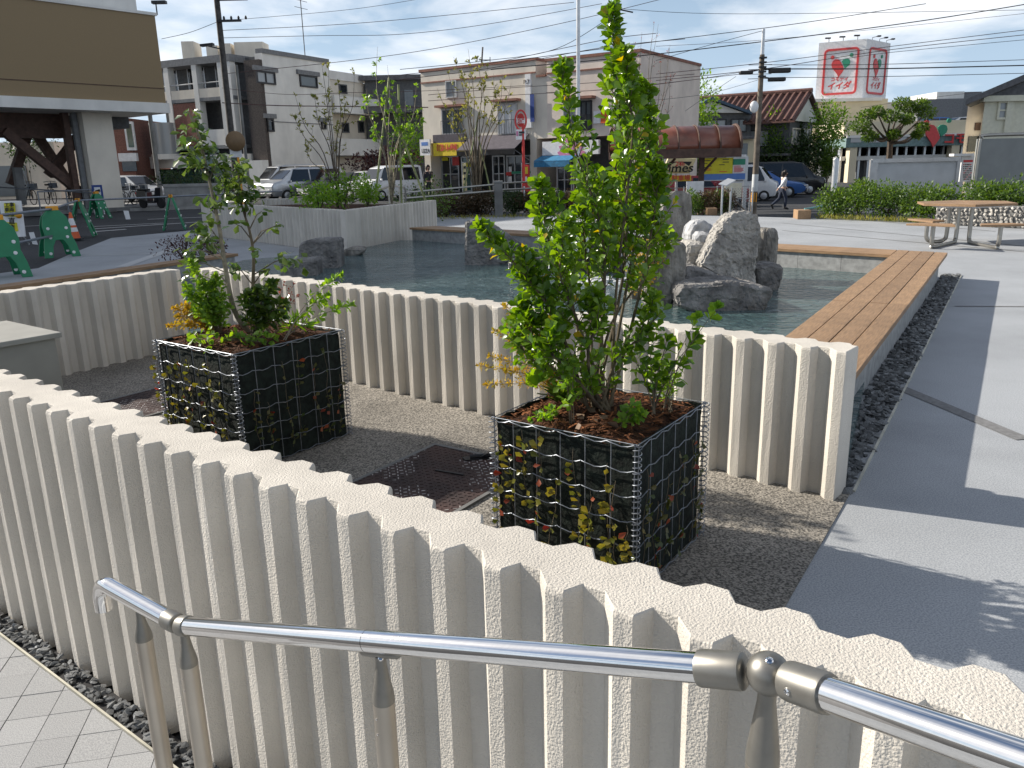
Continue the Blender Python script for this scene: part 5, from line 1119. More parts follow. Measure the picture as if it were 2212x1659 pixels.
def frame_rect(F, r, w, d, par, m, name):
    u0, u1, z0, z1 = r; c = min(.9, (u1 - u0) * .12); m2 = MB()
    def rr_(k):
        pts = []
        for (cx, cz, a0) in ((u1 - c, z1 - c, 0), (u0 + c, z1 - c, PI / 2), (u0 + c, z0 + c, PI), (u1 - c, z0 + c, 1.5 * PI)):
            for i in range(5): a = a0 + PI / 2 * i / 4; pts.append((cx + (c - k) * math.cos(a), cz + (c - k) * math.sin(a)))
        return pts
    a, b_ = rr_(0), rr_(w); n_ = len(a)
    m2.v = [tuple(F.pt(x, z, d)) for x, z in a] + [tuple(F.pt(x, z, d)) for x, z in b_] + [tuple(F.pt(x, z, d + .08)) for x, z in a] + [tuple(F.pt(x, z, d + .08)) for x, z in b_]
    for i in range(n_):
        j = (i + 1) % n_; m2.f += [(i, j, n_ + j, n_ + i), (2 * n_ + i, 3 * n_ + i, 3 * n_ + j, 2 * n_ + j), (i, 2 * n_ + i, 2 * n_ + j, j), (n_ + i, n_ + j, 3 * n_ + j, 3 * n_ + i)]
    return m2.build(name, m, par)
tw = thing('sign_tower', 'huge white rooftop sign box with a red-framed heart emblem', 'sign', (PZ('z4', 1100, 460, Ym + .5).x, Ym, PZ('z4', 1100, 458, Ym).z))
def march(p, d, px):
    lo, hi = 0.0, 60.0
    for _ in range(50):
        m_ = (lo + hi) / 2; q = p + d * m_ - Vector((0, 0, CAM_H)); x = CXP + FPX * q.dot(CR) / q.dot(_f); lo, hi = (m_, hi) if x < px else (lo, m_)
    return p + d * lo
tA = PZ('z4', 955, 462, Ym + 4.0); tB = march(tA, Vector((.86, -.51, 0)), zz('z4', 1238, 0)[0]); tC = march(tB, Vector((.73, .68, 0)), zz('z4', 1378, 0)[0]); FT = Fac(tA[:2], tB[:2]); FT2 = Fac(tB[:2], tC[:2])
FT.n = Vector((FT.u.y, -FT.u.x, 0)); FT2.n = Vector((FT2.u.y, -FT2.u.x, 0)); zt0 = tA.z - .1; zt2 = FT.uz(*zz('z4', 1270, 88))[1]
qd = [tA, tB, tC, tA + (tC - tB)]; MB().prism([(p.x, p.y) for p in qd], zt0, zt2).build('box', 'sign_white', tw)
for F, nm in ((FT, 0), (FT2, 1)):
    W = FT.len; W2f = F.len; Hh = zt2 - zt0; rr = (W2f * .13, W2f * .87, zt0 + Hh * .10, zt0 + Hh * .88)
    frame_rect(F, rr, W * .045, .02, tw, 'red_sign', 'frame'); s_ = W * .235
    heart_red(F, W2f * .47, zt0 + Hh * .58, min(s_, W2f * .25), .02, tw)
    text('コモディ', W * .095, 'red_sign', F.pt(W2f * .5, zt0 + Hh * .36, .04), F.u, UPV, tw, fit=W2f * .42, bold=.03); text('イイダ', W * .165, 'red_sign', F.pt(W2f * .49, zt0 + Hh * .245, .04), F.u, UPV, tw, shear=.2, fit=W2f * .5, bold=.035)
m_ = MB()
for k in range(3): 
    p = FT.pt(FT.len * (.2 + .3 * k), zt2, -.2); m_.tube([p, p + UPV * .25, p + UPV * .3 + FT.n * .5], .03, 5); m_.box(p + UPV * .3 + FT.n * .6, (.5, .2, .12))
    p = FT2.pt(FT2.len * (.3 + .3 * k), zt2, -.2); m_.tube([p, p + UPV * .25, p + UPV * .3 + FT2.n * .5], .03, 5); m_.box(p + UPV * .3 + FT2.n * .6, (.3, .3, .12))
m_.build('sign_lamps', 'dark_metal', tw)
es = thing('shop_lettering', 'red shop lettering with a red and green heart over the supermarket front', 'sign', FM.pt(20, rb_[2], .6))
cu_, cz_ = FM.uz(*zz('z4', 1652, 668)); heart_red(FM, cu_, cz_ + .1, 1.12, .5, es, .12)
lu, lz = FM.uz(*zz('z4', 1705, 695)); text('コモディ', 1.0, 'red', FM.pt(lu, lz, .62), FM.u, UPV, es, align='LEFT', depth=.05, bold=.03)
fb = thing('far_building', 'far grey and white building beyond the supermarket roof', 'building', gbase(75, 130)); boxpart(fb, 'sz', 1180, 665, 1590, 900, 120, 10, 'wall_grey', 'wall', 0); boxpart(fb, 'sz', 1355, 592, 1610, 720, 123, 8, 'wall_white', 'upper_block'); boxpart(fb, 'sz', 1610, 592, 1760, 900, 124, 9, 'wall_grey', 'side_block', 0)
# right house
rh = thing('ivory_house', 'ivory house with a grey gable roof at the right edge', 'building', gbase(24, 40)); Yr = 40.0; RD = Vector((.56, .83, 0))
a, b_ = PZ('sz', 1830, 660, Yr), PZ('sz', 2700, 1300, Yr); MB().hexa((a.x, Yr, -.6), (b_.x - a.x, 0, 0), RD * 7, (0, 0, a.z + .6)).build('wall', 'wall_ivory', rh)
c_ = PZ('sz', 1665, 690, Yr + 1.5); MB().hexa((c_.x, Yr + 1.5, -.6), (a.x - c_.x + 1.5, 0, 0), RD * 5, (0, 0, c_.z + .6)).build('side_wing', 'wall_pink', rh)
a, b_ = PZ('sz', 1640, 665, Yr - .5), PZ('sz', 2700, 210, Yr - .5); MB().ext([a, b_, b_ - UPV * .35, a - UPV * .25], RD * 8).build('roof', 'roof_grey', rh)
MB().ext([PZ('sz', 1840, 640, Yr - .1), PZ('sz', 2700, 640, Yr - .1), PZ('sz', 2700, 260, Yr - .1)], RD * 6).build('gable', 'roof_grey', rh); boxpart(rh, 'sz', 1820, 630, 2700, 668, Yr - .25, .3, 'wall_ivory', 'eave_trim')
FR = Fac((PZ('sz', 1840, 700, Yr).x, Yr), (PZ('sz', 2700, 700, Yr).x, Yr)); FR.window(rh, FR.rect('sz', 1955, 680, 2040, 865), 'wall_ivory', 'glass_curtain', .10, 0, .1, 1); boxpart(rh, 'sz', 2060, 640, 2080, 1000, Yr - .12, .1, 'wall_ivory', 'drain_pipe'); boxpart(rh, 'sz', 1735, 895, 1780, 970, Yr + 1.44, .05, 'brown_steel', 'vent'); boxpart(rh, 'sz', 1670, 1030, 1760, 1180, Yr + 1.44, .05, 'glass_dark', 'window')
# boards behind the hedge
wbd = thing('blank_board', 'blank white display board behind the hedge', 'board', gbase(PZ('tz', 1000, 400, 29).x, 29))
boxpart(wbd, 'tz', 548, 178, 1520, 560, 29, .06, 'board_white', 'panel', .0)
for x0, x1 in ((520, 570), (1480, 1520)): boxpart(wbd, 'tz', x0, 176, x1, 560, 28.95, .12, 'alu', 'post', -.3)
boxpart(wbd, 'tz', 540, 166, 1600, 186, 28.93, .15, 'alu', 'top_rail')
nts = thing('information_board', 'white information board with lines of text between the two display boards', 'sign', gbase(PZ('tz', 1600, 400, 27).x, 27)); a, b_ = PZ('tz', 1535, 108, 27), PZ('tz', 1645, 415, 27)
boxpart(nts, 'tz', 1530, 130, 1645, 415, 27, .05, 'sign_white', 'panel'); boxpart(nts, 'tz', 1440, 108, 1660, 130, 26.9, .3, 'sign_white', 'roof'); boxpart(nts, 'tz', 1580, 415, 1605, 600, 27.0, .06, 'alu', 'post', -.3); boxpart(nts, 'tz', 1545, 178, 1645, 200, 26.99, .01, 'red_sign', 'header')
for k in range(8):
    for j in range(5): x_ = 1542 + j * 19 + random.uniform(-3, 3); boxpart(nts, 'tz', x_, 222 + k * 23, x_ + random.uniform(8, 14), 233 + k * 23, 26.99, .008, 'dark_metal' if (k + j) % 4 else 'red_sign', 'text_line')
gbd = thing('framed_board', 'large grey board in a rounded steel pipe frame at the right edge', 'board', gbase(PZ('tz', 1900, 400, 25.5).x, 25.5)); boxpart(gbd, 'tz', 1700, -55, 2900, 455, 25.5, .06, 'board_grey', 'panel', .25)
a, b_ = PZ('tz', 1660, 480, 25.5), PZ('tz', 1720, -95, 25.5); c_ = PZ('tz', 2900, -140, 25.5); MB().tube(smooth_path([(a.x, 25.5, -.3), (a.x, 25.5, b_.z - .35), (a.x + .06, 25.5, b_.z - .10), (a.x + .28, 25.5, b_.z), (c_.x, 25.5, b_.z)], 5), .055, 10).build('frame', 'steel_soft', gbd, smooth=True)

# ---------- bus shelter, parking signs
Ys = 32.0; bs = thing('bus_shelter', 'bus shelter with a brown arched roof on dark posts', 'shelter', gbase(PZ('z4', 330, 900, Ys).x, Ys))
xl, xr = PZ('z4', -260, 700, Ys).x, PZ('z4', 470, 700, Ys).x; ze, zc_ = PZ('z4', 300, 755, Ys).z, PZ('z4', 300, 612, Ys).z; W2 = 1.05; Rr = zc_ - ze
arc = [(math.cos(PI - PI * k / 14), math.sin(PI * k / 14)) for k in range(15)]
m_ = MB()
for k in range(15):
    for x in (xl, xr): m_.v.append((x, Ys + arc[k][0] * W2, ze + arc[k][1] * Rr))
for k in range(14): m_.f.append((2 * k, 2 * k + 1, 2 * k + 3, 2 * k + 2))
o = m_.build('roof', 'canopy_brown', bs, smooth=True); o.modifiers.new('s', 'SOLIDIFY').thickness = .02
nrib = 7
for k in range(nrib):
    x = xl + (xr - xl) * k / (nrib - 1); MB().tube([(x, Ys + c * (W2 + .02), ze + s * (Rr + .02)) for c, s in arc], .05 if k in (0, nrib - 1) else .032, 6).build('rib', 'brown_steel', bs, smooth=True)
for y in (-W2, W2): MB().hexa((xl, Ys + y - .06, ze - .30), (xr - xl, 0, 0), (0, .12, 0), (0, 0, .32)).build('eave_beam', 'brown_steel', bs)
for f in (.02, .40, .74): 
    x = xl + (xr - xl) * f; MB().hexa((x - .09, Ys - .1, -.5), (.18, 0, 0), (0, .2, 0), (0, 0, ze + .45)).build('post', 'brown_steel', bs); MB().hexa((x - .05, Ys - W2 + .05, ze - .28), (.1, 0, 0), (0, 2 * W2 - .1, 0), (0, 0, .14)).build('cross_beam', 'brown_steel', bs)
    MB().tube([(x, Ys - .02, ze - .9), (x + .55, Ys - .02, ze - .3)], .05, 6).build('strut', 'brown_steel', bs)
tm = thing('parking_sign', 'slanted yellow and black parking sign under the bus shelter', 'sign', gbase(PZ('pz', 280, 700, 36).x, 36))
def slant(par, Y, x0, y0, x1, y1, sk, th, m, name): a, b_, c_, d_ = PZ('pz', x0 + sk, y0, Y), PZ('pz', x1 + sk, y0, Y), PZ('pz', x1, y1, Y), PZ('pz', x0, y1, Y); return MB().ext([a, b_, c_, d_], (0, th, 0)).build(name, m, par, bevel=.03)
slant(tm, 36, 60, 422, 375, 590, 75, .18, 'cream', 'panel'); slant(tm, 35.98, 85, 460, 330, 565, 70, .03, 'black', 'dark_field')
a = PZ('pz', 235, 520, 35.95); MB().ext([PZ('pz', 95, 565, 35.96), PZ('pz', 130, 512, 35.96), PZ('pz', 215, 470, 35.96), PZ('pz', 300, 470, 35.96), PZ('pz', 365, 510, 35.96), PZ('pz', 345, 568, 35.96)], (0, -.012, 0)).build('light_field', 'cream', tm)
text('Times', .52, 'black', PZ('pz', 225, 535, 35.93), (1, 0, 0), UPV, tm, shear=.15, sx=1.15); text('24h', .27, 'red_sign', PZ('pz', 265, 487, 35.93), (1, 0, 0), UPV, tm, shear=.15)
MB().tube([gbase(PZ('pz', 230, 560, 36.1).x, 36.1), PZ('pz', 230, 560, 36.1)], .06, 8).build('post', 'alu', tm); boxpart(tm, 'pz', 110, 618, 388, 675, 35.9, .2, 'yellow_sign', 'lower_panel'); text('P 駐車場', .27, 'red_sign', PZ('pz', 250, 646, 35.88), (1, 0, 0), UPV, tm)
mpb = thing('map_board', 'yellow and blue notice board under the bus shelter end', 'sign', gbase(PZ('pz', 750, 700, 34).x, 34)); boxpart(mpb, 'pz', 510, 405, 1000, 665, 34, .08, 'alu', 'frame'); boxpart(mpb, 'pz', 518, 415, 848, 592, 33.97, .03, 'lime_yellow', 'yellow_panel'); boxpart(mpb, 'pz', 850, 432, 988, 494, 33.97, .03, 'green_sign', 'green_panel'); boxpart(mpb, 'pz', 850, 498, 980, 588, 33.97, .03, 'sign_white', 'white_panel'); boxpart(mpb, 'pz', 512, 600, 985, 655, 33.97, .03, 'blue_light', 'blue_panel'); boxpart(mpb, 'pz', 505, 392, 1000, 410, 33.9, .25, 'sign_white', 'top_cap')
for x in (515, 990): boxpart(mpb, 'pz', x - 8, 405, x + 8, 900, 34.02, .06, 'alu', 'post', -.5)
for k in range(10): x_ = random.choice((530, 560, 650, 700, 740)); y_ = 432 + k * 15; boxpart(mpb, 'pz', x_, y_, x_ + random.uniform(40, 90), y_ + 6, 33.96, .008, 'dark_metal' if k < 7 else 'orange', 'text_line')
for k in range(6): boxpart(mpb, 'pz', 862, 506 + k * 13, 862 + random.uniform(70, 112), 511 + k * 13, 33.96, .008, 'red_sign', 'text_line')
def noticep(label, zn, x0, y0, x1, y1, Y, m): 
    t_ = thing('notice', label, 'sign', gbase(PZ(zn, (x0 + x1) / 2, y1, Y).x, Y)); boxpart(t_, zn, x0, y0, x1, y1, Y, .03, m, 'panel'); boxpart(t_, zn, (x0 + x1) / 2 - 6, y1, (x0 + x1) / 2 + 6, y1 + 100, Y + .01, .04, 'alu', 'post', -.5); return t_
noticep('plain white notice sheet above the dark shrubs', 'pz', 340, 680, 525, 840, 28.5, 'sign_white'); noticep('pale yellow notice sheet beside the notice stand', 'pz', 765, 700, 945, 855, 27.5, 'wall_ivory')
# fence of the parking lot
pf = thing('parking_fence', 'thin steel fence in front of the red cars', 'fence', gbase(PZ('pz', 400, 900, 33).x, 33))
FP = Fac((PZ('pz', -250, 800, 32.5).x, 32.5), (PZ('pz', 1040, 800, 33).x, 33)); m_ = MB()
for k in range(8): uu = FP.len * k / 7; MB().tube([FP.pt(uu, -.5), FP.pt(uu, .62)], .025, 6).build('post', 'alu', pf)
for z in (.1, .58): MB().tube([FP.pt(0, z), FP.pt(FP.len, z)], .018, 6).build('rail', 'alu', pf)
# ---------- bus stop
bt = thing('bus_stop', 'bus stop sign on a red pole with a red disc in a hoop', 'sign', gbase(P(1136, 460, 27).x, 27)); pb = P(1133, 465, 27); pt_ = P(1131, 300, 27)
MB().tube([(pb.x, 27, -.2), (pb.x, 27, PZ('z3', 925, 1180, 27).z)], .035, 8).build('lower_pole', 'alu', bt); MB().tube([(pb.x, 27, PZ('z3', 925, 1180, 27).z), (pb.x, 27, PZ('z3', 925, 720, 27).z)], .045, 8).build('pole', 'red', bt)
cx_, cz_ = PZ('z3', 878, 700, 27).x, PZ('z3', 878, 700, 27).z; ra, rbz = PZ('z3', 918, 700, 27).x - cx_, PZ('z3', 878, 628, 27).z - cz_
MB().tube([(cx_ + ra * math.cos(a), 27, cz_ + rbz * math.sin(a)) for a in [2 * PI * k / 24 for k in range(25)]], .03, 6).build('hoop', 'red_sign', bt, smooth=True)
m_ = MB(); m_.ext([(cx_ + ra * .72 * math.cos(2 * PI * k / 24), 27.02, cz_ + rbz * .70 * math.sin(2 * PI * k / 24)) for k in range(24)], (0, -.05, 0)); m_.build('disc', 'red', bt)
boxpart(bt, 'z3', 848, 688, 908, 722, 26.955, .012, 'sign_white', 'band'); text('国際十', .36, 'red', (cx_, 26.95, cz_ - .02), (1, 0, 0), UPV, bt, fit=ra * 1.2); boxpart(bt, 'z3', 842, 768, 915, 840, 26.97, .04, 'sign_white', 'name_plate'); boxpart(bt, 'z3', 865, 782, 905, 796, 26.955, .01, 'dark_metal', 'text_line'); boxpart(bt, 'z3', 865, 803, 888, 812, 26.955, .01, 'dark_metal', 'text_line'); boxpart(bt, 'z3', 846, 780, 860, 815, 26.955, .01, 'pink', 'emblem')

# ---------- poles and wires
def pole(name, label, x0, y0, x1, y1, Y, r0, r1, m, z0=None):
    a, b_ = P(x0, y0, Y), P(x1, y1, Y); t_ = thing(name, label, 'pole', (a.x, Y, street_z(a.x, Y) if z0 is None else z0)); x = (a.x + b_.x) / 2
    MB().tube([(x, Y, t_.location.z), (x, Y, b_.z)], [r0, r1], 14).build('shaft', m, t_, smooth=True); return t_, x
up1, xp = pole('utility_pole', 'grey utility pole with a yellow band beside the walking person', 1626, 460, 1648, 118, 26.5, .10, .075, 'pole_brown', -.1)
zA = lambda y: PZ('z4', 640, y, 26.5).z
MB().tube([(xp, 26.5, zA(190)), (xp, 26.5, zA(30))], [.06, .045], 10).build('top_mast', 'alu', up1, smooth=True)
zb0, zb1 = PZ('pz', 1080, 905, 26.5).z, PZ('pz', 1080, 805, 26.5).z; MB().lathe([(.106, zb0), (.106, zb1)], (xp, 26.5, 0), 16).build('yellow_band', 'amber', up1, smooth=True)
for k in range(3): a = -PI / 2 + (k - 1) * .8; MB().hexa((xp + .104 * math.cos(a) - .012, 26.5 + .104 * math.sin(a) - .006, zb0), (.024, 0, 0), (0, -.01, 0), (0, 0, zb1 - zb0)).build('black_stripe', 'black', up1)
MB().lathe([(.101, PZ('pz', 1080, 790, 26.5).z), (.097, PZ('pz', 1080, 600, 26.5).z)], (xp, 26.5, 0), 16).build('pale_sleeve', 'board_white', up1, smooth=True)
m_ = MB(); m_.ball((xp - .22, 26.3, zA(500)), .14, 10, 8, (1, .6, 1.3)); m_.build('lamp_head', 'sign_white', up1, smooth=True); MB().tube([(xp, 26.5, zA(505)), (xp - .2, 26.35, zA(500))], .02, 6).build('lamp_arm', 'alu', up1)
for x0, y0, x1, y1 in ((502, 283, 580, 303), (680, 266, 806, 293), (676, 322, 776, 344)):
    a, b_ = PZ('z4', x0, y0, 26.4), PZ('z4', x1, y1, 26.4); MB().hexa((a.x, 26.3, b_.z), (b_.x - a.x, 0, 0), (0, .2, 0), (0, 0, a.z - b_.z)).build('cable_closure', 'black', up1, bevel=.03)
    MB().tube([((a.x + b_.x) / 2, 26.4, (a.z + b_.z) / 2), (xp, 26.5, (a.z + b_.z) / 2 + .1)], .02, 5).build('closure_arm', 'black', up1)
for k in range(5): MB().box((xp, 26.4, zA(205 + k * 28)), (.22, .1, .05)).build('bracket', 'dark_metal', up1)
flag, xf = pole('flag_pole', 'tall pale steel pole rising out of the top of the picture', 1249, 470, 1249, -60, 28.0, .065, .06, 'alu', -.1)
up2, xp2 = pole('utility_pole', 'grey utility pole just behind the tip of the green shrub', 1338, 440, 1326, 8, 38.0, .15, .11, 'pole_grey')
MB().tube([(xp2, 38, P(1326, 20, 38).z), (xp2 + .65, 37.9, P(1350, 28, 38).z)], .03, 6).build('arm', 'dark_metal', up2)
up3, xp3 = pole('utility_pole', 'dark utility pole left of the white building, with cross-arms', 508, 420, 470, -40, 42.0, .17, .13, 'pole_dark')
for y0, xw in ((2, 60), (48, 48)):
    a = P(474, y0, 41.9); MB().hexa((a.x - .1, 41.8, a.z), (xw * 42 / 1730, 0, 0), (0, .12, 0), (0, 0, .1)).build('cross_arm', 'dark_metal', up3)
    for k in range(4): MB().lathe([(.05, 0), (.06, .08), (.03, .16)], (a.x + .25 + k * .35, 41.86, a.z + .1), 8).build('insulator', 'dark_metal', up3)
MB().tube([P(474, 105, 41.9), P(440, 97, 41.2), P(432, 97, 41.0)], .035, 6).build('lamp_arm', 'dark_metal', up3); MB().hexa(P(432, 100, 41.0), (.6, 0, .05), (0, .3, 0), (0, 0, .1)).build('lamp_head', 'dark_metal', up3)
for px_, y0 in ((532, 140),): 
    pp, _ = pole('steel_pole', 'thin grey steel pole beside the dark utility pole', px_, 420, px_ - 14, y0, 43.0, .09, .07, 'pole_grey')
pole('steel_pole', 'thin grey pole in front of the green sign band', 345, 375, 318, 240, 46.0, .13, .11, 'pole_grey')
ap_, xa = pole('antenna_mast', 'tall thin antenna mast above the tiled house', 1638, 235, 1642, 130, 66.0, .06, .05, 'pole_dark', 5.2)
for k in range(4): z_ = P(1640, 140 + 10 * k, 66).z; MB().tube([(xa - .9, 66, z_), (xa + .9, 66, z_)], .03, 4).build('rod', 'dark_metal', ap_)
sa = thing('roof_antenna', 'small antenna on the roof of the beige shops', 'antenna', PZ('z3', 592, 305, 50)); MB().tube([PZ('z3', 592, 320, 50), PZ('z3', 602, 168, 50)], .05, 5).build('mast', 'dark_metal', sa); MB().tube([PZ('z3', 575, 262, 50), PZ('z3', 660, 262, 50)], .03, 4).build('boom', 'dark_metal', sa); MB().tube([PZ('z3', 655, 240, 50), PZ('z3', 655, 275, 50)], .03, 4).build('rod', 'dark_metal', sa)
# round mirror seen from behind, beside the white building
rm = thing('traffic_mirror', 'round brown back of a traffic mirror in front of the white building', 'mirror', gbase(P(510, 420, 36).x, 36)); c_ = P(509, 305, 36); m_ = MB(); m_.lathe([(.42, 0), (.42, .05), (.30, .14), (.05, .18)], c_, 22, (0, -1, 0)); plain('mirror_back', (0.20, 0.125, 0.06)); m_.build('disc', 'mirror_back', rm, smooth=True); MB().tube([(c_.x, 36.1, -.1), (c_.x, 36.1, c_.z + .2)], .05, 8).build('post', 'amber', rm); boxpart(rm, 'bz', 1680, 905, 1840, 1000, 36.05, .04, 'sign_white', 'plate')
def wire(label, pts, Y, r=.012, m='wire_dark', sag=.0):
    q = [P(x, y, Y + dy) for (x, y, dy) in [(p + (0,))[:3] for p in pts]]; q = smooth_path(q, 8) if len(q) > 2 else [q[0].lerp(q[1], k / 10) - UPV * (sag * 4 * (k / 10) * (1 - k / 10)) for k in range(11)]
    solo(MB().tube(q, r, 4), 'overhead_wire', m, label, 'wire', group='overhead wires')
X = 2300
for label, pts, Y, r, m in (
    ('overhead wire crossing highest above the utility pole with the yellow band', [(1100, 132), (1417, 90), (1715, 52), (2000, 8)], 38, .022, 'wire_dark'),
    ('thick overhead wire rising to the upper right above the sign tower', [(1060, 150), (1417, 117), (1942, 52), (X, -5)], 36, .030, 'wire_dark'),
    ('slanting wire from the mast top of the yellow-banded pole', [(1649, 66), (1530, 98), (1417, 131)], 26.5, .012, 'wire_dark'),
    ('pair of wires crossing the top of the sign tower, upper one', [(1417, 160), (1647, 136), (1927, 100), (X, 54)], 27, .015, 'wire_brown'),
    ('pair of wires crossing the top of the sign tower, lower one', [(1417, 174), (1647, 149), (1927, 107), (X, 66)], 27, .016, 'wire_brown'),
    ('twisted wire just under the pair crossing the sign tower', [(1800, 132), (1927, 113), (X, 78)], 28, .012, 'wire_dark'),
    ('upper of the level dark wires crossing the heart emblem', [(1649, 140), (1900, 139), (X, 126)], 26.5, .014, 'wire_dark'),
    ('thickest level dark cable crossing the heart emblem', [(1649, 151), (1700, 149), (1927, 148), (X, 139)], 26.5, .028, 'wire_dark'),
    ('lowest level dark wire, crossing the letters of the sign tower', [(1647, 168), (1927, 165), (X, 156)], 26.5, .014, 'wire_dark'),
    ('thin wire from the small closure left to the beige shops', [(1600, 156), (1500, 172), (1330, 192), (1180, 200)], 29, .013, 'wire_brown'),
    ('thin wire drooping left of the yellow-banded pole', [(1640, 172), (1540, 200), (1440, 214), (1330, 222)], 29, .010, 'wire_dark'),
    ('thin wire from the closure down to the tiled house', [(1590, 165), (1530, 205), (1480, 240)], 30, .010, 'wire_dark'),
    ('faint wire sloping behind the sign tower top', [(1417, 100), (1700, 82), (X, 20)], 60, .02, 'wire_brown'),
    ('faint wire sloping low beside the far white building', [(1860, 232), (2060, 205), (X, 180)], 60, .02, 'wire_brown'),
    ('overhead wire running up from the beige roof to the grey pole', [(864, 150), (1042, 132), (1200, 106), (1326, 32)], 40, .020, 'wire_dark'),
    ('brown wire above the beige roof, upper of two', [(864, 162), (1042, 140), (1300, 87), (1417, 72)], 41, .022, 'wire_brown'),
    ('brown wire above the beige roof, lower of two', [(864, 172), (1054, 148), (1300, 103), (1480, 84)], 41, .022, 'wire_brown'),
    ('long wire climbing the middle of the sky', [(480, 160), (864, 117), (1205, 52), (1500, -20)], 43, .020, 'wire_brown'),
    ('wire climbing the sky from the dark pole, second from the top', [(475, 82), (688, 77), (864, 74), (1054, 52), (1300, 8)], 42, .018, 'wire_brown'),
    ('wire climbing the sky from the dark pole, topmost', [(475, 66), (800, 48), (1240, 5)], 42, .018, 'wire_brown'),
    ('thin wire near the top edge left of the pale steel pole', [(480, 45), (760, 20), (950, -10)], 42, .014, 'wire_brown'),
    ('wire from the stilt building to the dark pole', [(349, 84), (410, 70), (470, 47)], 40, .016, 'wire_dark'),
    ('thick bundled cable across the white building', [(480, 222), (600, 228), (760, 230), (925, 232)], 42, .038, 'wire_brown'),
    ('brown wire across the upper windows of the white building', [(480, 190), (620, 204), (760, 200), (925, 196), (1150, 184)], 42, .018, 'wire_brown'),
    ('brown wire across the beige shop wall, upper', [(925, 205), (1100, 190), (1320, 176), (1500, 160)], 40, .020, 'wire_brown'),
    ('brown wire across the beige shop wall, lower', [(925, 218), (1100, 206), (1320, 192), (1600, 160)], 40, .020, 'wire_brown'),
    ('thin wire from the grey pole across to the upper right', [(1326, 18), (1600, 30), (X, 20)], 38, .014, 'wire_dark'),
    ): wire(label, pts, Y, r * .8, m)

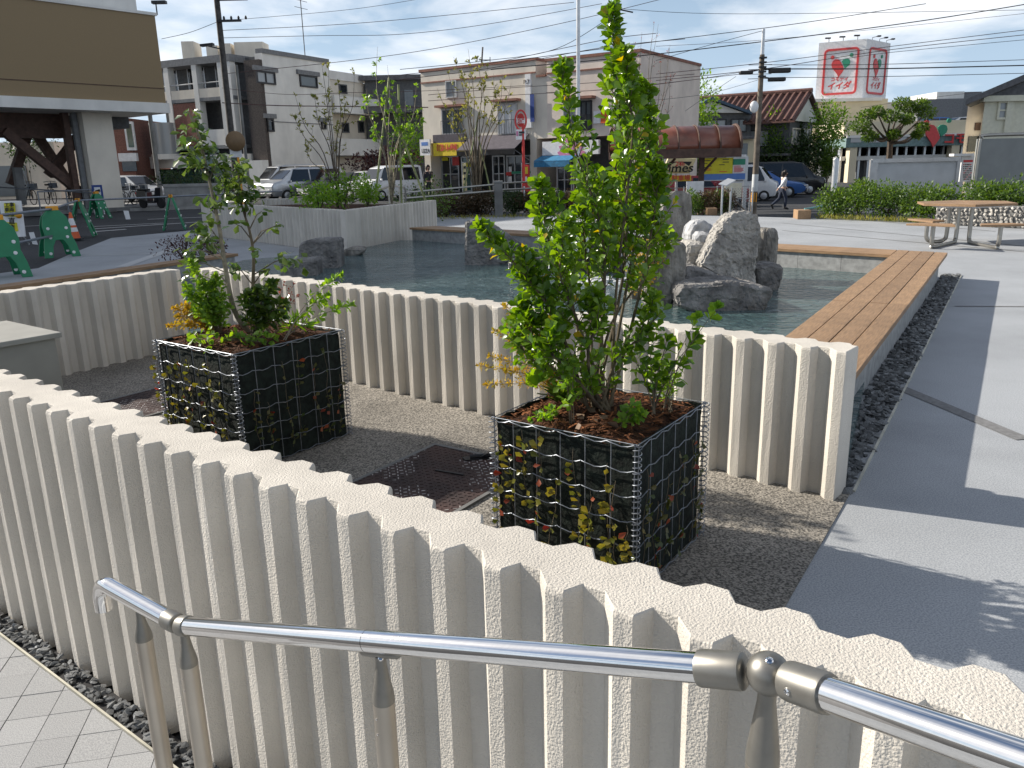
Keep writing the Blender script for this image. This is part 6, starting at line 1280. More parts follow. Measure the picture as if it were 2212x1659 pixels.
# ---------- vehicles
def car(label, loc, head, L, W, H, paint, style='van', group='parked cars', hood=None, name='parked_car'):
    """head: heading in plan; body runs along local x"""
    rz = math.atan2(head[1], head[0]); t_ = thing(name, label, 'car', loc, rz, group); h = L / 2; w = W / 2
    if style == 'van': st_ = [(-h, .45, .95, 1.0, .93), (-h + .10, .28, .98, H - .06, .99), (-h + .5, .24, 1.0, H, 1), (h - 1.9, .24, 1.0, H, 1), (h - 1.35, .24, 1.0, H - .10, 1), (h - .62, .24, .98, 1.12, .98), (h - .12, .26, .92, .98, .94), (h, .40, .80, .84, .88)]
    elif style == 'kei': st_ = [(-h, .40, .95, 1.0, .95), (-h + .06, .26, .98, H - .05, .99), (-h + .3, .22, 1.0, H, 1), (h - 1.3, .22, 1.0, H, 1), (h - .85, .22, 1.0, H - .12, 1), (h - .30, .22, .95, 1.05, .98), (h - .06, .26, .88, .95, .95), (h, .38, .76, .80, .90)]
    else: st_ = [(-h, .42, .85, .88, .90), (-h + .12, .28, .92, 1.02, .96), (-h + .55, .22, .92, H - .05, 1), (-h + 1.3, .20, .90, H, 1), (h - 2.0, .20, .88, H - .05, 1), (h - 1.15, .20, .86, .96, 1), (h - .25, .24, .74, .80, .95), (h, .38, .60, .64, .86)]
    m2 = MB(); n_ = 8
    for x, zb_, zm, zr, k in st_:
        top_in = .80 if zr > 1.2 else .93; ww = w * k
        for y, z in ((-ww * .92, zb_), (-ww, zb_ + .25), (-ww, min(zm, zr)), (-ww * top_in, zr - .03 if zr > 1.2 else zr - .01), (ww * top_in, zr - .03 if zr > 1.2 else zr - .01), (ww, min(zm, zr)), (ww, zb_ + .25), (ww * .92, zb_)): m2.v.append((x, y, z))
    for i in range(len(st_) - 1):
        for j in range(n_): a = i * n_ + j; b2 = i * n_ + (j + 1) % n_; m2.f.append((a, b2, b2 + n_, a + n_))
    m2.f.append(tuple(range(n_))[::-1]); e = (len(st_) - 1) * n_; m2.f.append(tuple(range(e, e + n_)))
    body = m2.build('body', paint, t_, local=True, smooth=True); bv = body.modifiers.new('b', 'BEVEL'); bv.width = .04; bv.segments = 2; bv.limit_method = 'ANGLE'; bv.angle_limit = R_(25)
    # windows: side panes between belt and roof, windscreen, rear screen
    tall = [i for i, s_ in enumerate(st_) if s_[3] > 1.25]; i0, i1 = tall[0], tall[-1]
    def ring(i): return st_[i]
    for sy in (-1, 1):
        xs_ = [st_[i0][0] + .12, st_[i0 + 1][0] + .45] if style != 'sedan' else [st_[i0][0] + .1]
        xe = st_[i1][0] - .02; cuts_ = [st_[i0][0] + .15]; nwin = 3 if style == 'van' else 2
        for k in range(1, nwin + 1): cuts_.append(st_[i0][0] + .15 + (xe - st_[i0][0] - .15) * k / nwin)
        for k in range(nwin):
            xa_, xb_ = cuts_[k] + .04, cuts_[k + 1] - .04; zr = H - .14; zm = 1.02 if style != 'sedan' else .92
            yb, yt = sy * (w + .008), sy * (w * .82 + .008)
            q = [Vector((xa_, yb, zm)), Vector((xb_ + (.35 if k == nwin - 1 else 0), yb, zm)), Vector((xb_, yt, zr)), Vector((xa_, yt, zr))]
            MB().ext(q, (0, sy * .008, 0)).build('side_window', 'car_glass', t_, local=True)
    s1, s2 = st_[i1], st_[i1 + 1]
    def scr(sa_, sb_, nm, f0=.10, f1=.92):
        ya, yb = w * .80 * sa_[4], w * .90 * sb_[4]; A = Vector((sa_[0], 0, sa_[3] - .02)); B = Vector((sb_[0], 0, sb_[3])); dn = Vector((B.z - A.z, 0, A.x - B.x)).normalized(); dn = dn if dn.z > 0 else -dn
        a_, b2 = A.lerp(B, f0), A.lerp(B, f1); MB().ext([a_ + Vector((0, -ya * .95, 0)), a_ + Vector((0, ya * .95, 0)), b2 + Vector((0, yb * .93, 0)), b2 + Vector((0, -yb * .93, 0))], dn * .014).build(nm, 'car_glass', t_, local=True)
    scr(s1, s2, 'windscreen'); scr(st_[i0], st_[i0 - 1], 'rear_window', .08, .75)
    for sx in (-1, 1):
        for sy in (-1, 1):
            x = sx * (h - (.85 if style != 'kei' else .6)); r_ = .31 if style != 'kei' else .27
            wh = MB().lathe([(r_ * .6, -.1), (r_, -.09), (r_, .09), (r_ * .6, .1)], (x, sy * (w - .09), r_), 18, (0, 1, 0)).build('wheel', 'rubber', t_, local=True, smooth=True)
            MB().lathe([(r_ * .62, 0), (r_ * .60, .012), (r_ * .2, .03)], (x, sy * (w + .008), r_), 14, (0, sy, 0)).build('rim', 'alu', wh, local=True)
    for sy in (-1, 1):
        MB().box((h - .10, sy * w * .66, .72 if style != 'sedan' else .60), (.16, W * .20, .15)).build('headlight', 'sign_white', t_, local=True, bevel=.03); MB().box((-h + .06, sy * w * .78, .95), (.10, W * .12, .30)).build('tail_light', 'red', t_, local=True); MB().box((st_[i1][0] + .30, sy * (w + .09), 1.04), (.10, .18, .14)).build('mirror', paint, t_, local=True, bevel=.03)
    MB().box((h - .02, 0, .58), (.10, W * .62, .15)).build('grille', 'alu', t_, local=True); MB().box((h - .0, 0, .36), (.12, W * .80, .16)).build('bumper', 'dark_metal', t_, local=True, bevel=.02); MB().box((h + .055, 0, .42), (.01, .33, .16)).build('number_plate', 'sign_white', t_, local=True)
    return t_
def at(x, y, Y): p = P(x, y, Y); return (p.x, Y, street_z(p.x, Y))
hl_ = (-.72, -.69)
car('white high-roofed van parked beside the white building', at(628, 420, 50.5), hl_, 4.7, 1.7, 2.0, 'paint_silver', 'van'); car('silver minivan parked with its front to the street', at(655, 420, 47.0), hl_, 4.6, 1.7, 1.82, 'paint_silver', 'van')
car('dark grey car beside the silver minivan', at(728, 425, 46), hl_, 4.3, 1.7, 1.5, 'paint_grey', 'sedan'); car('white hatchback behind the yellowish young tree', at(778, 420, 46), hl_, 4.2, 1.7, 1.55, 'paint_white', 'sedan'); car('small cream box van behind the steel rail', at(845, 425, 44), hl_, 3.4, 1.48, 1.8, 'paint_white', 'kei'); car('white car parked behind the bicycles at the left', at(292, 410, 50), (.9, -.43), 4.4, 1.75, 1.6, 'paint_white', 'sedan')
car('black minivan with chrome front behind the walking person', at(1690, 400, 50), (.93, -.37), 4.9, 1.85, 1.95, 'paint_black', 'van'); car('blue hatchback next to the black minivan', at(1662, 405, 46.5), (.9, -.43), 4.0, 1.7, 1.5, 'paint_blue', 'sedan'); car('white boxy minivan next to the utility pole', at(1604, 415, 43), (.92, -.39), 3.5, 1.48, 1.85, 'paint_white', 'kei')
car('dark red car behind the plain white notice', at(1470, 418, 40), (.95, -.3), 4.2, 1.7, 1.45, 'paint_red', 'sedan'); car('dark red car behind the bus shelter post', at(1528, 425, 38), (.95, -.3), 4.2, 1.7, 1.45, 'paint_red', 'sedan'); car('dark car whose roof shows above the blank white board', at(1985, 380, 44), (-.95, -.3), 4.4, 1.75, 1.85, 'paint_black', 'van')
car('car parked on the supermarket roof, left one', (PZ('sz', 1270, 880, 80).x, 80, FM.uz(*zz('sz', 1270, 895))[1] - .7), (-1, 0), 4.2, 1.7, 1.5, 'paint_blue', 'sedan'); car('car parked on the supermarket roof, right one', (PZ('sz', 1560, 880, 80).x, 80, FM.uz(*zz('sz', 1270, 895))[1] - .7), (-1, 0), 4.4, 1.7, 1.5, 'paint_white', 'sedan')

# ================================================================== left street: barriers, cone, signs, kerbs
def strip(name, a, b_, w, z, m='white_paint'):
    a, b_ = Vector((a.x, a.y, 0)), Vector((b_.x, b_.y, 0)); d_ = (b_ - a).normalized(); n_ = Vector((-d_.y, d_.x, 0)) * w / 2; q = [a - n_, b_ - n_, b_ + n_, a + n_]
    o_ = MB().add([(p.x, p.y, z) for p in q], [(0, 1, 2, 3)]).build(name, m); o_['kind'] = 'structure'; return o_
for (x0, y0, x1, y1, w) in ((1050, 610, 2300, 528, .15), (1000, 585, 1900, 540, .12), (1050, 642, 1450, 612, .2), (280, 578, 700, 560, .15), (1700, 498, 2400, 470, .15)): strip('road_line', G(*zz('lz', x0, y0), -.02), G(*zz('lz', x1, y1), -.02), w, street_z(-9, 20) + .008)
kb = MB()
for a, b_ in ((G(*zz('lz', 280, 440)), G(*zz('lz', 2300, 372))),): 
    d_ = (b_ - a); kb.hexa((a.x, a.y, -.1), (d_.x, d_.y, 0), Vector((-d_.y, d_.x, 0)).normalized() * .25, (0, 0, .2))
struct(kb, 'kerb', 'concrete')
a, b_ = G(*zz('lz', -400, 420)), G(*zz('lz', 2300, 366)); d_ = b_ - a; n_ = Vector((-d_.y, d_.x, 0)).normalized(); struct(MB().prism([(p.x, p.y) for p in (a + n_ * .25, b_ + n_ * .25, b_ + n_ * 6, a + n_ * 6)], -.1, .09), 'far_pavement', 'concrete')
rw = thing('retaining_wall', 'low concrete wall behind the scooter at the left', 'wall', gbase(PZ('bz', 1000, 1600, 37).x, 37)); boxpart(rw, 'bz', 820, 1365, 1600, 1640, 38, .3, 'concrete', 'wall', -.1); boxpart(rw, 'bz', 810, 1352, 1610, 1372, 37.95, .4, 'concrete', 'coping')
bush('clipped_shrub', 'dark clipped shrub on the low concrete wall', (PZ('bz', 985, 1370, 39.5).x, 39.5, PZ('bz', 985, 1370, 39.5).z - .2), 1.1, 1.0, 900, (.08, .14), 'leaf_dark'); bush('clipped_shrub', 'second dark clipped shrub, partly behind the slender tree', (PZ('bz', 1330, 1370, 39.5).x, 39.5, PZ('bz', 1330, 1370, 39.5).z - .2), .7, .9, 600, (.08, .14), 'leaf_dark')
BS = [(.30, 0), (.27, .22), (.22, .40), (.235, .55), (.20, .72), (.13, .80), (.10, .84), (-.10, .84), (-.13, .80), (-.20, .72), (-.235, .55), (-.22, .40), (-.27, .22), (-.30, 0), (-.16, 0), (-.12, .20), (-.06, .31), (.06, .31), (.12, .20), (.16, 0)]
def barrier(label, p, rz, s=1.0):
    t_ = thing('plastic_barrier', label, 'barrier', (p.x, p.y, p.z), rz, 'green plastic barrier stands')
    for sg_ in (-1, 1):
        tilt = .20 * sg_; f = lambda x, z, y=0: Vector((x * s, (sg_ * .24 - math.tan(tilt) * z * 1.35 + y) * s, z * s)); m2 = MB()
        m2.ext([f(x, z) for x, z in BS], Vector((0, sg_ * .05 * s, 0))); pn = m2.build('panel', 'barrier_green', t_, local=True, bevel=.012)
        for x, z in ((.19, .08), (-.19, .08), (.15, .52), (-.15, .52), (.14, .36), (-.14, .36)): c_ = f(x, z); MB().lathe([(.028 * s, -.004), (.028 * s, .062 * s), (.018 * s, .066 * s)], c_, 8, (0, sg_, 0)).build('reflector', 'sign_white', pn, local=True)
        MB().box(f(0, .87), (.20 * s, .09 * s, .09 * s)).build('clamp', 'amber', t_, local=True, bevel=.015)
    return t_
BP = [G(*zz('lz', 70, 1165)), G(*zz('lz', 690, 925)), G(*zz('lz', 960, 695)), G(*zz('lz', 2015, 618)), G(*zz('lz', 1150, 490))]
BR = [.75, .7, 1.9, 1.9, 1.4]
for p, r_, lb_ in zip(BP, BR, ('green plastic barrier stand cut by the left edge, nearest of all', 'green plastic barrier stand beside the orange cone, in front of it', 'green plastic barrier stand just behind the orange cone', 'green plastic barrier stand left of the sunlit planter wall', 'small far green barrier stand under the blue parking sign')): barrier(lb_, p, r_, 1.08)
def bar(label, a, b_, z0, z1, m='galv'): solo(MB().tube([(a.x, a.y, z0), (b_.x, b_.y, z1)], .024, 8), 'barrier_pipe', m, label, 'pipe', group='pipes between the barriers', smooth=True)
bar('pipe across the tops of the two nearest green barriers', BP[0] + Vector((-.3, -1.2, 0)), BP[1], .93, .93); bar('pipe low between the two nearest green barriers', BP[0] + Vector((-.3, -1.2, 0)), BP[1], .42, .42); bar('pipe from the cone barrier to the barrier behind the cone', BP[1], BP[2], .93, .93); bar('long pipe from behind the cone to the barrier by the planter wall', BP[2], BP[3], .93, .93); bar('pipe from the planter wall barrier to the right', BP[3], BP[3] + Vector((2.2, 3.6, 0)), .93, .93); bar('far pipe along the road under the parking sign', G(*zz('lz', -200, 470)) + Vector((0, 0, 0)), BP[4], 1.25, .93)
pc = G(*zz('lz', 858, 733)); cn = thing('traffic_cone', 'orange traffic cone with white bands between the green barriers', 'cone', pc)
MB().box((0, 0, .02), (.38, .38, .04), .3).build('base', 'black', cn, local=True, bevel=.01); MB().lathe([(.15, .04), (.118, .20)], (0, 0, 0), 20).build('cone', 'orange', cn, local=True, smooth=True); MB().lathe([(.117, .20), (.098, .305)], (0, 0, 0), 20).build('band', 'sign_white', cn, local=True, smooth=True); MB().lathe([(.097, .305), (.088, .36)], (0, 0, 0), 20).build('cone', 'orange', cn, local=True, smooth=True); MB().lathe([(.087, .36), (.055, .53)], (0, 0, 0), 20).build('band', 'sign_white', cn, local=True, smooth=True); MB().lathe([(.054, .53), (.028, .67), (.01, .68)], (0, 0, 0), 20).build('cone', 'orange', cn, local=True, smooth=True)
Yg = 19.6; sgn = thing('street_sign', 'white street sign with two yellow text panels at the left edge', 'sign', G(56, 523) + Vector((0, 0, -.02)))
q = [PZ('lz', -12, 290, Yg), PZ('lz', 235, 285, Yg), PZ('lz', 290, 700, Yg - .15), PZ('lz', 40, 715, Yg - .15)]; MB().ext(q, (0, .05, 0)).build('panel', 'sign_white', sgn, bevel=.01)
for (x0, y0, x1, y1, sk), tx, sz_ in (((52, 312, 172, 466, 14), '工事\n車両\n工場', .115), ((80, 488, 200, 635, 14), '直\n進', .165)):
    q = [PZ('lz', x0, y0, Yg - .03), PZ('lz', x1, y0, Yg - .03), PZ('lz', x1 + sk, y1, Yg - .12), PZ('lz', x0 + sk, y1, Yg - .12)]; MB().ext(q, (0, -.03, 0)).build('yellow_panel', 'lime_yellow', sgn); c_ = sum(q, Vector()) / 4; text(tx, sz_, 'black', c_ + Vector((0.0, -.045, 0)), (1, 0, 0), (q[0] - q[3]), sgn)
MB().ball(PZ('lz', 215, 455, Yg - .2), .07, 10, 8).build('lamp', 'amber', sgn, smooth=True)
for x in (60, 270): a = PZ('lz', x, 700, Yg); MB().tube([a, (a.x + .05, a.y + .1, -.03)], .02, 6).build('leg', 'alu', sgn)
def slip(label, zn, pts, Y): q = [PZ(zn, x, y, Y) for x, y in pts]; o_ = solo(MB().ext(q, (0, .012, 0)), 'paper_notice', 'sign_white', label, 'notice'); return o_
slip('white notice slip hanging from the long barrier pipe', 'lz', [(1420, 398), (1478, 400), (1503, 498), (1450, 500)], 21.9); slip('white notice slip hanging beside the white street sign', 'lz', [(330, 650), (385, 645), (432, 790), (375, 785)], 15.4)
psn = thing('bicycle_parking_sign', 'blue parking sign with a white pictogram and letter P by the pillar', 'sign', gbase(PZ('lz', 1130, 400, 34).x, 34)); boxpart(psn, 'lz', 1050, 105, 1190, 265, 34, .06, 'blue_sign', 'panel'); boxpart(psn, 'lz', 1082, 130, 1162, 207, 33.98, .02, 'sign_white', 'pictogram'); boxpart(psn, 'lz', 1072, 268, 1200, 345, 34, .05, 'sign_white', 'lower_panel'); text('P', .62, 'sign_white', PZ('lz', 1126, 236, 33.97), (1, 0, 0), UPV, psn)
MB().tube([PZ('lz', 1100, 180, 33.96), PZ('lz', 1150, 165, 33.96)], .05, 6).build('pictogram_mark', 'dark_metal', psn)
for x in (1085, 1190): a = PZ('lz', x, 345, 34.03); MB().tube([a, (a.x, a.y, 0)], .03, 6).build('post', 'alu', psn)
rf = thing('street_railing', 'thin grey street railing under the building on stilts', 'railing', gbase(PZ('lz', 700, 400, 35).x, 35)); FQ = Fac((PZ('lz', 435, 200, 33.5).x, 33.5), (PZ('lz', 1065, 200, 36).x, 36))
for k in range(3): uu = FQ.len * k / 2; MB().tube([FQ.pt(uu, 0), FQ.pt(uu, FQ.uz(*zz('lz', 435, 182))[1])], .03, 6).build('post', 'galv', rf)
for dz in (0, -1.05): z_ = FQ.uz(*zz('lz', 435, 182))[1] + dz; MB().tube([FQ.pt(0, z_), FQ.pt(FQ.len, z_)], .03, 6).build('rail', 'galv', rf)
def bicycle(label, loc, rz, m='dark_metal'):
    t_ = thing('bicycle', label, 'bicycle', loc, rz, 'bicycles under the stilt building')
    for x in (-.52, .52): MB().tube([(x + .33 * math.cos(2 * PI * k / 18), 0, .34 + .33 * math.sin(2 * PI * k / 18)) for k in range(19)], .018, 5).build('wheel', 'rubber', t_, local=True)
    MB().tube([(-.52, 0, .34), (-.12, 0, .30), (.36, 0, .80), (-.2, 0, .76), (-.12, 0, .30)], .02, 5).build('frame', m, t_, local=True); MB().tube([(.52, 0, .34), (.38, 0, .86), (.34, 0, 1.02)], .018, 5).build('fork', 'galv', t_, local=True); MB().tube([(.22, -.26, 1.0), (.34, 0, 1.04), (.22, .26, 1.0)], .015, 5).build('handlebar', 'galv', t_, local=True); MB().box((-.22, 0, .88), (.26, .16, .07)).build('saddle', 'black', t_, local=True, bevel=.02); MB().box((.62, 0, .84), (.30, .30, .24)).build('basket', 'galv', t_, local=True)
for k, (x, Y, lb_) in enumerate(((250, 40.5, 'bicycle nearest the white pillar, under its right side'), (276, 40.9, 'second bicycle to the right of the white pillar'), (300, 41.5, 'bicycle just left of the black scooter'), (60, 37, 'bicycle in the dark behind the white street sign'), (110, 38, 'bicycle in the dark left of the slanting brown braces'), (150, 39, 'bicycle in the dark behind the thin grey railing'))): bicycle(lb_, at(x, 430, Y)[:2] + (.32 if x < 200 else .09,), 1.2 + k * .15)
sc_ = thing('scooter', 'black motor scooter with a red tail light at the kerb', 'scooter', at(330, 450, 36.5)[:2] + (.1,), -.5)
for x in (-.58, .60): MB().lathe([(.12, -.05), (.24, -.045), (.24, .045), (.12, .05)], (x, 0, .24), 16, (0, 1, 0)).build('wheel', 'rubber', sc_, local=True)
MB().add([(-.8, -.17, .45), (-.1, -.2, .28), (-.1, .2, .28), (-.8, .17, .45), (-.85, -.12, .78), (-.1, -.16, .74), (-.1, .16, .74), (-.85, .12, .78)], [(3, 2, 1, 0), (4, 5, 6, 7), (0, 1, 5, 4), (1, 2, 6, 5), (2, 3, 7, 6), (3, 0, 4, 7)]).build('body', 'paint_black', sc_, local=True, bevel=.05); MB().box((.12, 0, .27), (.5, .36, .08)).build('footboard', 'dark_metal', sc_, local=True); MB().add([(.35, -.2, .28), (.5, -.16, .9), (.5, .16, .9), (.35, .2, .28), (.45, -.1, .28), (.56, -.08, .9), (.56, .08, .9), (.45, .1, .28)], [(0, 1, 2, 3), (7, 6, 5, 4), (0, 4, 5, 1), (1, 5, 6, 2), (2, 6, 7, 3), (3, 7, 4, 0)]).build('leg_shield', 'paint_black', sc_, local=True, bevel=.03); MB().box((-.45, 0, .80), (.62, .26, .09)).build('seat', 'black', sc_, local=True, bevel=.03); MB().tube([(.42, -.32, 1.02), (.52, 0, 1.0), (.42, .32, 1.02)], .02, 6).build('handlebar', 'dark_metal', sc_, local=True); MB().box((-.87, 0, .66), (.06, .2, .1)).build('tail_light', 'red', sc_, local=True); MB().box((-.9, 0, .48), (.02, .2, .12)).build('number_plate', 'sign_white', sc_, local=True)

# ---------- rails behind the pool
rl = thing('guard_rail', 'two-bar steel guard rail with a square post behind the pool', 'railing', (P(1078, 465, 26.2).x, 26.2, 0))
pq = P(1078, 465, 26.2); MB().box((pq.x, 26.2, .52), (.26, .22, 1.06)).build('post', 'concrete_dark', rl, bevel=.01); MB().box((pq.x, 26.2, 1.09), (.29, .25, .06)).build('post_cap', 'pole_grey', rl, bevel=.01)
for k, (pa, pb_) in enumerate((((864, 417), (1072, 398)), ((864, 429), (1072, 412)), ((1084, 396), (1170, 391)), ((1084, 410), (1170, 406)))): MB().tube([P(*pa, 23.4) if k < 2 else P(*pa, 26.2), P(*pb_, 26.2 if k < 2 else 27.4)], .028, 8).build('rail', 'steel_soft', rl, smooth=True)
for x, Y in ((870, 23.5), (1168, 27.3)): c_ = P(x, 420, Y); MB().tube([(c_.x, Y, -.1), (c_.x, Y, P(x, 416 if x < 1000 else 392, Y).z)], .03, 8).build('post', 'steel_soft', rl, smooth=True)
def hoop(label, pts, Y0, Y1, legs):
    t_ = thing('stair_rail', label, 'handrail', (P(*pts[0], Y0).x, Y0, 0)); n_ = len(pts); q = [P(x, y, Y0 + (Y1 - Y0) * k / (n_ - 1)) for k, (x, y) in enumerate(pts)]; MB().tube(smooth_path(q, 4), .026, 8).build('rail', 'steel_soft', t_, smooth=True)
    for x, y in legs: Y = Y0 + (Y1 - Y0) * .7; c_ = P(x, y, Y); MB().tube([(c_.x, Y, 0), c_], .024, 8).build('post', 'steel_soft', t_, smooth=True)
hoop('bent steel stair rail left of the leafy planter corner', [zz('z2', *p) for p in ((1185, 1268), (1265, 1222), (1370, 1218), (1392, 1240), (1398, 1300))], 23, 24, [zz('z2', 1272, 1224)]); hoop('bent steel stair rail right of the leafy planter corner', [zz('z2', *p) for p in ((1535, 1302), (1795, 1188), (1900, 1186), (1928, 1205), (1932, 1290))], 20.5, 22, [zz('z2', 1808, 1190), zz('z2', 1888, 1190)])
for i, x in enumerate((962, 1000, 1040, 1110, 1150, 1195, 1240, 1285)):
    Y = 26.9 - i * .05; c_ = P(x, 465, Y); bush('hedge_shrub', hd[i] + (' brownish low shrub behind the pool, counted from the planter wall'), (c_.x, Y + .35, -.1), .62, 1.0, 2200, (.05, .10), 'leaf_brown' if i % 2 == 0 or i < 3 else 'leaf_dark', group='brown hedge shrubs behind the pool')
for i, x in enumerate((1490, 1525, 1555, 1572)): c_ = P(x, 462, 25.4); bush('hedge_shrub', ('first', 'second', 'third', 'fourth')[i] + ' brownish green shrub right of the upright rock', (c_.x, 25.6 + .1 * i, -.1), .55, .9, 1600, (.05, .10), 'leaf_brown' if i % 2 else 'leaf_hedge', group='shrubs beside the notice stand')
gg = Leaves()
for i in range(500): p = P(random.uniform(950, 1300), 468, random.uniform(25.2, 26.3)); gg.add((p.x, p.y, 0), Vector((random.uniform(-.7, .7), random.uniform(-.7, .7), .7)), rv(), random.uniform(.06, .16), .4)
o = bpy.data.objects.new('ground_cover', gg.mesh('ground_cover', 'leaf_olive', simple=True)); COL.objects.link(o); tag(o, 'patchy low grass along the foot of the brownish shrubs', 'grass', kind='stuff')

# ================================================================== people
def skinned(name, verts, edges, rad, material, parent, root=0, sub=1):
    me = bpy.data.meshes.new(name); me.from_pydata(verts, edges, []); me.materials.append(MATS[material]); o_ = bpy.data.objects.new(name, me); COL.objects.link(o_); o_.parent = parent
    md = o_.modifiers.new('skin', 'SKIN'); md.use_smooth_shade = True
    for i, r_ in enumerate(rad): sv = me.skin_vertices[0].data[i]; sv.radius = (r_, r_) if not isinstance(r_, tuple) else r_; sv.use_root = (i == root)
    sb_ = o_.modifiers.new('sub', 'SUBSURF'); sb_.levels = sub; sb_.render_levels = sub; return o_
def person(label, loc, rz, top, bottom, pose, scale=1.0, shirtv=None):
    t_ = thing('person', label, 'person', loc, rz); t_.scale = (scale,) * 3
    Vt = [(0, 0, .86), (.01, 0, 1.02), (.03, 0, 1.20), (.04, 0, 1.34), (.05, 0, 1.40), (.075, 0, 1.47), (.08, 0, 1.56)]; E_ = [(0, 1), (1, 2), (2, 3), (3, 4), (4, 5), (5, 6)]; Rd = [(.135, .10), (.115, .085), (.14, .095), (.08, .06), .045, (.075, .09), (.07, .085)]
    limbs = pose
    for sgn_, (k1, a1, t1), (e1, w1) in limbs:
        b0 = len(Vt); y = .085 * sgn_; Vt += [(0, y, .80), (k1[0], y, k1[1]), (a1[0], y, a1[1]), (t1[0], y, t1[1])]; E_ += [(0, b0), (b0, b0 + 1), (b0 + 1, b0 + 2), (b0 + 2, b0 + 3)]; Rd += [.085, .060, .042, .035]
        b1 = len(Vt); Vt += [(.03, .165 * sgn_, 1.30), (e1[0], .20 * sgn_, e1[1]), (w1[0], .18 * sgn_, w1[1])]; E_ += [(2, b1), (b1, b1 + 1), (b1 + 1, b1 + 2)]; Rd += [.055, .042, .030]
        pd = Vector((w1[0] - e1[0], 0, w1[1] - e1[1])).normalized(); pm = Vector(Vt[b1 + 2]) + pd * .06; pi_ = len(Vt); Vt.append(tuple(pm)); E_.append((b1 + 2, pi_)); Rd.append(.032)
        for f in range(4):
            a = len(Vt); off = Vector((0, (f - 1.5) * .016, 0)); L_ = (.055, .07, .068, .05)[f]; Vt += [tuple(pm + pd * .025 + off), tuple(pm + pd * L_ + off + Vector((.008, 0, 0)))]; E_ += [(pi_, a), (a, a + 1)]; Rd += [.009, .007]
        a = len(Vt); Vt.append(tuple(pm + Vector((.035, 0, -.005)))); E_.append((pi_, a)); Rd.append(.009)
    skinned('body', Vt, E_, Rd, 'skin', t_)
    # clothes a little outside the body
    V2, E2, R2_ = [(0, 0, .88), (.01, 0, 1.02), (.03, 0, 1.20), (.04, 0, 1.345)], [(0, 1), (1, 2), (2, 3)], [(.155, .12), (.138, .105), (.162, .115), (.088, .07)]
    V3, E3, R3_ = [(0, 0, .93), (0, 0, .86)], [(0, 1)], [(.145, .11), (.155, .12)]
    for sgn_, (k1, a1, t1), (e1, w1) in limbs:
        b1 = len(V2); V2 += [(.03, .165 * sgn_, 1.30), (e1[0], .20 * sgn_, e1[1]), (w1[0] * .96 + e1[0] * .04, .18 * sgn_, w1[1])]; E2 += [(2, b1), (b1, b1 + 1), (b1 + 1, b1 + 2)]; R2_ += [.068, .055, .042]
        b0 = len(V3); y = .085 * sgn_; V3 += [(0, y, .80), (k1[0], y, k1[1]), (a1[0], y, a1[1])]; E3 += [(1, b0), (b0, b0 + 1), (b0 + 1, b0 + 2)]; R3_ += [.098, .072, .056]
        A_, T_ = Vector((a1[0], y, a1[1])), Vector((t1[0], y, t1[1])); MB().tube([A_ - (T_ - A_) * .25, A_.lerp(T_, .4), T_ + (T_ - A_) * .15], [.048, .05, .03], 8).build('shoe', 'black', t_, local=True, smooth=True)
    skinned('top_garment', V2, E2, R2_, top, t_); skinned('trousers', V3, E3, R3_, bottom, t_, 1)
    h = MB(); h.ball((.065, 0, 1.535), .105, 14, 10, (.95, .90, 1.12)); h.v = [(v[0] - (.05 if v[0] > .12 and v[2] < 1.58 else 0), v[1], v[2]) for v in h.v]; h.tube([(-.0, 0, 1.56), (-.03, 0, 1.45), (-.03, 0, 1.36)], [.09, .085, .05], 10); h.build('hair', 'hair', t_, local=True, smooth=True)
    for sy in (-1, 1): MB().ball((.155, sy * .032, 1.53), .011, 6, 4).build('eye', 'black', t_, local=True)
    MB().ball((.168, 0, 1.50), .016, 6, 5, (1.2, .8, 1.4)).build('nose', 'skin', t_, local=True); MB().box((.160, 0, 1.455), (.02, .09, .07)).build('face_mask', 'black', t_, local=True, bevel=.01)
    return t_
pq = P(*zz('pz', 1390, 985), 34.4)
person('walking person in a white shirt and dark jeans with dark hair', (pq.x, 34.4, street_z(pq.x, 34.4)), R_(8), 'shirt', 'denim', [(-1, ((.12, .46), (.10, .08), (.24, .035)), ((-.14, 1.06), (-.30, .88))), (1, ((-.10, .46), (-.42, .20), (-.36, .06)), ((.10, 1.05), (.24, .92)))], .98)
pq = P(926, 420, 40); person('person in a dark suit standing by the yellow shop', (pq.x, 40, street_z(pq.x, 40)), R_(-60), 'suit', 'suit', [(-1, ((.02, .46), (.0, .08), (.13, .035)), ((.0, 1.05), (.10, .86))), (1, ((.02, .46), (-.02, .08), (.11, .035)), ((.02, 1.05), (.16, .95)))], 1.06)

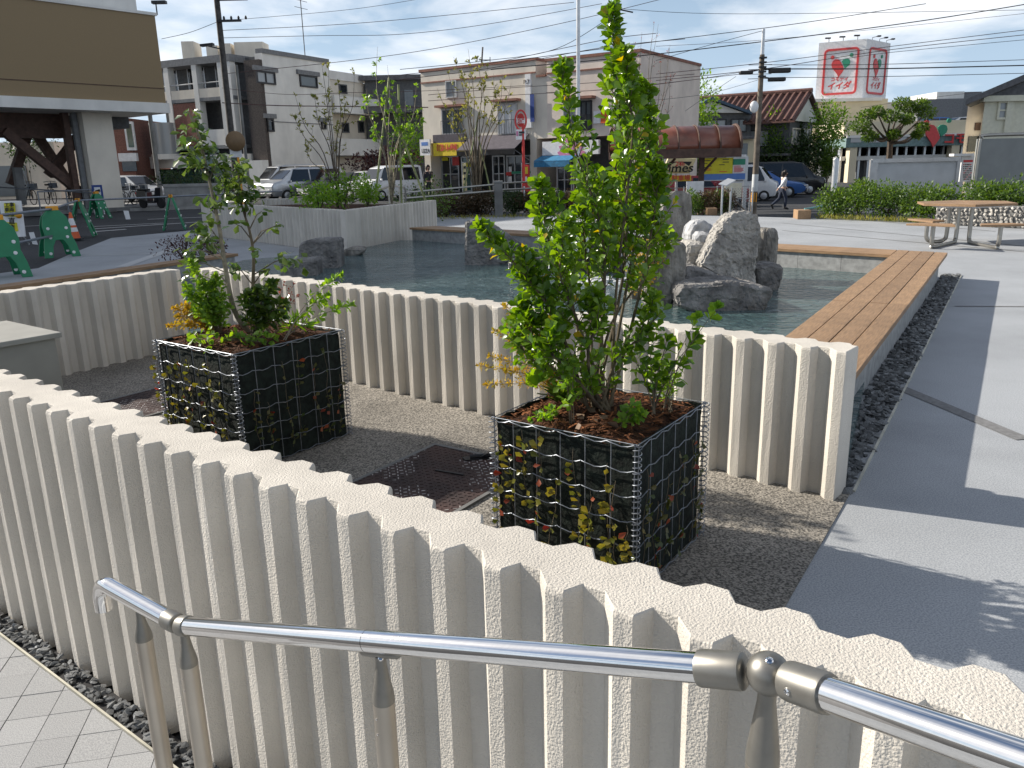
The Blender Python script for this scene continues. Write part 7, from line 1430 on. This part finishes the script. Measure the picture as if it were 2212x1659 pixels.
# ================================================================== trees
def stems_tree(name, label, base, tips, Y, lm, lsize, nleaf, r0=.02, bark='bark', spread=.9, group=None, twigs=7, stakes=(), yj=.25, droop=0.0, tiplen=.5, start=.35):
    base = Vector(base); t_ = thing(name, label, 'tree', base, 0, group); L = Leaves(); wood = MB()
    for (zn, x, y) in tips:
        tip = PZ(zn, x, y, Y + random.uniform(-yj, yj)); h = tip.z - base.z; mid = base.lerp(tip, .45); mid += Vector((-(tip.x - base.x) * .18, random.uniform(-.1, .1), h * .05)); k_ = base.lerp(tip, .75) + rv(.04) * h
        pth = smooth_path([base, mid, k_, tip], 4); wood.tube(pth, [r0 * (1 - .88 * i / (len(pth) - 1)) for i in range(len(pth))], 5)
        for q_ in range(twigs):
            f = random.uniform(start, .98); p, d_ = along(pth, f); tl = h * random.uniform(.06, .16) * (1.15 - f) * 2 * tiplen; e = p + (d_ * .6 + rv(spread) + Vector((0, 0, .25 - droop))).normalized() * tl; wood.tube([p, p.lerp(e, .5) + rv(.02), e], [r0 * .22, r0 * .15, r0 * .08], 4)
            for j in range(nleaf): pp = p.lerp(e, random.uniform(.35, 1.05)); L.add(pp, (e - p).normalized() + rv(.9) - Vector((0, 0, droop)), Vector((0, 0, 1)) + rv(.8), random.uniform(*lsize), random.uniform(.8, 1.2))
    wood.build('trunk', bark, t_, smooth=True); L.build('crown', lm, t_, simple=True)
    for (a, b_) in stakes: pa, pb_ = PZ(*a, Y - .1), PZ(*b_, Y + .1); MB().tube([(pa.x, pa.y, base.z), pb_], .026, 7).build('stake', 'bamboo', t_, smooth=True)
    return t_
b = PZ('z2', 1440, 1300, 17.6); stems_tree('young_tree', 'young multi-stemmed tree with sparse brownish leaves in the far planter', (b.x, 17.6, .72), [('z2', x, y) for x, y in ((1108, 650), (1128, 515), (1270, 520), (1322, 290), (1375, 290), (1560, 330), (1440, 420), (1500, 560), (1200, 850), (1340, 640))], 17.6, 'leaf_olive', (.05, .09), 7, .015, 'bark_dark', twigs=10)
b = PZ('z2', 1830, 1260, 20.0); stems_tree('young_tree', 'young staked tree with light green drooping leaves beyond the planter', (b.x, 20.0, .72), [('z2', x, y) for x, y in ((1728, 165), (1800, 300), (1650, 470), (2010, 440), (1930, 560), (1690, 640), (2060, 640), (1860, 500), (1960, 820))], 20.0, 'leaf_lime', (.07, .13), 8, .020, 'bark_pale', twigs=11, droop=.5, stakes=((('z2', 1700, 1230), ('z2', 1812, 390)), (('z2', 2080, 1180), ('z2', 1815, 560)), (('z2', 1895, 1160), ('z2', 1880, 440))))
b = PZ('z3', 560, 1230, 27.5); stems_tree('young_tree', 'young many-stemmed tree with sparse olive leaves before the beige shops', (b.x, 27.5, -.05), [('z3', x, y) for x, y in ((390, 240), (495, 180), (560, 225), (440, 330), (680, 360), (810, 430), (745, 390), (640, 300), (345, 330), (270, 470), (520, 300), (600, 420), (700, 500), (380, 560))], 27.5, 'leaf_olive', (.08, .14), 7, .026, 'bark', twigs=10, start=.5, stakes=((('z3', 420, 1190), ('z3', 575, 640)), (('z3', 690, 1160), ('z3', 570, 820))))
b = P(1398, 455, 27.0); stems_tree('young_tree', 'thin nearly bare young tree with reddish leaves behind the green shrub', (b.x, 27.0, -.05), [('z3', x, y) for x, y in ((1850, -10), (1965, 150), (1985, 340), (1900, 210), (1760, 60), (1960, 420), (1700, 130), (1880, 0))], 27.0, 'leaf_red', (.04, .08), 2, .022, 'bark', twigs=6, start=.55)
lb_ = PZ('z2', 1420, 1330, 17.2)
for i, (x, y, lm, lab) in enumerate(((1300, 1250, 'leaf_lime', 'yellow-green leafy shrub at the corner of the far planter'), (1480, 1180, 'leaf_bright', 'light green upright shrub under the sparse young tree'), (1660, 1220, 'leaf_lime', 'small light green shrub behind the bent stair rail'), (2000, 1220, 'leaf_hedge', 'mid green shrub behind the guard rail'), (2120, 1200, 'leaf_hedge', 'mid green shrub next to the cream banner'))):
    Y = (16.9, 17.6, 19.5, 24.5, 25.4)[i]; c_ = PZ('z2', x, 1330, Y); hh = PZ('z2', x, y - 130, Y).z - (.72 if i < 3 else 0); bush('leafy_shrub', lab, (c_.x, Y, .70 if i < 3 else -.05), (.55, .5, .35, .8, .8)[i], max(.5, hh), 800, (.05, .11), lm)
# pine-like clipped tree and bushes at the right
b = PZ('sz', 890, 1250, 46); pn = thing('clipped_tree', 'wide clipped tree with bare limbs in front of the supermarket', 'tree', (b.x, 46, street_z(b.x, 46))); wood = MB(); L = Leaves()
tr0 = [Vector((b.x, 46, -.5)), PZ('sz', 890, 1120, 46), PZ('sz', 885, 980, 46)]; wood.tube(smooth_path(tr0, 4), [.20 - .01 * i for i in range(9)], 8)
for (x, y, rx) in ((600, 930, 85), (660, 830, 80), (760, 790, 75), (690, 1030, 70), (900, 830, 80), (930, 1010, 50), (1010, 700, 80), (1100, 760, 85), (1060, 860, 60), (1190, 720, 80), (1250, 800, 80), (1210, 940, 60), (1160, 1010, 45)):
    c_ = PZ('sz', x, y, 46 + random.uniform(-1.2, 1.2)); r_ = rx * .21876 * 46.8 / 1730; cloud(L, c_, (r_, r_, r_ * .62), 420, (.10, .22)); s0, _ = along([Vector(v) for v in tr0], random.uniform(.5, .98)); wood.tube(smooth_path([s0, s0.lerp(c_, .5) + Vector((0, random.uniform(-.4, .4), -.25)), c_], 4), [.09, .08, .075, .065, .06, .05, .04, .03, .02], 6)
wood.build('trunk', 'bark_dark', pn, smooth=True); L.build('crown', 'leaf_hedge', pn, simple=True)
def bush_px(name, label, zn, x, y, rx, ry, Y, lm, n=1200, cat='shrub', size=(.14, .30), lumps=7):
    s_ = ZO[zn][2] * Y * 1.03 / 1730; c_ = PZ(zn, x, y, Y); g = street_z(c_.x, Y); h = c_.z + ry * s_ - g; bush(name, label, (c_.x, Y, g), rx * s_ * 1.15, h, n, size, lm, cat=cat, lumps=lumps, lift=max(.45, (c_.z - g) / h))
bush_px('round_shrub', 'bright green shrub in front of the tiled house', 'pz', 1310, 270, 130, 160, 57, 'leaf_bright', 1500); bush_px('round_shrub', 'dark evergreen shrub between the tiled house and the pale one', 'pz', 1530, 280, 110, 130, 58, 'leaf_dark', 1500); bush_px('round_tree', 'pale green round tree beside the supermarket', 'pz', 1900, 190, 210, 150, 57, 'leaf_bright', 2200, 'tree'); bush_px('round_shrub', 'dark shrub below the pale green round tree', 'pz', 1720, 400, 220, 130, 56.5, 'leaf_dark', 2000); bush_px('round_shrub', 'dark green shrub behind the black minivan', 'pz', 1300, 420, 180, 100, 56.5, 'leaf_dark', 1500); bush_px('round_shrub', 'small clipped green shrub right of the dark shrubs', 'pz', 1900, 480, 70, 110, 55, 'leaf_hedge', 900); bush_px('round_shrub', 'bright green shrub above the bus shelter roof', 'z4', 240, 580, 115, 60, 50, 'leaf_bright', 1500)
bush_px('round_shrub', 'dark leafy shrub mass behind the bus shelter', 'z4', 170, 830, 240, 90, 52, 'leaf_dark', 1800); bush_px('round_shrub', 'green shrub between the white building and the beige shops', 'z2', 1980, 890, 120, 90, 58, 'leaf_bright', 1200); bush_px('dark_hedge', 'dark reddish hedge behind the parked cars', 'z2', 1780, 1030, 250, 50, 54, 'leaf_maroon', 1600); bush_px('round_tree', 'dark tree glimpsed under the building on stilts', 'z1', 130, 800, 130, 60, 60, 'leaf_dark', 1200, 'tree')
mp_ = G(*zz('z5', 140, 395)); mp_.z = 0; bush('dark_shrub', 'small dark maroon shrub at the left of the pool bench', (mp_.x, mp_.y, 0), .55, .52, 900, (.03, .06), 'leaf_maroon', lumps=6)
mp_ = G(*zz('z5', 300, 375)); bush('dark_shrub', 'second small dark maroon shrub at the foot of the planter wall', (mp_.x, mp_.y, 0), .4, .42, 600, (.03, .06), 'leaf_maroon', lumps=5)
# yellow maple among the rocks
mpl = thing('maple_sapling', 'small yellow and orange maple growing out of the fountain rocks', 'shrub', PZ('rz', 1200, 700, 8.8)); L = Leaves(); w2 = MB()
for x, y in ((1290, 370), (1240, 420), (1190, 470), (1270, 480), (1170, 560), (1230, 600), (1180, 660), (1210, 540), (1300, 430)):
    c_ = PZ('rz', x, y, 8.5 + random.uniform(-.08, .08)); w2.tube([PZ('rz', 1215, 690, 8.8), c_], [.006, .003], 4); cloud(L, c_, (.11, .08, .10), 34, (.035, .065))
w2.build('stems', 'bark', mpl); L.build('foliage', 'leaf_gold', mpl)
L = Leaves(); c_ = PZ('rz', 1275, 300, 10.2); cloud(L, c_, (.12, .08, .10), 40, (.04, .07)); t = thing('red_seedling', 'tiny red-leaved seedling beside the tallest rock', 'plant', c_ - UPV * .12); L.build('foliage', 'leaf_red', t)

# ================================================================== plants in the wire planters
def shrub_stem(wood, L, Lx, path, r0, lsize, spacing, twig, f0, nl=6, wid=.92, droop=0.0, xfrac=.012):
    pth = smooth_path(path, 5); n = len(pth); wood.tube(pth, [r0 * (1 - .8 * i / (n - 1)) for i in range(n)], 7); length = sum((b_ - a).length for a, b_ in zip(pth, pth[1:])); k = 0; f = f0; ang = random.uniform(0, 6.28)
    while f < 1.0:
        p, d_ = along(pth, f); ang += 2.4; e1 = d_.orthogonal().normalized(); e2 = d_.cross(e1); out = e1 * math.cos(ang) + e2 * math.sin(ang); tl = twig * random.uniform(.45, 1.15) * (1.0 if f < .75 else 1.25 - f)
        td = (d_ * .75 + out * .8 + Vector((0, 0, .35))).normalized(); e = p + td * tl; wood.tube([p, p.lerp(e, .55) + out * tl * .05, e], [r0 * .30, r0 * .22, r0 * .14], 4)
        for j in range(nl):
            g = .25 + .75 * j / max(1, nl - 1); a2 = j * 2.4 + ang; o2 = td.orthogonal().normalized(); o3 = td.cross(o2); ou = o2 * math.cos(a2) + o3 * math.sin(a2); ld = td * (.5 + .35 * g) + ou * .95 + Vector((0, 0, .1 - droop)) + rv(.15); nm = td * .45 - ou * .55 + Vector((0, 0, .15)) + rv(.75)
            (Lx if random.random() < xfrac else L).add(p.lerp(e, g), ld, nm, random.uniform(*lsize) * (1.0 if g < .9 else .8), wid * random.uniform(.9, 1.15))
        f += spacing / length * random.uniform(.7, 1.3)
    p, d_ = along(pth, .999)
    for j in range(6): o2 = d_.orthogonal().normalized(); o3 = d_.cross(o2); a2 = j * 1.05; L.add(p, d_ * 1.1 + (o2 * math.cos(a2) + o3 * math.sin(a2)) * .6, d_ * .4 - (o2 * math.cos(a2) + o3 * math.sin(a2)), random.uniform(*lsize) * .8, wid)
C2 = Vector((B2C[0], B2C[1], B2H + .01))
ms = thing('tall_shrub', 'tall bright green multi-stemmed shrub in the near wire planter', 'shrub', C2); wood, L, Lx = MB(), Leaves(), Leaves()
for pts, Y, tw, f0 in (([(1345, 600), (1350, 350), (1332, 180), (1322, 28)], 3.08, .10, .30), ([(1305, 640), (1296, 480), (1245, 330), (1212, 150)], 3.0, .095, .34), ([(1350, 640), (1388, 430), (1402, 300), (1392, 190)], 3.12, .10, .36), ([(1205, 700), (1130, 590), (1040, 495)], 2.95, .075, .30), ([(1235, 650), (1185, 520), (1168, 400)], 3.1, .11, .35),
                       ([(1380, 640), (1415, 450), (1420, 370)], 3.02, .09, .40), ([(1180, 800), (1120, 740), (1125, 660)], 3.0, .07, .2), ([(1330, 780), (1390, 720), (1410, 650)], 3.0, .09, .2), ([(1270, 760), (1290, 700), (1280, 640)], 2.85, .09, .15), ([(1220, 790), (1190, 760), (1200, 700)], 2.85, .08, .15), ([(1275, 640), (1262, 520), (1255, 430)], 3.2, .11, .45), ([(1215, 740), (1150, 640), (1135, 560)], 3.0, .10, .30), ([(1300, 620), (1330, 480), (1300, 390)], 3.25, .11, .45), ([(1190, 790), (1150, 730), (1140, 690)], 2.95, .08, .25), ([(1320, 700), (1420, 560), (1415, 470)], 3.2, .09, .55), ([(1330, 640), (1365, 300), (1345, 120)], 3.0, .085, .55), ([(1250, 700), (1210, 590), (1225, 480)], 2.92, .10, .4)):
    st0 = C2 + Vector((random.uniform(-.05, .05), random.uniform(-.03, .05), -.02)); shrub_stem(wood, L, Lx, [st0] + [P(x, y, Y) for x, y in pts], .0075, (.032, .052), .019, tw * 1.2, f0 * .8, 8, 1.08)
wood.build('stems', 'bark', ms, smooth=True); L.parts('leaf_shrub', ms, 300); Lx.build('yellow_leaves', 'leaf_yellow', ms)
def plant(name, label, base, tips, lm, lsize, n, bark='bark', r0=.004, wid=.9, tw=.05, cat='plant', parts=False, spacing=.03, f0=.25, droop=0.1):
    base = Vector(base); t_ = thing(name, label, cat, base); w_2, L2, X2 = MB(), Leaves(), Leaves()
    for tp_ in tips: tp_ = Vector(tp_); shrub_stem(w_2, L2, X2, [base + rv(.012) * Vector((1, 1, 0)), base.lerp(tp_, .5) + Vector(((tp_.x - base.x) * -.12, 0, .02)), tp_], r0, lsize, spacing, tw, f0, n, wid, droop)
    L2.t += X2.t; w_2.build('stems', bark, t_, smooth=True); L2.build('foliage', lm, t_); return t_
def onsoil(C, A, x, y, h): v = Matrix.Rotation(A, 4, 'Z') @ Vector((x, y, 0)); return Vector((C[0] + v.x, C[1] + v.y, h))
def s2(x, y): return onsoil(B2C, B2A, x, y, B2H)
def s1(x, y): return onsoil(B1C, B1A, x, y, B1H)
Pt = lambda pts, Y: [P(x, y, Y) for x, y in pts]
plant('golden_shrub', 'wispy golden yellow shrub at the left corner of the near planter', s2(-.27, .12), Pt([(1088, 660), (1100, 700), (1070, 715), (1108, 750), (1060, 770), (1035, 790), (1092, 800), (1050, 830)], 3.12), 'leaf_gold', (.014, .024), 6, 'bark_pale', .0022, .65, .032, spacing=.014, f0=.15)
plant('broad_leaf_plant', 'young plant with broad fresh green leaves at the right of the near planter', s2(.20, .05), Pt([(1440, 740), (1500, 735), (1400, 720), (1470, 790), (1360, 760), (1420, 800)], 3.0), 'leaf_shrub', (.04, .065), 4, wid=1.0, tw=.07, spacing=.034)
plant('maple_seedling', 'thin maple seedling with pointed leaves leaning out to the right', s2(.22, .08), Pt([(1548, 668), (1505, 690)], 2.95), 'leaf_lime', (.035, .05), 5, r0=.003, wid=1.35, tw=.035, f0=.86, spacing=.05)
plant('ferny_plant', 'bright green feathery plant at the right edge of the near planter', s2(.24, .12), Pt([(1420, 770), (1445, 790), (1400, 800), (1460, 815)], 3.2), 'leaf_bright', (.02, .035), 6, r0=.0025, wid=.7, tw=.04)
plant('upright_seedling', 'small upright seedling with pale leaves at the front of the near planter', s2(-.02, -.20), Pt([(1226, 770), (1215, 800), (1240, 790)], 2.82), 'leaf_bright', (.028, .045), 4, r0=.003, tw=.035)
plant('broad_seedling', 'seedling with bright broad leaves at the front right of the near planter', s2(.17, -.17), Pt([(1372, 880), (1382, 895), (1365, 905)], 2.78), 'leaf_bright', (.03, .05), 5, r0=.003, wid=1.0, tw=.025)
plant('pale_seedling', 'low pale yellow-green seedling on the soil of the near planter', s2(-.13, -.14), Pt([(1170, 905), (1190, 900), (1150, 905)], 2.85), 'leaf_lime', (.02, .03), 5, r0=.002, tw=.02)
L = Leaves(); gb = s2(-.20, .02)
for i in range(60): a = random.uniform(0, 6.28); L.add(gb + rv(.015), Vector((math.cos(a) * .8, math.sin(a) * .8, random.uniform(.5, 1.3))), Vector((0, 0, 1)), random.uniform(.05, .11), .22)
t = thing('grass_tuft', 'dark green grass tuft at the left side of the near planter', 'grass', gb); L.build('blades', 'leaf_hedge', t)
L = Leaves()
for k in range(4): L.add(P(1160, 838 - 4 * k, 3.12), Vector((.2 * k - .3, -.2, .5)), (0, -.6, .6), .085, 1.5)
t = thing('big_leaf_plant', 'big lobed yellow-green leaf at the left of the tall shrub', 'plant', s2(-.14, .1)); MB().tube([s2(-.14, .1), P(1160, 850, 3.12)], .003, 5).build('stem', 'bamboo', t); L.build('foliage', 'leaf_lime', t)
# far planter: slender tree
Z7 = lambda x, y, Y: P(345.6 + .3386 * x, 216 + .3386 * y, Y)
cm = thing('slender_tree', 'slender two-stemmed tree with dark glossy leaves in the far wire planter', 'tree', Vector((B1C[0], B1C[1], B1H))); wood, w2, L = MB(), MB(), Leaves()
tA_ = smooth_path([s1(-.02, .02), Z7(470, 1330, 4.45), Z7(400, 960, 4.5), Z7(375, 800, 4.5), Z7(300, 450, 4.55), Z7(250, 230, 4.55), Z7(180, 80, 4.55)], 5); wood.tube(tA_, [.017 * (1 - .75 * i / (len(tA_) - 1)) for i in range(len(tA_))], 8)
tB_ = smooth_path([s1(.10, .06), Z7(600, 1300, 4.6), Z7(597, 1000, 4.6), Z7(570, 830, 4.6), Z7(520, 660, 4.6), Z7(500, 430, 4.6)], 5); w2.tube(tB_, [.013 * (1 - .75 * i / (len(tB_) - 1)) for i in range(len(tB_))], 8)
for (x, y, sx, sy, n, th) in ((200, 100, 60, 60, 16, 0), (200, 240, 70, 90, 34, 0), (260, 330, 110, 90, 44, 0), (200, 380, 70, 70, 24, 0), (380, 400, 110, 90, 46, 0), (500, 470, 70, 110, 44, 1), (440, 560, 100, 80, 40, 1), (560, 600, 80, 90, 40, 1), (360, 660, 80, 70, 26, 0), (540, 640, 80, 60, 24, 1), (240, 630, 40, 30, 5, 0), (280, 790, 90, 50, 18, 0), (320, 900, 90, 60, 20, 0), (240, 870, 60, 40, 10, 0), (480, 790, 50, 30, 7, 1), (650, 710, 30, 30, 5, 1), (745, 800, 25, 30, 4, 1), (690, 820, 40, 30, 3, 1), (480, 1070, 60, 40, 14, 1), (830, 1010, 80, 60, 22, 1), (700, 1075, 50, 30, 8, 1), (600, 970, 40, 40, 6, 1), (190, 960, 50, 60, 16, 0), (200, 1040, 60, 40, 12, 0), (150, 1110, 40, 50, 6, 0), (350, 1100, 30, 20, 3, 0)):
    Y = 4.52 if th == 0 else 4.6; c_ = Z7(x, y, Y); src = tA_ if th == 0 else tB_; nearp = min(src, key=lambda p: (p - c_ + Vector((0, 0, .10))).length)
    (wood if th == 0 else w2).tube([nearp, nearp.lerp(c_, .6) + Vector((0, 0, .02)), c_], [.004, .003, .002], 5)
    for k in range(int(n * 1.15)):
        p = Z7(x + random.gauss(0, sx * .55), y + random.gauss(0, sy * .55), Y + random.uniform(-.10, .10)); L.add(p, Vector((random.uniform(-1, 1), random.uniform(-.6, .6), random.uniform(-.9, .25))), Vector((random.uniform(-.7, .5), -.3, .8)) + rv(.5), random.uniform(.042, .066), random.uniform(.95, 1.3))
wood.build('pale_stem', 'bark_pale', cm, smooth=True); w2.build('dark_stem', 'bark', cm, smooth=True); L.parts('leaf_camellia', cm, 300)
Zt = lambda pts, Y: [Z7(x, y, Y) for x, y in pts]
plant('leafy_shrub', 'dense small-leaved green shrub at the left of the far planter', s1(-.14, -.10), Zt([(200, 1040), (260, 1170), (180, 1250), (330, 1180), (400, 1250), (300, 1330), (160, 1190), (430, 1320), (240, 1350), (360, 1130)], 4.35), 'leaf_bright', (.026, .042), 7, 'bark', .005, .9, .065, 'shrub', spacing=.016)
plant('glossy_shrub', 'dark glossy broad-leaved shrub at the right of the far planter', s1(.10, -.06), Zt([(620, 1230), (720, 1180), (680, 1290), (780, 1300), (560, 1270), (640, 1390), (760, 1380)], 4.42), 'leaf_camellia', (.045, .07), 7, 'bark', .005, .8, .07, 'shrub', spacing=.022)
plant('golden_shrub', 'bushy golden green shrub at the left corner of the far planter', s1(-.30, -.02), Zt([(90, 1330), (150, 1310), (200, 1340), (60, 1440), (120, 1380), (230, 1400), (180, 1440)], 4.55), 'leaf_gold', (.02, .034), 8, 'bark_pale', .003, .7, .04, 'shrub', spacing=.012, f0=.1)
plant('red_seedling', 'thin seedling with drooping red leaflets in the far planter', s1(.16, .05), Zt([(850, 1180), (880, 1250), (820, 1260), (790, 1170)], 4.5), 'leaf_red', (.016, .026), 4, 'bark', .002, .7, .035, f0=.6)
plant('lime_seedling', 'thin leaning seedling with lime green leaves at the right of the far planter', s1(.28, .02), Zt([(1140, 1130), (1210, 1310), (1060, 1250)], 4.5), 'leaf_lime', (.034, .055), 6, 'bark_pale', .003, .95, .05, f0=.55)
plant('round_leaf_plant', 'low plant with round bright leaves at the front of the far planter', s1(.03, -.26), Zt([(660, 1500), (720, 1520), (690, 1550), (640, 1540)], 4.2), 'leaf_bright', (.035, .05), 3, r0=.003, wid=1.3, tw=.03, spacing=.06); plant('pale_leaf_plant', 'low plant with pale green leaves at the front left of the far planter', s1(-.17, -.27), Zt([(320, 1540), (300, 1580), (350, 1500)], 4.15), 'leaf_bright', (.03, .045), 3, r0=.003, wid=1.1, tw=.03, spacing=.06)
plant('strap_leaf_plant', 'strap-leaved yellow-green plant at the back right of the far planter', s1(.22, .12), Zt([(850, 1420), (780, 1390), (920, 1440)], 4.5), 'leaf_lime', (.07, .11), 4, r0=.003, wid=.3, tw=.03)
# creepers hanging over the wire
def vine(C, A, a, b_, h, face, u, ztop, zbot, lm, label, n=15):
    M = Matrix.Translation((C[0], C[1], 0)) @ Matrix.Rotation(A, 4, 'Z'); fp_ = {'front': lambda s, z, o_: Vector((s, -b_ - o_, z)), 'right': lambda s, z, o_: Vector((a + o_, s, z)), 'left': lambda s, z, o_: Vector((-a - o_, s, z))}[face]; nrm = (M.to_3x3() @ (fp_(0, 0, 1) - fp_(0, 0, 0))).normalized()
    pts = []; s = u; k = 12
    for i in range(k): s += random.uniform(-.010, .010); pts.append(M @ fp_(s, ztop + (zbot - ztop) * i / (k - 1), .006 + .006 * math.sin(i)))
    t_ = thing('creeper', label, 'creeper', pts[0], 0, 'creepers on the wire planters'); MB().tube(smooth_path(pts, 2), .0012, 4).build('stem', 'bark', t_); L_ = Leaves(); red = Leaves()
    for i in range(n):
        p, d_ = along(pts, random.uniform(.02, 1)); side = d_.cross(nrm).normalized() * random.choice((-1, 1)); (red if random.random() < .09 else L_).add(p + nrm * random.uniform(.002, .012), side * random.uniform(.3, 1) + d_ * random.uniform(-.8, .5) + nrm * .35, nrm + rv(.55), random.uniform(.024, .040), random.uniform(1.0, 1.3))
    L_.build('foliage', lm, t_); 
    if red.t: red.build('red_leaves', 'leaf_red', t_)
ords = ('first', 'second', 'third', 'fourth', 'fifth', 'sixth', 'seventh', 'eighth', 'ninth', 'tenth', 'eleventh', 'twelfth')
for i, (u, z1_, z0_) in enumerate(((-.265, .56, .06), (-.235, .50, .22), (-.17, .58, .28), (-.09, .59, .18), (-.02, .42, .05), (.05, .55, .08), (.13, .40, .10), (.20, .52, .06), (.235, .46, .04), (.275, .30, .03))): vine(B2C, B2A, .318, .312, B2H, 'front', u, z1_, z0_, 'leaf_vine', ords[i] + ' creeper from the left on the near planter front', 20)
for i, (u, z1_, z0_) in enumerate(((-.24, .5, .05), (-.15, .34, .03), (-.06, .42, .06), (.04, .48, .05), (.14, .5, .04), (.22, .54, .03))): vine(B2C, B2A, .318, .312, B2H, 'right', u, z1_, z0_, 'leaf_vine_shade', ords[i] + ' creeper from the near corner on the near planter right side', 24)
for i, (u, z1_, z0_) in enumerate(((-.31, .56, .05), (-.25, .50, .08), (-.19, .62, .12), (-.12, .58, .05), (-.03, .60, .04), (.06, .55, .06), (.14, .62, .10), (.22, .50, .05))): vine(B1C, B1A, .36, .375, B1H, 'front', u * 1.05, z1_, z0_, 'leaf_vine', ords[i] + ' creeper from the left on the far planter sunny side', 26)
for i, (u, z1_, z0_) in enumerate(((-.28, .45, .04), (-.20, .36, .10), (-.08, .56, .06), (.03, .60, .1), (.12, .50, .05), (.22, .58, .05), (.31, .40, .04))): vine(B1C, B1A, .36, .375, B1H, 'right', u, z1_, z0_, 'leaf_vine_shade', ords[i] + ' creeper from the near corner on the far planter shaded side', 14)

# ================================================================== letters to meshes
bpy.context.view_layer.update()
dg = bpy.context.evaluated_depsgraph_get()
for o, name, material, M, parent, fit in TEXTS:
    me = bpy.data.meshes.new_from_object(o.evaluated_get(dg)); me.materials.clear(); me.materials.append(MATS[material])
    if fit and len(me.vertices):
        xs = [v.co.x for v in me.vertices]; wd = (max(xs) - min(xs)) * M.to_scale().x
        if wd > fit: M = M @ Matrix.Diagonal((fit / wd, 1, 1, 1))
    n = bpy.data.objects.new(name, me); COL.objects.link(n); n.parent = parent; n.matrix_basis = chain(parent).inverted() @ M if parent else M
    bpy.data.objects.remove(o)
